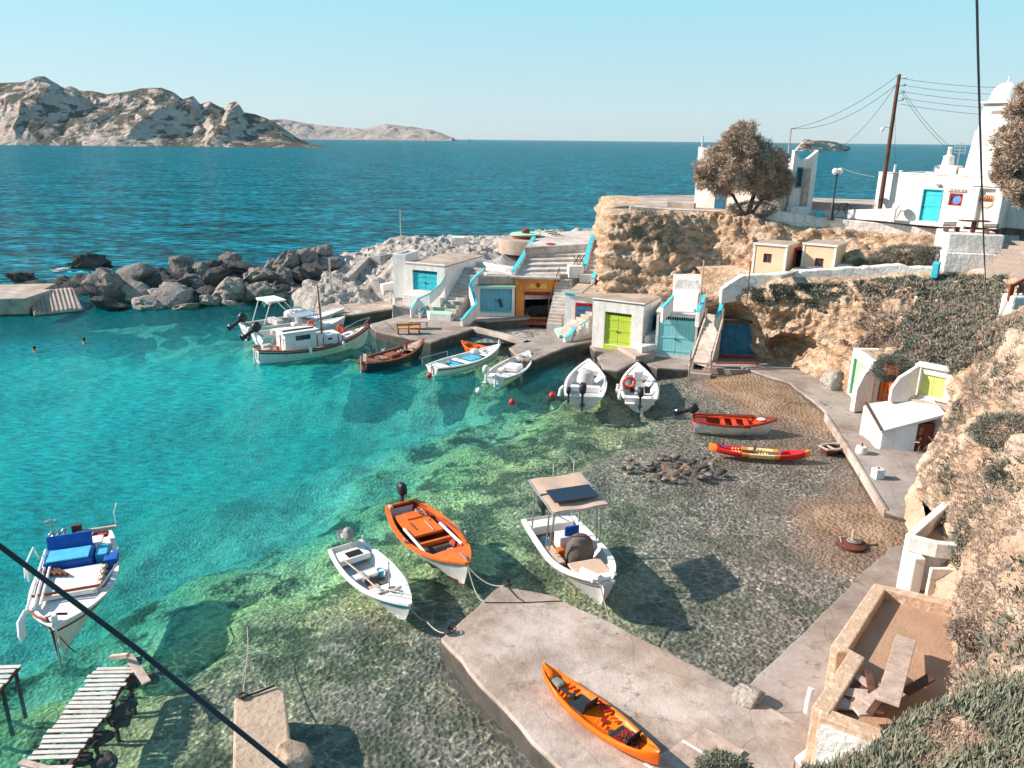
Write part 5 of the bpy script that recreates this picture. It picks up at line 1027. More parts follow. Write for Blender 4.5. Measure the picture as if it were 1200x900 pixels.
mb = MB(); mb.bb((c.x - .1, c.y - .75, .0), (c.x + .75, c.y - .45, .45)); tag(mb.build('crate', 'tarp'), 'dark crate with a white sheet under the white house panel', 'crate'); bpy.data.objects['crate'].location = O
r = thing('pipe_stand', 'white bent pipe beside the white house pillar', 'pipe', g(1072, 680, .6)); mb = MB(); mb.tube([(0, 0, 0), (0, -.05, .5), (.12, -.05, .62), (.5, -.05, .6)], .035, 8); mb.build('pipe', 'gel', r, smooth=True)
# ochre courtyard
r = thing('courtyard_wall', 'ochre rendered courtyard wall with a stepped corner', 'wall', g(960, 840, .6)); O = Vector(r.location); h = 2.15
cp = [g(1125, 709, h), g(1031, 687, h), g(983, 760, h), g(1004, 768, h), g(962, 833, h), g(1028, 858, h), g(1060, 880, h)]
mb = MB()
for a, b in zip(cp, cp[1:]):
    d = (b - a).normalized() * .17
    pass
mb.strip([p - O for p in cp[:3]], .36, base=0); mb.strip([p - O + Vector((0, 0, .01)) for p in cp[2:5]], .36, base=0); mb.strip([p - O - Vector((0, 0, .004)) for p in cp[4:]], .34, base=0)
mb.build('wall', 'ochre', r, bevel=.03)
mb = MB(); mb.strip([p - O + Vector((-.06, -.2, -.16)) for p in cp[4:]], .1, drop=1.2); mb.build('whitewashed_face', 'whitestone', r)
ins = [g(1125, 712, h), g(1031, 690, h), g(984, 760, h), g(1004, 770, h), g(963, 833, h), g(1028, 858, h), g(1150, 850, h), g(1200, 740, h)]
mb = MB(); mb.prism([xy(p) for p in ins], .3, 1.85); structure(mb.build('courtyard_ground', 'sandfloor'))['label'] = 'brown trodden earth floor of the ochre courtyard'
mb = MB(); a, b = yp(900 + 182 / 2.647, 560 + 622 / 2.647, 14.2), yp(900 + 262 / 2.647, 560 + 728 / 2.647, 13.4); mb.beam(a, b, .045, .045); tag(mb.build('stick', 'wood'), 'thin stick leaning on the ochre wall', 'stick')
gz = 1.86
def on(px, py, h_=gz): return g(px, py, h_)
mb = MB(); mb.beam(on(1058, 768) + Vector((0, 0, .45)), on(1034, 856) + Vector((0, 0, .7)), .42, .09); tag(mb.build('plank', 'wood', bevel=.01), 'long wide grey plank lying across the courtyard', 'plank')
mb = MB(); c = on(1003, 820, 2.0); mb.box(c, (.95, .6, .06), -.12, rot=Matrix.Rotation(-.12, 3, 'Z') @ Matrix.Rotation(.12, 3, 'X')); tag(mb.build('board', 'wood', bevel=.01), 'square pale board on the courtyard rubbish heap', 'board')
labs = ['short dark plank under the square board', 'broken plank end behind the square board', 'narrow plank standing behind the square board', 'plank lying against the long grey plank', 'splintered plank at the right of the long plank', 'short thick plank in the courtyard corner', 'brown plank beside the heap corner']
for k_, (a, b, wv) in enumerate([((990,826),(1012,806),.25),((1000,800),(1020,812),.2),((1016,796),(1020,822),.16),((1014,838),(1060,806),.3),((1058,826),(1088,808),.2),((1004,845),(1012,856),.3),((1015,856),(1040,822),.14)]):
    mb = MB(); mb.beam(on(*a) + Vector((0, 0, .15 + .04 * k_)), on(*b) + Vector((0, 0, .12 + .05 * k_)), wv, .06); tag(mb.build('plank', 'wood' if k_ % 2 else 'wood_dark', bevel=.008), labs[k_], 'plank', 'planks heaped in the ochre courtyard')
for lab, px_, py_ in (('white drain pipe end on the outer corner of the ochre wall', 953, 812), ):
    mb = MB(); p = g(px_, py_, 2.1); mb.tube([(p.x - .1, p.y - .05, 1.65), (p.x - .1, p.y - .05, 1.95), (p.x - .05, p.y, 2.22)], .065, 10); tag(mb.build('drain_pipe', 'gel', smooth=True), lab, 'pipe')
mb = MB(); p = g(935, 893, .7); mb.tube([p, p + Vector((.7, .35, .25))], .1, 10); tag(mb.build('drain_pipe', 'gel', smooth=True), 'short white pipe lying on the quay at the bottom', 'pipe')
# ------------------------------------------------------------------ boats
def outboard(parent, x, y, z, tilt=0, m='black', sc=1.0, cowl=None, yaw=0):
    """cowl + leg + propeller on the transom; x points forward, tilt lifts the propeller aft"""
    rm = Matrix.Rotation(yaw, 3, 'Z') @ Matrix.Rotation(tilt, 3, 'Y')
    def T(p): q = rm @ (Vector(p) * sc); return (x + q.x, y + q.y, z + q.z)
    mb = MB(); rings = [(-.02, .13, .10, .0), (.06, .22, .15, -.02), (.22, .24, .16, -.04), (.36, .21, .145, -.05), (.43, .13, .09, -.04)]
    P = []; n = 14
    for zz, a, b, xo in rings:
        for j in range(n):
            t_ = 2 * math.pi * j / n; ct, st_ = math.cos(t_), math.sin(t_)
            P.append(T((xo - .12 + a * (abs(ct) ** .7) * (1 if ct > 0 else -1), b * (abs(st_) ** .7) * (1 if st_ > 0 else -1), zz)))
    F = [(i * n + j, i * n + (j + 1) % n, (i + 1) * n + (j + 1) % n, (i + 1) * n + j) for i in range(len(rings) - 1) for j in range(n)] + [tuple(range(n - 1, -1, -1)), tuple((len(rings) - 1) * n + j for j in range(n))]
    mb.add(P, F); o = mb.build('outboard_motor', cowl or m, parent, smooth=True, sharp=50)
    mb = MB()
    mb.add([T(p) for p in ((-.06, -.05, 0), (-.22, -.05, 0), (-.22, .05, 0), (-.06, .05, 0), (-.1, -.03, -.75), (-.26, -.03, -.75), (-.26, .03, -.75), (-.1, .03, -.75))], [(0, 1, 2, 3), (7, 6, 5, 4), (0, 4, 5, 1), (1, 5, 6, 2), (2, 6, 7, 3), (3, 7, 4, 0)])
    mb.add([T(p) for p in ((-.02, -.11, -.5), (-.38, -.1, -.5), (-.38, .1, -.5), (-.02, .11, -.5), (-.02, -.11, -.53), (-.38, -.1, -.53), (-.38, .1, -.53), (-.02, .11, -.53))], [(0, 1, 2, 3), (7, 6, 5, 4), (0, 4, 5, 1), (1, 5, 6, 2), (2, 6, 7, 3), (3, 7, 4, 0)])
    mb.tube([T((-.04, 0, -.68)), T((-.12, 0, -.68)), T((-.3, 0, -.68)), T((-.38, 0, -.68))], [.02 * sc, .06 * sc, .05 * sc, .02 * sc], 8)
    mb.build('leg', m, o)
    mb = MB()
    for k in range(3):
        a = k * 2.09; c, s = math.cos(a), math.sin(a)
        mb.add([T((-.36, 0, -.68)), T((-.34, .13 * c - .04 * s, -.68 + .13 * s + .04 * c)), T((-.37, .15 * c, -.68 + .15 * s)), T((-.40, .13 * c + .04 * s, -.68 + .13 * s - .04 * c))], [(0, 1, 2, 3), (3, 2, 1, 0)])
    mb.build('propeller', 'metal', o)
    mb = MB(); mb.tube([T((0, 0, .1)), T((.18, 0, .12)), T((.5, .03, .2))], .022 * sc, 6); mb.build('tiller', m, o)
    return o
class Boat:
    def __init__(s, name, label, cat, bow, stern, B, fb, bowrise, sternrise, tr, hull, stripe, gun, inner, floorc, floor=.12, rake=.35, full=.4, stripe_t=.78, keel=None, grp=None, zshift=0, gunw=.07, wl=None, under=None, tip=.03):
        bow, stern = Vector(bow), Vector(stern); d = bow - stern; s.L = math.hypot(d.x, d.y); s.B = B; s.fb, s.br, s.sr, s.tr = fb, bowrise, sternrise, tr
        c = (bow + stern) / 2; s.rz = math.atan2(d.y, d.x); s.rake = rake; s.floor = floor; s.full = full; s.gw = gunw; s.tip = tip
        s.root = thing(name, label, cat, (c.x, c.y, zshift), s.rz, grp)
        SS = [0, .1, .25, .42, .6, stripe_t, .90, 1.0]; NT_ = 26; n = len(SS)
        mb = MB(); P = []
        for i in range(NT_ + 1):
            t = i / NT_
            for sd in (-1, 1):
                for q in SS: P.append(s.pt(t, q, sd))
        F = []; FM = []
        for i in range(NT_):
            for sd in (0, 1):
                for k in range(n - 1):
                    a = (i * 2 + sd) * n + k; b_ = ((i + 1) * 2 + sd) * n + k
                    F.append((a, a + 1, b_ + 1, b_) if sd else (a, b_, b_ + 1, a + 1)); zmid = (P[a][2] + P[a + 1][2]) / 2
                    FM.append(1 if SS[k] >= stripe_t - .001 and SS[k] < .9 else (2 if zmid < -.03 else 0))
            a = i * 2 * n; b_ = (i + 1) * 2 * n; F.append((a, a + n, b_ + n, b_)); FM.append(2)
        F.append(tuple(range(0, n)) + tuple(range(2 * n - 1, n - 1, -1))); FM.append(0)
        e = NT_ * 2 * n; F.append(tuple(e + k for k in range(n)) + tuple(e + k for k in range(2 * n - 1, n - 1, -1))); FM.append(0)
        mb.add(P, F); mb.m = FM
        s.hull = mb.build('hull', [hull, stripe, under or hull], s.root, smooth=True, sharp=45)
        # gunwale rail
        mb = MB(); n2 = 4; ring = []
        order = [(i / NT_, -1) for i in range(NT_ + 1)] + [(i / NT_, 1) for i in range(NT_, -1, -1)]
        P = []
        for t, sd in order:
            x, y, z = s.pt(t, 1, sd); ox, oy = s.outn(t, sd)
            P += [(x + ox * .03, y + oy * .03, z - .05), (x + ox * .03, y + oy * .03, z + .025), (x - ox * gunw, y - oy * gunw, z + .025), (x - ox * gunw, y - oy * gunw, z - .05)]
        k = len(order); mb.add(P, [(4 * i + j, 4 * i + (j + 1) % 4, 4 * ((i + 1) % k) + (j + 1) % 4, 4 * ((i + 1) % k) + j) for i in range(k) for j in range(4)])
        s.gun = mb.build('gunwale', gun, s.root, smooth=True, sharp=40)
        # inner lining and floor
        mb = MB(); P = []; R_ = [(1.0, 0), (.75, .35), (.5, .75), (0.42, 1.0)]
        for i in range(NT_ + 1):
            t = i / NT_ * .985 + .004; row = []
            for sd in (-1, 1):
                r_ = []
                for w_, dn in R_:
                    x, y, z = s.pt(t, 1, sd); hb = max(.004, abs(y) - gunw * .8); zf = max(floor, 0.0) + (s.sheer(t) - floor) * (0 if t < .8 else ((t - .8) / .2) ** 2 * .6)
                    zi = z - .01 + (zf - z) * dn; kz_ = -.28 + (.22 * max(0, (t - .8) / .2) ** 2); qq = min(1, max(.02, (zi - kz_) / (z - kz_))); hx2, hy2, _ = s.pt(t, qq, sd)
                    r_.append((min(x, hx2) if t > .5 else x, sd * max(.002, min(hb * (.72 + .28 * (1 - dn) ** .6), abs(hy2) - .035)), zi))
                row.append(r_)
            P += row[0] + row[1][::-1]
        m_ = 2 * len(R_); F = [(i * m_ + j, i * m_ + j + 1, (i + 1) * m_ + j + 1, (i + 1) * m_ + j) for i in range(NT_) for j in range(m_ - 1)]; F.append(tuple(range(m_)))
        mb.add(P, F); mb.m = [1 if (idx % (m_ - 1)) == len(R_) - 1 else 0 for idx in range(len(F))]; mb.open = True
        s.inn = mb.build('inner_lining', [inner, floorc], s.root, smooth=True, sharp=40)
    def hb(s, t):
        B2 = s.B / 2; fl = s.full
        if t < fl: return B2 * (s.tr + (1 - s.tr) * math.sin(math.pi / 2 * t / fl) ** .9)
        return B2 * max(s.tip, (1 - ((t - fl) / (1 - fl)) ** 2.15) ** .97 if t < 1 else s.tip)
    def sheer(s, t): return s.fb + (s.sr * (1 - t / .45) ** 2 if t < .45 else s.br * ((t - .45) / .55) ** 2)
    def pt(s, t, q, sd):
        sh = s.sheer(t); kz = -.28 + (.22 * max(0, (t - .8) / .2) ** 2); z = kz + (sh - kz) * q
        fine = .42 + .5 * max(0, (t - .5) / .5)
        y = s.hb(t) * (q ** fine if q > 0 else .03) * (.9 + .1 * q)
        x = s.L * (t - .5) - s.rake * (1 - q) ** 1.4 * max(0, (t - .55) / .45) ** 2 + s.rake * .35 * (1 - q) * max(0, (.1 - t) / .1)
        return (x, sd * y, z)
    def outn(s, t, sd):
        a, b = s.pt(max(t - .01, 0), 1, sd), s.pt(min(t + .01, 1), 1, sd); d = Vector((b[0] - a[0], b[1] - a[1])).normalized(); n = Vector((-d.y, d.x)) * sd
        return n.x, n.y
    def deck(s, t0, t1, m, dz=-.03, camber=.05, name='foredeck', w=1.0):
        mb = MB(); n = 14; P = []
        for i in range(n + 1):
            t = t0 + (t1 - t0) * i / n
            for j in range(7):
                v = (j / 6 * 2 - 1); P.append((s.L * (t - .5), v * max(.003, (s.hb(t) - s.gw * .5)) * w, s.sheer(t) + dz + camber * (1 - v * v)))
        mb.add(P, [(i * 7 + j, i * 7 + j + 1, (i + 1) * 7 + j + 1, (i + 1) * 7 + j) for i in range(n) for j in range(6)])
        a = len(mb.v); k = 0 if t0 > .3 else n
        e = [P[k * 7 + j] for j in range(7)]; mb.add(e + [(p[0], p[1] * .9, max(s.floor, p[2] - .25)) for p in e], [(j, j + 1, j + 8, j + 7) for j in range(6)])
        return mb.build(name, m, s.root, smooth=True, sharp=40)
    def bench(s, t, m, w=.26, dz=-.16, name='seat', th=.05, frac=.97):
        hb = s.hb(t) - s.gw; mb = MB(); mb.box((s.L * (t - .5), 0, s.sheer(t) + dz), (w, 2 * hb * frac, th)); return mb.build(name, m, s.root, bevel=.01)
    def bx(s, name, m, c, d, rz=0, parent=None, bevel=.02, taper=1.0, rot=None):
        mb = MB(); mb.box(c, d, rz, taper=taper, rot=rot); return mb.build(name, m, parent or s.root, bevel=bevel)
    def tb(s, name, m, path, r, parent=None, n=8): mb = MB(); mb.tube(path, r, n); return mb.build(name, m, parent or s.root, smooth=True)
    def W(s, x, y, z): q = Matrix.Rotation(s.rz, 3, 'Z') @ Vector((x, y, z)); return Vector(s.root.location) + q
def rope(name, label, pts, r=.018, m='rope', sag=0):
    mb = MB(); pts = [Vector(p) for p in pts]; P = []
    for a, b in zip(pts, pts[1:]):
        for i in range(10): f = i / 10; q = a.lerp(b, f); q.z -= sag * 4 * f * (1 - f); P.append(q)
    P.append(pts[-1]); mb.tube(P, r, 6); return tag(mb.build(name, m, smooth=True), label, 'rope')
# A: the large wooden caique with cabin and mast
b = Boat('fishing_caique', 'white wooden fishing caique with small cabin, brown rail and a tall mast', 'fishing boat', g(433,383,1.25), g(299,411,.8), 2.7, .72, .75, .22, .42, 'paintwhite', 'paintwhite', 'varnish', 'gelgrey', 'wood', floor=.25, rake=.5, full=.42, under='antifoul', gunw=.1)
b.bx('rub_rail', 'varnish', (0, 0, .0), (.01, .01, .01))
mb = MB()
for sd in (-1, 1): mb.tube([Vector(b.pt(t / 20, .86, sd)) + Vector((0, sd * .02, 0)) for t in range(0, 21)], .05, 6)
bpy.data.objects.remove([o for o in b.root.children if o.name.startswith('rub_rail')][0]); mb.build('rub_rail', 'wood_dark', b.root, smooth=True)
b.deck(.62, .985, 'paintwhite', dz=-.08); b.deck(.02, .2, 'wood', dz=-.2, name='stern_deck')
cab = b.bx('cabin', 'paintwhite', (-1.2, 0, 1.05), (2.1, 1.55, 1.35), taper=.94, bevel=.04)
b.bx('window', 'glass', (-1.05, -.735, 1.36), (.95, .03, .34), parent=cab, bevel=0, rot=Matrix.Rotation(.035, 3, 'X')); b.bx('window', 'glass', (-.155, 0, 1.4), (.03, 1.0, .3), parent=cab, bevel=0)
b.bx('cabin_roof', 'gel', (-1.2, 0, 1.77), (2.35, 1.7, .08)); b.bx('roof_board', 'wood_dark', (-1.2, -.35, 1.85), (2.0, .12, .06))
b.bx('cabin_door', 'paintwhite', (-2.27, .25, 1.0), (.04, .6, 1.2)); b.bx('trunk', 'paintwhite', (.75, 0, .98), (1.75, 1.35, .62), taper=.9, bevel=.06); b.bx('porthole', 'glass', (.75, -.64, 1.02), (.3, .03, .12), bevel=0)
b.tb('mast', 'varnish', [(.5, 0, .9), (.42, 0, 4.4)], [.07, .045]); b.tb('boom', 'wood', [(.5, 0, 1.9), (-2.6, .3, 2.0)], .035)
b.tb('forestay', 'ropedark', [(.42, 0, 4.3), (b.L / 2 - .1, 0, 1.5)], .012); b.tb('shroud', 'ropedark', [(.42, 0, 4.2), (0.2, -1.2, .9)], .012); b.tb('shroud', 'ropedark', [(.42, 0, 4.2), (0.2, 1.2, .9)], .012)
for (x_, y_) in ((-.0, .45), (1.7, -.2)): mb = MB(); mb.torus((x_, y_, 1.75 if x_ < 1 else 1.45), .27, .07, (.5, -.8, .25)); mb.build('lifebuoy', 'lifering', b.root, smooth=True)
for x_ in (-.3, .1, 1.1, 1.4): b.tb('stanchion', 'black', [(x_, -1.12, .75), (x_, -1.12, 1.3)], .03)
b.tb('rail', 'metal', [(-2.4, -1.0, .8), (-2.4, -1.0, 1.5), (-2.4, .9, 1.5), (-2.4, .9, .8)], .025)
b.tb('stern_rail', 'metal', [(2.2, -.8, 1.1), (3.2, -.5, 1.6), (3.9, 0, 1.9), (3.2, .5, 1.6), (2.2, .8, 1.1)], .022)
for x_ in (-.9, 1.3): b.tb('fender', 'gel', [(x_, -1.42, .95), (x_, -1.42, .85), (x_, -1.42, .5), (x_, -1.42, .42)], [.03, .1, .1, .03])
b.bx('fish_box', 'gelgrey', (-3.0, .3, .85), (.6, .5, .3)); b.bx('fish_box', 'wood', (-3.3, -.4, .8), (.5, .4, .25)); b.bx('stem_post', 'wood_dark', (b.L / 2 - .05, 0, 1.5), (.16, .12, .45))
b.tb('rudder', 'paintwhite', [(-b.L / 2 - .05, 0, .9), (-b.L / 2 - .12, 0, -.2)], .05)
A0b = b
# B, C: two white motor boats beside it
b = Boat('motor_boat', 'white motor boat with a raised bimini frame behind the large caique', 'motor boat', g(404,361,.9), g(286,383,.6), 2.2, .62, .3, .05, .85, 'gel', 'gel', 'gel', 'gelgrey', 'gelgrey', floor=.2)
b.deck(.6, .98, 'gel'); outboard(b.root, -b.L / 2 - .15, 0, .95, .95, sc=1.35); b.bx('console', 'gel', (.1, 0, .85), (.6, .7, .9), bevel=.06)
b.tb('bimini_frame', 'gel', [(-2.9, -.95, .65), (-2.3, -.95, 2.2), (-1.3, -.95, 2.25), (-.4, -.95, 1.2)], .035); b.tb('bimini_frame', 'gel', [(-2.9, .95, .65), (-2.3, .95, 2.2), (-1.3, .95, 2.25), (-.4, .95, 1.2)], .035)
b.tb('folded_canopy', 'gel', [(-2.35, -1.0, 2.2), (-2.3, 0, 2.3), (-2.35, 1.0, 2.2)], .12); b.bx('canopy', 'gel', (-1.8, 0, 2.3), (1.4, 2.0, .06)); mb = MB(); mb.lathe([(.5, 0), (.48, .3), (.3, .45)], (-.2, .5, .75), 14); mb.build('covered_wheel', 'gel', b.root, smooth=True)
b.tb('bow_rail', 'metal', [(1.0, -.9, .9), (2.4, -.5, 1.2), (2.9, 0, 1.3), (2.4, .5, 1.2), (1.0, .9, .9)], .02); b.bx('seat', 'gelgrey', (-1.6, 0, .65), (.5, 1.6, .4))
b = Boat('motor_boat', 'white motor boat with dark tilted outboard and blue-grey cover squeezed beside the caique', 'motor boat', g(404,371,.9), g(301,394,.6), 2.1, .6, .3, .05, .85, 'gel', 'gel', 'gel', 'gel', 'gelgrey', floor=.2)
b.deck(.55, .98, 'gel'); outboard(b.root, -b.L / 2 - .2, -.2, .95, 1.0, sc=1.35); outboard(b.root, -b.L / 2 - .1, .5, .8, .2, sc=.8, cowl='gel')
b.bx('windscreen', 'gelgrey', (.3, 0, 1.0), (.5, 1.2, .5), bevel=.08); b.bx('cover', 'greycanvas', (.2, .1, 1.5), (1.7, 1.3, .08), bevel=.03)
for q in (-.5, .5): b.tb('frame', 'metal', [(-.5, q, .6), (-.4, q, 1.5), (.9, q, 1.5), (1.0, q, .8)], .03)
b.bx('seat', 'gel', (-1.1, 0, .6), (.5, 1.4, .35)); b.bx('console', 'gel', (-.4, .3, .75), (.4, .5, .5)); b.bx('cool_box', 'gelgrey', (-1.9, .4, .55), (.5, .4, .35))
# D: brown boat with dark hull
b = Boat('rowing_boat', 'old brown wooden boat with a dark navy hull next to the caique', 'boat', g(497,398,.85), g(424,425,.6), 1.9, .52, .35, .12, .45, 'navyhull', 'navyhull', 'varnish', 'varnish', 'wood', floor=.15, gunw=.1)
b.deck(.74, .98, 'canvas', camber=.12); b.deck(.02, .2, 'varnish', name='stern_deck')
for t_ in (.28, .44, .6): b.bench(t_, 'varnish', .3)
b.bx('engine_box', 'varnish', (-.2, 0, .42), (.8, .7, .35)); b.bx('hatch', 'wood', (-1.0, .1, .5), (.5, .6, .06)); b.tb('oar', 'wood', [(-1.8, -.4, .7), (1.2, -.5, .75)], .03); b.tb('bollard', 'varnish', [(1.1, 0, .6), (1.1, 0, 1.1)], .08)
b.tb('rudder_post', 'gelgrey', [(-b.L / 2 - .05, 0, 1.0), (-b.L / 2 - .1, 0, -.2)], .05); b.bx('post', 'wood', (-b.L / 2 + .3, 0, .8), (.1, .3, .5))
# E: white boat with blue benches
b = Boat('rowing_boat', 'white boat with light blue seats and brown rail beside the quay slab', 'boat', g(586,404,.75), g(506,431,.5), 1.9, .48, .32, .08, .5, 'paintwhite', 'varnish', 'paintwhite', 'gel', 'blueseat', floor=.12)
b.deck(.76, .98, 'gel'); b.deck(.02, .16, 'gel', name='stern_deck')
b.bx('seat', 'blueseat', (-1.3, 0, .38), (.6, 1.1, .1)); b.bx('seat', 'blueseat', (.4, 0, .42), (.9, .8, .08)); b.bx('seat', 'gel', (-.5, 0, .4), (.35, 1.5, .08)); b.bx('seat', 'gel', (1.2, 0, .5), (.3, 1.3, .06)); b.bx('sack', 'paintwhite', (1.0, .4, .65), (.4, .35, .3), bevel=.1)
b.tb('rail', 'metal', [(-b.L / 2, .8, .5), (-b.L / 2, .8, .95), (-.8, .9, .9), (-.8, .9, .5)], .02); b.tb('rudder_post', 'paintwhite', [(-b.L / 2 - .05, 0, .8), (-b.L / 2 - .08, 0, -.2)], .05); b.tb('samson_post', 'gel', [(b.L / 2 - .1, 0, .7), (b.L / 2 - .1, 0, 1.1)], .05)
# F: white grey boat
b = Boat('rowing_boat', 'white boat with small white outboard and pale benches near the footbridge', 'boat', g(620,412,.7), g(580,442,.5), 1.9, .46, .28, .05, .6, 'paintwhite', 'navyhull', 'gel', 'gel', 'gelgrey', floor=.1, stripe_t=.82)
b.deck(.78, .98, 'gel'); b.deck(.02, .14, 'gel', name='stern_deck'); [b.bench(t_, 'gel', .34) for t_ in (.3, .5)]; b.bx('locker', 'gel', (.0, .0, .38), (1.0, .9, .3), bevel=.04); b.bx('cloth', 'paintwhite', (-.9, .3, .45), (.5, .4, .2), bevel=.08)
outboard(b.root, -b.L / 2 - .1, .45, .75, .1, 'gel', 1.0); b.tb('rudder_post', 'gel', [(-b.L / 2 - .1, -.1, .7), (-b.L / 2 - .3, -.1, -.2)], .07); b.tb('oar', 'wood', [(-1.2, .7, .52), (1.3, .45, .6)], .03); b.tb('bow_rail', 'metal', [(.8, -.6, .6), (b.L / 2 - .1, 0, 1.0), (.8, .6, .6)], .018)
# G: little orange dinghy
b = Boat('dinghy', 'small orange wooden dinghy tucked in the inlet behind the white boat', 'dinghy', g(541,399,.6), g(575,410,.45), 1.2, .38, .22, .05, .6, 'boatorange', 'boatorange', 'boatorange', 'boatorange', 'wood_dark', floor=.08)
[b.bench(t_, 'boatorange', .2, -.1) for t_ in (.3, .6)]; b.deck(.82, .98, 'boatorange')
# H, I: two white boats seen from astern
b = Boat('motor_boat', 'white motor boat seen from astern with a plastic sheet over its seat', 'motor boat', g(690,421,.8), g(684,466,.5), 2.25, .52, .3, .03, .82, 'gel', 'gel', 'gel', 'gel', 'gelgrey', floor=.14, gunw=.12, full=.35)
outboard(b.root, -b.L / 2 - .12, .05, .85, -.0, sc=1.25); outboard(b.root, -b.L / 2 - .08, .78, .75, .0, sc=.8)
b.deck(.72, .98, 'gel'); mb = MB(); mb.lathe([(.5, 0), (.48, .4), (.36, .75), (.12, .85)], (.1, .05, .2), 12, sx=1.3); mb.build('plastic_sheet', 'gelgrey', b.root, smooth=True)
b.bx('seat', 'gel', (-1.0, 0, .3), (.4, 1.6, .3)); b.tb('grab_rail', 'metal', [(-1.2, -1.05, .5), (-1.2, -1.05, .9), (-.4, -1.05, .9), (-.4, -1.1, .5)], .02); b.tb('fender', 'gel', [(-1.7, 1.15, .6), (-1.8, 1.3, .45), (-1.9, 1.35, .1)], .09)
b = Boat('motor_boat', 'white motor boat seen from astern with an orange lifebuoy on its stern rail', 'motor boat', g(747,425,.8), g(750,468,.5), 2.0, .5, .3, .03, .82, 'gel', 'gel', 'gel', 'gel', 'gelgrey', floor=.14, gunw=.11, full=.35)
outboard(b.root, -b.L / 2 - .1, .0, .75, -.0, sc=1.05); b.deck(.70, .98, 'gel'); b.bx('console', 'gel', (.2, .05, .7), (.45, .5, .85), bevel=.06); b.bx('stern_locker', 'gel', (-b.L / 2 + .3, 0, .35), (.45, 1.5, .35)); b.bx('fuel_can', 'black', (-1.1, -.45, .45), (.35, .3, .3)); b.bx('fuel_can', 'black', (-1.1, .35, .42), (.3, .25, .25))
b.tb('stern_rail', 'metal', [(-b.L / 2 + .1, -.95, .5), (-b.L / 2 + .15, -.95, 1.25), (-b.L / 2 + .9, -.95, 1.2), (-b.L / 2 + .9, .3, 1.25)], .025)
mb = MB(); mb.torus((-1.2, .55, .85), .3, .075, (1, .2, .25), 24, 8); mb.build('lifebuoy', 'lifering', b.root, smooth=True)
b.tb('fender', 'gel', [(-.8, 1.1, .6), (-.9, 1.15, .1)], .1); b.tb('fender', 'gel', [(-1.7, 1.0, .6), (-1.8, 1.05, .05)], .1); b.bx('swim_step', 'gel', (-b.L / 2 - .12, .5, .3), (.25, .5, .05))
# J: orange-red and white
b = Boat('rowing_boat', 'orange-red and white wooden boat moored above the red and yellow kayak', 'boat', g(910,493,.6), g(812,489,.5), 1.6, .45, .22, .06, .62, 'paintwhite', 'paintwhite', 'boatdeep', 'boatred', 'wood_dark', floor=.1, gunw=.1, stripe_t=.86)
b.deck(.76, .985, 'boatred'); b.deck(.02, .16, 'boatdeep', name='stern_deck'); [b.bench(t_, 'boatred', .22, -.06) for t_ in (.36, .5, .64)]
for sd in (-1, 1): b.bx('side_bench', 'boatred', (-.3, sd * .58, .38), (2.0, .2, .05))
b.tb('oar', 'varnish', [(-1.3, .35, .55), (1.0, .45, .58)], .03); b.tb('oar', 'varnish', [(-1.3, .5, .55), (1.0, .6, .58)], .03); outboard(b.root, -b.L / 2 - .12, .1, .7, 1.15, sc=1.0)
mb = MB(); mb.lathe([(.2, 0), (.19, .03)], (b.L / 2 - .7, 0, .62), 16); mb.build('hatch_lid', 'gel', b.root)
# L: large white caique at the left
b = Boat('fishing_caique', 'large white caique with royal blue covers moored at the left of the picture', 'fishing boat', g(64,733,1.1), g(102,626,.75), 2.35, .68, .48, .1, .62, 'paintwhite', 'paintwhite', 'paintwhite', 'gel', 'gelgrey', floor=.3, rake=.35, full=.45, gunw=.13, stripe_t=.8)
L2 = b.L / 2
mb = MB()
for sd in (-1, 1): mb.tube([Vector(b.pt(t / 20, .84, sd)) + Vector((0, sd * .01, 0)) for t in range(0, 21)], .025, 6)
mb.build('rub_rail', 'navyhull', b.root, smooth=True)
b.deck(.56, .985, 'paintwhite', dz=-.12, camber=.06); b.deck(.02, .14, 'paintwhite', dz=-.1, name='stern_deck')
b.bx('hatch', 'paintwhite', (.1, 0, .78), (1.5, 1.5, .16), bevel=.04)
bl = b.bx('engine_box', 'royal', (-1.2, .25, .78), (.95, 1.35, .55), bevel=.03); b.bx('lid', 'blueseat', (-1.15, .25, 1.07), (.8, 1.2, .05), parent=bl, rot=Matrix.Rotation(-.05, 3, 'Y'))
b.bx('backrest', 'royal', (-1.75, .3, 1.15), (.12, 1.3, .6), rot=Matrix.Rotation(-.3, 3, 'Y')); b.bx('tank', 'blueseat', (-1.4, -.65, .7), (.7, .35, .5)); b.bx('bin', 'royal', (-.95, -.95, .72), (.5, .4, .35)); b.bx('tray', 'gel', (-2.0, -.45, 1.0), (.5, .35, .06))
b.bx('cushion', 'door_red', (-2.35, -.5, .98), (.3, .5, .12), bevel=.05)
b.bx('tiller_beam', 'wood', (-2.5, -.4, 1.12), (.12, 1.25, .1)); b.bx('stern_post', 'wood_dark', (-2.55, .2, 1.2), (.16, .3, .35)); b.tb('antenna', 'gel', [(-2.45, -1.0, 1.1), (-2.45, -1.0, 1.7), (-2.6, -1.1, 1.95)], .02)
for k_ in range(3): b.tb('fishing_pole', 'paintwhite', [(-1.9 + k_ * .1, 1.05 - k_ * .13, .95), (1.6 - .1 * k_, .95 - k_ * .16, .95)], .045)
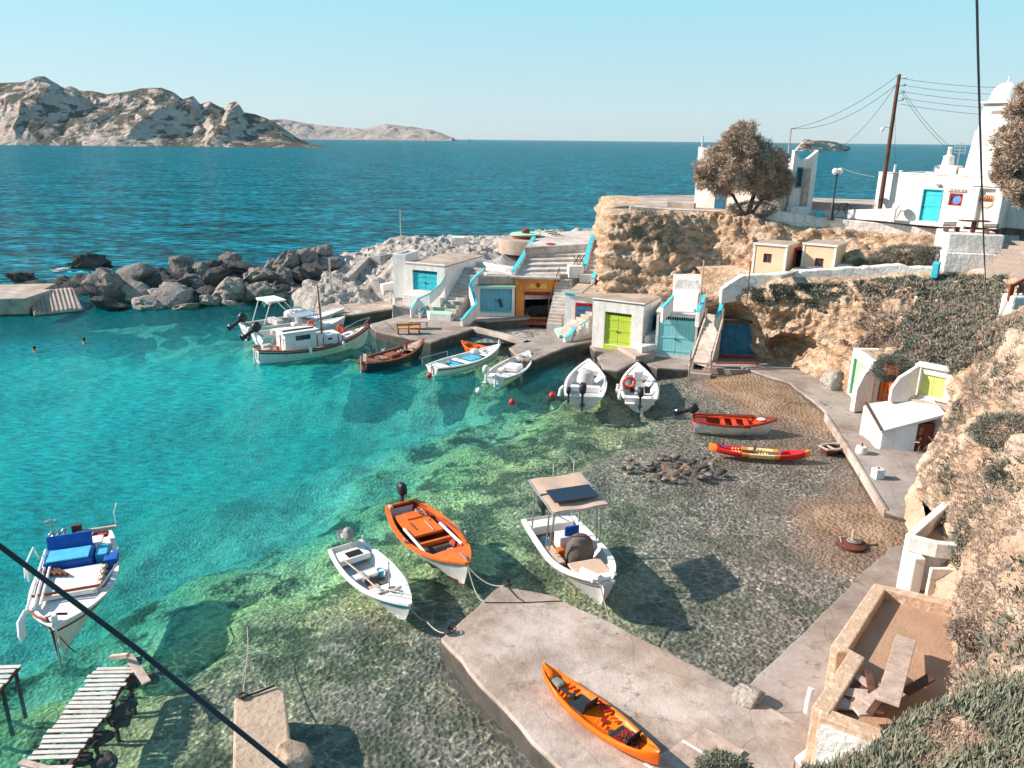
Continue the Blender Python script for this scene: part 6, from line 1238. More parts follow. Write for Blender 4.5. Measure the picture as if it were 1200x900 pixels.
mb = MB(); [mb.tube([(-2.3 + random.uniform(-.25, .25), .75 + random.uniform(-.3, .3), .85), (-2.3 + random.uniform(-.3, .3), .75 + random.uniform(-.3, .3), 1.3)], .03, 5) for _ in range(14)]; mb.tube([(-2.45, .9, .9), (-2.45, .9, 1.75)], .03, 6); mb.box((-2.45, .78, 1.65), (.1, .1, .1)); mb.box((-2.45, 1.02, 1.65), (.1, .1, .1)); mb.build('net_hauler', 'metal', b.root)
b.tb('side_rail', 'gel', [(-1.7, 1.25, .8), (-1.5, 1.28, 1.3), (-.6, 1.3, 1.3), (-.3, 1.25, .8)], .03); b.tb('side_rail', 'metal', [(-.6, -1.2, .8), (0, -1.15, .98), (.9, -.95, 1.0), (1.3, -.7, 1.0)], .03)
b.tb('fender', 'gel', [(1.5, 1.0, .95), (1.7, 1.1, .7), (1.85, 1.1, .35), (1.9, 1.1, .2)], [.03, .11, .11, .04]); b.tb('fender', 'gel', [(-1.0, 1.35, 1.0), (-1.0, 1.42, .9), (-1.0, 1.45, .55)], [.03, .1, .1])
mb = MB(); [mb.tube([(-.7 + random.uniform(-.1, .1), 1.0 - i * .12, .9), (-.3 + i * .05, .8 - i * .16, .95)], .05, 6) for i in range(5)]; mb.build('net_heap', 'rust', b.root, smooth=True)
mb = MB(); [mb.tube([(-.4 + i * .16, -.75 - .03 * (i % 3), .86), (-.25 + i * .16, -.9 + .05 * (i % 2), .95)], .06, 6) for i in range(8)]; mb.build('net_heap', 'canvas', b.root, smooth=True)
b.tb('bow_trim', 'boatdeep', [(L2 - 1.0, .78, 1.12), (L2 - .5, .5, 1.2), (L2 - .2, .2, 1.25)], .035); b.tb('cross_beam', 'varnish', [(.85, -1.0, .95), (.85, 1.0, .95)], .045)
b.tb('mooring_rope', 'ropedark', [(L2 - .4, -.25, 1.2), (L2 - .3, 0, 1.32), (L2 - .4, .25, 1.2), (L2 - .15, .12, .8), (L2 - .05, .05, .1)], .035); b.tb('mooring_rope', 'rope', [(L2 - .3, .1, 1.28), (L2 + .1, .0, .7), (L2 + .25, -.02, -.2)], .02)
b.bx('stem_post', 'paintwhite', (L2 - .12, 0, 1.28), (.2, .12, .3)); b.bx('vent', 'black', (.8, -.9, .92), (.12, .12, .12))
for o_ in list(b.root.children):
    for v_ in o_.data.vertices: v_.co.y *= -1
    o_.data.flip_normals()
    for c2_ in o_.children:
        for v_ in c2_.data.vertices: v_.co.y *= -1
        c2_.data.flip_normals()
SC_ = .9
b.root.scale = (1, .95, .95)
# M: small white boat with turquoise stripe
b = Boat('rowing_boat', 'small white boat with turquoise stripe and grey tilted outboard', 'boat', g(481,708,.65), g(404,640,.42), 1.5, .42, .22, .04, .74, 'gel', 'blueseat', 'gel', 'gel', 'gelgrey', floor=.1, full=.38, gunw=.09, stripe_t=.72)
L2 = b.L / 2
b.hull.data.materials[1] = M['turq']; b.deck(.76, .985, 'gel'); b.bx('stern_locker', 'gel', (-L2 + .55, 0, .32), (.6, 1.05, .2)); b.bx('well', 'dark', (-L2 + .6, .05, .424), (.35, .5, .01), bevel=0)
b.bench(.40, 'gel', .3, -.12); b.bench(.64, 'gel', .32, -.12); b.bench(.1, 'gelgrey', .35, -.1, name='stern_seat'); b.bx('floor_board', 'wood', (.25, -.1, .13), (.5, .35, .03)); b.bx('floor_mat', 'tarp', (-.1, .1, .115), (.8, .6, .02))
b.tb('oar', 'wood', [(-1.4, -.45, .5), (-.2, -.35, .52), (1.0, -.3, .5)], .025); b.bx('oar_blade', 'wood', (-.1, -.36, .53), (.5, .1, .02)); b.tb('pole', 'metal', [(.75, .1, .35), (.75, .1, 1.25)], .022)
b.tb('pulpit_rail', 'metal', [(.9, .55, .55), (1.2, .45, .75), (L2 - .1, .1, .85), (1.2, -.35, .75), (.9, -.5, .55)], .018); outboard(b.root, -L2 - .05, .12, .62, 1.05, 'gelgrey', .95, cowl='cowl_grey')
b.tb('stern_light', 'gel', [(-L2 + .1, .6, .42), (-L2 + .1, .6, .66)], .03); M_ = b
# N: orange boat
b = Boat('rowing_boat', 'orange and white wooden boat with black outboard in the middle of the cove', 'boat', g(549,659,.95), g(470,591,.55), 1.95, .55, .38, .06, .6, 'paintwhite', 'paintwhite', 'boatorange', 'boatdeep', 'wood_dark', floor=.16, rake=.35, full=.42, gunw=.13, stripe_t=.88, under='redkeel')
L2 = b.L / 2
b.hull.data.materials[1] = M['ropedark']
b.deck(.74, .985, 'boatorange', dz=-.0, camber=.05); b.bx('engine_cover', 'boatorange', (-L2 + 1.5, 0, .46), (1.7, 1.15, .1), bevel=.02)
b.bx('hatch', 'boatorange', (-L2 + .95, .05, .53), (.5, .6, .06)); b.bx('batten', 'wood', (-L2 + 1.9, .25, .53), (.7, .04, .03)); b.bx('batten', 'wood_dark', (-L2 + 1.7, -.25, .53), (.6, .04, .03))
b.bx('floor_mat', 'navyhull', (.75, 0, .18), (1.1, 1.15, .02)); b.tb('side_board', 'gel', [(-.7, .62, .55), (1.0, .62, .58)], .05); b.tb('side_board', 'gel', [(-.9, -.62, .55), (.9, -.66, .58)], .05)
b.bx('shelf', 'boatorange', (.25, 0, .47), (.12, 1.2, .14)); b.bx('bow_plate', 'metal', (L2 - .35, 0, .99), (.5, .06, .03)); b.bx('rowlock', 'metal', (.6, .95, .72), (.15, .06, .12)); b.bx('rowlock', 'metal', (.0, -.98, .66), (.15, .06, .12)); b.bx('cleat_block', 'wood', (-L2 + .25, -.5, .68), (.25, .12, .1))
outboard(b.root, -L2 - .1, .15, .82, .1, 'black', 1.0); b.tb('oar', 'varnish', [(-.9, .8, .6), (.5, .86, .66), (1.2, .7, .72)], .03); N_ = b
# O: motor boat with canopy
b = Boat('motor_boat', 'white motor boat with beige sun canopy and solar panel by the pier', 'motor boat', g(714,682,.95), g(640,604,.65), 2.05, .6, .33, .02, .88, 'gel', 'gel', 'gel', 'gel', 'canvas', floor=.2, rake=.4, full=.5, gunw=.15, stripe_t=.86, tip=.16)
L2 = b.L / 2
mb = MB()
for sd in (-1, 1): mb.tube([Vector(b.pt(t / 20, .80, sd)) + Vector((0, sd * .005, 0)) for t in range(1, 20)], .022, 5)
mb.build('rub_rail', 'tarp', b.root, smooth=True)
b.deck(.70, .985, 'gel', dz=-.1, camber=.02); b.bx('bow_cushion', 'canvas', (L2 - 1.35, 0, .62), (.9, 1.1, .08), bevel=.03)
mb = MB(); mb.lathe([(.42, 0), (.46, .4), (.4, .75), (.25, .95), (.05, 1.0)], (.15, .1, .25), 12, sx=.9, sy=1.05); mb.build('covered_console', 'tarp', b.root, smooth=True)
b.bx('backrest', 'royal', (-.6, .15, 1.0), (.08, .5, .35)); b.bx('seat', 'gel', (-.75, .1, .6), (.5, .8, .5)); b.bx('stern_bench', 'gel', (-L2 + .45, 0, .5), (.5, 1.5, .3)); b.bx('side_cushion', 'canvas', (-.1, -.65, .5), (1.1, .3, .12)); b.bx('cool_box', 'boatorange', (-.35, -.35, .45), (.3, .25, .25), bevel=.05); b.bx('floor_mat', 'tarp', (-.9, .3, .22), (.9, .6, .02))
cz = 2.35; cx_ = -.75
fr_o = MB()
for y_ in (-.82, .82):
    fr_o.tube([(-.25, y_ * 1.08, .75), (-.2, y_, cz - .05)], .03, 8); fr_o.tube([(-.05, y_ * 1.08, .75), (.25, y_, cz - .1)], .03, 8); fr_o.tube([(-1.6, y_ * 1.05, .7), (-1.5, y_, cz)], .03, 8)
    fr_o.tube([(cx_ - 1.05, y_ * 1.15, cz + .08), (cx_ + 1.15, y_ * 1.15, cz - .1)], .025, 8)
for x_, z_ in ((cx_ - 1.05, cz + .08), (cx_, cz + .04), (cx_ + 1.15, cz - .1)): fr_o.tube([(x_, -.95, z_), (x_, .95, z_)], .025, 8)
fr_o.build('canopy_frame', 'metal', b.root, smooth=True)
mb = MB(); mb.grid(lambda u, v: (cx_ - 1.02 + 2.14 * u, -.92 + 1.84 * v, cz + .12 - .17 * u - .03 * abs(math.sin(u * math.pi * 1)) + .02 * math.sin(v * 9)), 12, 16); mb.grid(lambda u, v: (cx_ - 1.02 + 2.14 * u, -.92 + 1.84 * v, cz + .095 - .17 * u - .03 * abs(math.sin(u * math.pi * 1)) + .02 * math.sin(v * 9)), 12, 16); mb.build('canopy', 'canvas', b.root, smooth=True)
b.bx('solar_panel', 'solar', (cx_ + .4, .0, cz + .13), (.75, 1.5, .04), bevel=0, rot=Matrix.Rotation(.085, 3, 'Y'))
b.tb('bow_roller', 'gel', [(L2 - .9, -.45, .9), (L2 - .1, -.25, 1.05)], .11); b.tb('fender', 'gel', [(L2 - .15, .1, 1.0), (L2 - .15, -.5, 1.0)], .07); b.tb('antenna', 'gel', [(-1.9, .7, .7), (-1.95, .75, 2.9)], .015); b.tb('antenna', 'gel', [(-1.9, .0, .7), (-1.95, .0, 2.8)], .015)
outboard(b.root, -L2 - .15, .0, .8, .0, sc=1.1); b.bx('cleat', 'metal', (L2 - .3, .35, .98), (.16, .05, .06)); b.bx('cleat', 'metal', (-L2 + .2, .85, .66), (.16, .05, .06)); O_ = b
def clutter(b, coil=None, bucket=None, bm_='blueseat', net=None, nm='tarp'):
    if coil:
        mb = MB(); [mb.torus((coil[0] + .02 * i, coil[1] - .01 * i, coil[2] + .03 * i), .13 - .02 * (i % 2), .018, (.15 * math.sin(i * 2), .15 * math.cos(i * 3), 1), 16, 5) for i in range(3)]; mb.tube([(coil[0] + .1, coil[1], coil[2]), (coil[0] + .35, coil[1] + .12, coil[2] - .01), (coil[0] + .5, coil[1] - .05, coil[2] - .01)], .015, 5); mb.build('rope_coil', 'rope', b.root, smooth=True)
    if bucket:
        mb = MB(); mb.lathe([(.09, 0), (.12, .22), (.125, .23), (.105, .2), (.08, .03)], bucket, 14); mb.build('bucket', bm_, b.root, smooth=True)
    if net:
        rn = random.Random(int(net[0] * 100)); mb = MB()
        for i in range(9): a = [(net[0] + rn.uniform(-.25, .25), net[1] + rn.uniform(-.18, .18), net[2] + rn.uniform(0, .12)) for _ in range(3)]; mb.tube(a, .04, 6)
        mb.build('net_heap', nm, b.root, smooth=True)
clutter(M_, coil=(1.15, .0, .56), bucket=(-.35, .35, .13)); clutter(N_, coil=(-1.75, .3, .64), bucket=(.9, .25, .2), bm_='gel'); clutter(O_, coil=(1.45, -.25, .7), bucket=(-1.3, -.5, .25), bm_='blueseat')
clutter(A0b, coil=(2.6, 0, 1.15), net=(2.0, .2, 1.1), bucket=(-2.6, -.5, .75), bm_='boatorange')
for o_ in list(scene.objects):
    if o_.get('category') == 'motor boat' and 'astern' in o_['label']: clutter(type('B', (), {'root': o_})(), coil=(.9, .2, .75), net=(-.4, .55, .25))
    if o_.get('label', '').startswith('old brown'): clutter(type('B', (), {'root': o_})(), coil=(-1.3, .2, .55), net=(.7, .1, .45), nm='canvas')
    if o_.get('label', '').startswith('white boat with'): clutter(type('B', (), {'root': o_})(), coil=(1.5, 0, .62), net=(-1.6, .2, .42), nm='rope')
# kayaks
def kayak(name, label, a, b_, B, mats, zs, prof, seats):
    a, b_ = Vector(a), Vector(b_); d = b_ - a; L = math.hypot(d.x, d.y); c = (a + b_) / 2; rz = math.atan2(d.y, d.x)
    r = thing(name, label, 'kayak', (c.x, c.y, zs), rz); mb = MB(); n = 40; K = 16; P = []
    def hw(t): return B / 2 * max(.06, math.sin(math.pi * min(max(t, .0), 1)) ** .62)
    def rk(t): return .12 * abs(2 * t - 1) ** 3
    for i in range(n + 1):
        t = i / n; w_ = hw(t); z0 = .0 + rk(t) * 1.3; h = .27 + rk(t) * .6
        for v, zf in ((0, 0), (.6, .03), (.9, .35), (1.0, .7), (1.0, .92), (.92, 1.0), (.80, .98), (.72, .80 if .08 < t < .93 else .98), (.4, .62 if .1 < t < .9 else 1.05), (0, .60 if .1 < t < .9 else 1.1)): P.append((L * (t - .5), w_ * v, z0 + h * zf))
    k = 10; F = [(i * k + j, i * k + j + 1, (i + 1) * k + j + 1, (i + 1) * k + j) for i in range(n) for j in range(k - 1)]
    P2 = [(x, -y, z) for x, y, z in P]; mb.add(P, F); mb.add(P2, [f[::-1] for f in F]); mb.add(P[:k] + P2[:k], [tuple(range(k)) + tuple(range(2 * k - 1, k - 1, -1))]); mb.add(P[-k:] + P2[-k:], [tuple(range(k)) + tuple(range(2 * k - 1, k - 1, -1))])
    fm = []
    for f in mb.f:
        cx_ = sum(mb.v[i][0] for i in f) / len(f) / L + .5; fm.append(prof(cx_))
    mb.m = fm; mb.build('hull', mats, r, smooth=True, sharp=50)
    for x_, m_ in seats:
        q = MB(); q.box((x_ + .12, 0, .19), (.5, B * .55, .035)); q.box((x_ - .16, 0, .34), (.04, B * .5, .28), rot=Matrix.Rotation(-.25, 3, 'Y')); o = q.build('seat', m_, r, bevel=.03)
        
        for i in range(3):
            for s_ in (-1, 1): q = MB(); q.box((x_ + .5 + .13 * i, s_ * B * .2, .245), (.06, .14, .05), s_ * .4); q.build('foot_rest', mats[0], r, bevel=.015)
    return r, L
r, L = kayak('kayak', 'red and yellow sit-on-top kayak floating on the shallow water', g(949,533,.2), g(831,524,.2), .85, [mat('pale_yellow_plastic', lin(240, 205, 150), lin(235, 195, 135), rough=.4, bump=.03), mat('hot_red_plastic', lin(225, 50, 45), lin(215, 40, 45), rough=.4, bump=.03), mat('amber_plastic', lin(240, 150, 60), lin(235, 130, 50), rough=.4, bump=.03), 'kayred'], -.08, lambda t: 1 if .04 < t < .3 or .68 < t < .93 else (2 if t < .35 or .60 < t else 0), [(-.75, 'tarp'), (.35, 'black')])
mb = MB(); [mb.box((L * .33 + i * .07, -.1 + .012 * i, .335), (.04, .14, .012), .1) for i in range(5)]; mb.build('decal', 'royal', r)
r, L = kayak('kayak', 'orange two-seat kayak lying on the concrete pier', g(772,893,.9), g(636,787,.9), .88, ['kayorange', 'kayorange', 'kayred'], .66, lambda t: 0, [(-.95, 'black'), (.35, 'black')])
mb = MB(); mb.grid(lambda u, v: (L * (-.36 + .16 * u), .26 * (v * 2 - 1) * math.sin(math.pi * (.15 + .7 * u)) ** .5, .215 + .01 * math.sin(9 * u)), 10, 8); mb.build('stern_well', 'kayred', r)
mb = MB(); [mb.tube([(L * -.36 + .2 + .25 * math.cos(i * 1.3) , .18 * math.sin(i * 2.1), .24 + .02 * (i % 4)), (L * -.36 + .3 + .25 * math.cos(i * 1.3 + 1), .18 * math.sin(i * 2.1 + 1.2), .27 + .02 * (i % 3))], .018, 5) for i in range(16)]; mb.build('rope_pile', 'rust', r, smooth=True)
mb = MB(); mb.box((L * .36, .02, .28), (.42, .26, .12)); mb.build('dry_bag', 'iceplant', r, bevel=.06)
mb = MB(); mb.box((.9, .05, .25), (.45, .07, .04), .2); mb.box((.75, .0, .26), (.07, .22, .04), .2); mb.build('strap', 'black', r, bevel=.01)
mb = MB(); [mb.box((-.15 + i * .13, -.24, .28), (.07, .2, .03), -.5) for i in range(4)]; mb.build('slots', 'kayred', r, bevel=.01)
mb = MB(); mb.lathe([(.08, 0), (.075, .01)], (-.25, 0, .215), 14); mb.build('drain_cap', 'kayred', r)
# buoys
for k_, (a, b2, m_, lab) in enumerate([(561,460,'paintwhite','small white mooring buoy in the green water'),(503,442,'buoyred','red mooring buoy under the stern of the blue-seated boat'),(600,473,'buoyred','red mooring buoy floating nearest the middle of the cove'),(647,465,'buoyred','red mooring buoy left of the two boats seen from astern')]):
    mb = MB(); r_ = .17; c = g(a, b2, 0); mb.lathe([(.02, -.12)] + [(r_ * math.sin(t), r_ * .3 - r_ * math.cos(t)) for t in [i * math.pi / 8 for i in range(1, 8)]] + [(.03, r_ * 1.35), (.02, r_ * 1.6)], (0, 0, .05), 14); o = mb.build('mooring_buoy', m_, smooth=True); o.location = c; tag(o, lab, 'buoy')
# small tenders lying at the beach edge
b = Boat('tender', 'tiny dark boat half filled with water by the kerb', 'boat', g(989,520,.25), g(965,524,.25), .7, .2, .06, .03, .7, 'wood_dark', 'wood_dark', 'wood', 'wood_dark', 'tarp', floor=.06); b.bench(.4, 'wood', .1, -.04)
r = thing('mooring_anchor', 'rusty round base with a short post and rope coil at the sand edge', 'mooring', g(998, 638, .0)); mb = MB(); mb.lathe([(.48, -.05), (.5, .05), (.42, .1), (.1, .14)], n=24); mb.build('base', 'rust', r, smooth=True); mb = MB(); mb.tube([(0, 0, .1), (0, 0, .55)], .05, 8); mb.build('post', 'wood', r)
mb = MB(); [mb.torus((.05, -.02, .16 + .03 * i), .22 - .04 * i, .02, (0.1 * i, .1, 1), 18, 5) for i in range(3)]; mb.tube([(.2, .2, .16), (-.3, .3, .12), (-.4, -.1, .12)], .025, 5); mb.build('rope_coil', 'rope', r, smooth=True)
# bollards
for a, b2, lab in ((1009, 531, 'round concrete bollard on the promenade, farther of the two'), (1028, 560, 'square-topped concrete bollard on the promenade, nearer of the two')):
    r = thing('bollard', lab, 'bollard', g(a, b2, .46), 0); mb = MB()
    if 'round' in lab: mb.lathe([(.22, 0), (.24, .05), (.23, .3), (.18, .34)], n=18)
    else: mb.box((0, 0, .2), (.38, .36, .42), .2)
    mb.build('post', 'whitestone', r, bevel=.02); mb = MB(); mb.tube([(0, 0, .3), (0, 0, .46)], .04, 8); mb.build('pin', 'rust', r)
# wooden furniture
def wchair(label, loc, rz, cloth=None, sc=1.0):
    r = thing('folding_chair', label, 'chair', loc, rz); f = .035
    for x_ in (-.28, .28):
        mb = MB(); mb.beam((x_, -.25, 0), (x_, .25, .62), .04, .05); mb.beam((x_, .25, 0), (x_, -.25, .62), .04, .05); mb.beam((x_, .28, .55), (x_, .34, 1.0), .04, .05); mb.beam((x_, -.28, .64), (x_, .3, .64), .07, .03); mb.build('side_frame', 'varnish', r)
    mb = MB(); [mb.bb((-.27, -.22 + .1 * i, .44), (.27, -.15 + .1 * i, .46)) for i in range(5)]; mb.build('seat', 'varnish' if not cloth else cloth, r)
    mb = MB(); [mb.bb((-.27, .28, .62 + .1 * i), (.27, .3, .68 + .1 * i)) for i in range(4)]; mb.build('backrest', 'varnish' if not cloth else cloth, r); return r
wchair('pale wooden folding chair with white cloth by the slab-roof shed', g(1068, 527, .46), -.6, 'canvas'); wchair('second wooden folding chair closer to the shed doorway', g(1082, 521, .46), .4)
r = wchair('brown slatted wooden chair with a red towel near the hillside foot', g(1098, 566, .46), 2.9); mb = MB(); mb.bb((-.36, .2, .3), (-.3, .45, .95)); mb.build('towel', 'towel', r, bevel=.02)
r = thing('wooden_bench', 'orange-brown wooden bench standing on the quay slab', 'bench', g(479, 391, .6), .2); mb = MB(); mb.bb((-.8, -.22, .38), (.8, .22, .44)); mb.build('seat', 'orange_wood', r); [(lambda q: (q.bb((x_ - .04, -.2, 0), (x_ + .04, .2, .375)), q.build('leg', 'varnish', r)))(MB()) for x_ in (-.7, 0, .7)]; mb = MB(); mb.bb((-.8, -.2, .6), (.8, -.15, .75)); [mb.bb((x_ - .04, -.2, .44), (x_ + .04, -.15, .75)) for x_ in (-.76, 0, .76)]; mb.build('backrest', 'orange_wood', r)
r = thing('wooden_table', 'low pale wooden table behind the bench on the quay slab', 'table', g(491, 385, .6), .1); mb = MB(); mb.bb((-.65, -.35, .5), (.65, .35, .56)); mb.build('table_top', 'wood', r); [(lambda q: (q.bb((x_ - .04, -.3, 0), (x_ + .04, .3, .495)), q.build('leg', 'wood', r)))(MB()) for x_ in (-.55, .55)]
# swimmers
def swimmer(label, px, py, face):
    c = g(px, py, 0); r = thing('person', label, 'person', c, face)
    me = bpy.data.meshes.new('body'); bm = bmesh.new()
    V_ = [(0, -.35, -.55), (0, -.1, -.25), (0, 0, -.02), (0, .02, .1), (0, .03, .2), (0, .02, .3), (.2, 0, -.05), (.38, .22, -.08), (.36, .5, -.06), (-.2, 0, -.05), (-.38, .22, -.08), (-.36, .5, -.06)]
    E_ = [(0, 1), (1, 2), (2, 3), (3, 4), (4, 5), (2, 6), (6, 7), (7, 8), (2, 9), (9, 10), (10, 11)]; RR = [.14, .16, .13, .06, .095, .085, .075, .05, .035, .075, .05, .035]
    ly = bm.verts.layers.skin.verify(); vv = [bm.verts.new(v) for v in V_]; [bm.edges.new((vv[a], vv[b_])) for a, b_ in E_]
    for i, q in enumerate(RR): vv[i][ly].radius = (q, q); vv[i][ly].use_root = (i == 0)
    bm.to_mesh(me); bm.free()
    me.materials.append(M['skin']); o = bpy.data.objects.new('body', me); col.objects.link(o); o.parent = r
    o.modifiers.new('skin', 'SKIN').use_smooth_shade = True
    sb = o.modifiers.new('sub', 'SUBSURF'); sb.levels = 2; sb.render_levels = 2
    mb = MB(); mb.lathe([(.09, .0), (.105, .06), (.1, .12), (.06, .17), (.01, .185)], (0, .005, .2), 14); mb.build('hair', 'hair', r, smooth=True)
    mb = MB(); mb.tube([(0, .11, .24), (0, .135, .215), (0, .115, .2)], .014, 6); [mb.box((s_ * .04, .118, .25), (.02, .01, .012)) for s_ in (-1, 1)]; mb.build('face', 'skin', r)
try:
    swimmer('swimmer with dark hair, head above the water, left of the pair', 41, 412, 2.6)
    swimmer('swimmer with dark hair, head above the water, right of the pair', 99, 402, 1.8)
except Exception as e_: print('swimmer', e_)
# ------------------------------------------------------------------ boulders
def rock_mesh(name, seed, dim, matn, rough=.22, sub=3, fq=1.0, flat=0):
    bm = bmesh.new(); bmesh.ops.create_icosphere(bm, subdivisions=sub, radius=1); rnd = random.Random(seed); off = Vector((rnd.uniform(0, 99), rnd.uniform(0, 99), rnd.uniform(0, 99)))
    planes = [(Vector((rnd.gauss(0, 1), rnd.gauss(0, 1), rnd.gauss(0, 1))).normalized(), rnd.uniform(.62, .85)) for _ in range(6)]
    for v in bm.verts:
        p = v.co.normalized(); k = 1 + rough * fbm(p * fq * 1.2 + off, 5) + rough * .25 * fbm(p * 5 * fq + off, 3)
        q = p * k
        for n, d in planes:
            e = q.dot(n) - d
            if e > 0: q -= n * e * .8
        v.co = Vector((q.x * dim[0] / 2, q.y * dim[1] / 2, q.z * dim[2] / 2))
    me = bpy.data.meshes.new(name); bm.to_mesh(me); bm.free(); me.materials.append(M[matn]); me.polygons.foreach_set('use_smooth', [True] * len(me.polygons)); me.set_sharp_from_angle(angle=R(42))
    o = bpy.data.objects.new(name, me); col.objects.link(o); return o
def rock(px, py, h, w_, hgt_, matn, label, seed, dpt=None, rz=0, group='boulders of the breakwater', rough=.22, name='boulder', cat='boulder', fq=1.0, sub=4, y=None):
    """px,py = pixel of the rock's centre; h its height above water; w_,hgt_ size in metres"""
    c = g(px, py, h) if y is None else yp(px, py, y); o = rock_mesh(name, seed, (w_, dpt or w_ * .85, hgt_), matn, rough, sub, fq); o.location = c; o.rotation_euler = (random.Random(seed).uniform(-.3, .3), random.Random(seed + 1).uniform(-.3, .3), rz); tag(o, label, cat, group); return o
BR = [ # px, py, z, width px, height px, material, words
 (129,338,1.0,46,34,'boulder','big rough boulder right beside the ribbed concrete block'),
 (158,322,1.7,40,22,'boulder','slanting long boulder leaning above the first big one'),
 (127,357,.25,40,13,'boulder_dark','low flat wet rock at the waterline by the concrete block'),
 (165,344,.7,32,20,'boulder_pale','rounded brown boulder at the waterline, right of the low flat rock'),
 (173,355,.4,32,14,'boulder_pale','wedge shaped boulder below the rounded brown one'),
 (204,347,.7,42,21,'boulder_pale','largest pale boulder at the waterline in the middle'),
 (213,311,2.3,26,22,'boulder','tall rounded boulder topping the left end of the high pile'),
 (218,323,1.7,22,16,'boulder_dark','dark boulder directly under the tall rounded one'),
 (238,317,2.1,18,19,'boulder','small upright boulder right of the tall rounded one'),
 (229,332,1.2,30,18,'boulder','smooth grey boulder above the largest pale one'),
 (253,311,2.5,16,11,'boulder_dark','small boulder between two upright ones on the crest'),
 (270,305,2.8,24,14,'boulder','pointed grey boulder on the crest, left part'),
 (252,325,1.7,24,17,'boulder_dark','triangular dark boulder in the middle row'),
 (265,318,2.1,24,13,'boulder_dark','flat dark boulder under the pointed one'),
 (288,315,2.2,34,12,'boulder_dark','long flat slab-like boulder on the crest'),
 (275,328,1.5,19,12,'boulder_dark','blue-grey small boulder in the middle row'),
 (270,341,.9,34,22,'boulder_pale','rough pitted boulder in the lower row'),
 (245,342,.8,26,11,'boulder_dark','flat dark rock wedged right of the largest pale one'),
 (246,351,.4,24,9,'boulder_pale','small flat rock at the waterline under the flat dark rock'),
 (298,328,1.6,18,17,'boulder_dark','squarish dark boulder under the long slab-like one'),
 (305,340,.9,36,18,'boulder_pale','rounded cracked boulder in the lower row, right part'),
 (306,324,1.8,36,16,'boulder','broad grey boulder with a lit top edge, middle row'),
 (335,308,2.6,28,20,'boulder','big rounded boulder on the crest above the squared one'),
 (334,324,1.8,20,17,'boulder','squared blocky boulder in the middle of the right part'),
 (319,312,2.3,14,13,'boulder_pale','small pale knobby boulder on the crest'),
 (360,303,2.8,26,18,'boulder','grey boulder on the crest, right of the big rounded one'),
 (376,297,3.0,28,14,'boulder','smooth angular boulder highest on the crest, right end'),
 (352,323,1.8,22,18,'boulder_dark','dark rock in the hollow right of the squared one'),
 (366,318,2.0,30,17,'boulder_dark','broad dark boulder below the crest, right end'),
 (384,309,2.3,30,12,'boulder','flat boulder joining the pale shore rocks'),
 (330,338,1.0,26,11,'boulder_dark','flat dark rock in the lower row under the squared one'),
 (326,346,.5,20,10,'boulder_pale','small brown rock at the waterline below the flat dark one'),
 (346,342,.7,22,11,'boulder_pale','oval brown rock at the waterline, right part'),
 (372,340,.8,34,20,'crag','pale lumpy rock at the waterline, right end'),
 (390,330,1.3,24,20,'crag','pale lumpy rock between the crest and the landing slab'),
 (196,331,1.1,20,12,'boulder_dark','dark rock hidden between the leaning and the smooth boulders'),
 (185,329,1.2,26,14,'boulder_dark','dark rock behind the rounded brown boulder'),
 (212,335,1.0,44,13,'boulder_dark','wide dark rock behind the largest pale one'),
 (218,360,.0,30,8,'boulder_pale','half submerged flat rock before the largest pale one'),
 (275,357,.0,28,7,'boulder_pale','half submerged flat rock before the pitted boulder'),
]
for k_, (a, b2, z_, wp, hp, m_, lab) in enumerate(BR):
    c = g(a, b2, z_); sc = FP / (math.cos(PI_) * c.y + math.sin(PI_) * (CH - z_)); rock(a, b2, z_, wp / sc * 1.22, hp / sc * 1.25, m_, lab, 100 + k_, rz=random.uniform(-.5, .5), rough=.42 if m_ in ('boulder_pale', 'crag') else .34, fq=1.6)
# rubble core under the pile (dark gaps)
def core(u, v):
    a = g(-80, 357, 0).lerp(g(395, 338, 0), u); y_ = a.y + .6 + v * 9; z_ = -8 * max(0, 1 - v * 12) - .5 + 2.0 * math.sin(math.pi * min(1, v * 1.0)) * min(1, .35 + u * 1.4) + .5 * fbm((a.x, y_, 3)); return (a.x, y_, z_)
mb = MB(); mb.open = True; mb.grid(core, 90, 30); o = mb.build('rubble_core', 'boulder_dark', smooth=True, sharp=40); o['kind'] = 'stuff'; o['label'] = 'dark small rubble filling the gaps of the breakwater'
rock(105, 309, .35, 3.6, 2.3, 'darkrock', 'low craggy black rock awash just outside the breakwater', 300, dpt=2.4, rough=.5, name='sea_rock', cat='rock', group=None, fq=2.2)
rock(25, 326, .3, 2.4, 1.6, 'darkrock', 'small black rock behind the smooth concrete block', 301, rough=.5, name='sea_rock', cat='rock', group=None, fq=2.2)
rock(877, 815, .75, .75, .42, 'crag', 'single rough stone at the inner corner of quay and pier', 302, name='stone', cat='stone', group=None)
o = rock(978, 446, .9, 1.3, 1.2, 'crag', 'whitewashed rough rock foot left of the pale green door', 303, dpt=.9, name='white_rock', cat='rock', group=None, rough=.35)
c = g(957, 177, 0); sc = FP / c.y; o = rock_mesh('islet', 77, (66 / sc, 40 / sc, 26 / sc), 'headland', .45, 5, 1.4); o.location = c; o['kind'] = 'structure'; o['label'] = 'small bare rock islet on the open sea behind the chapel'
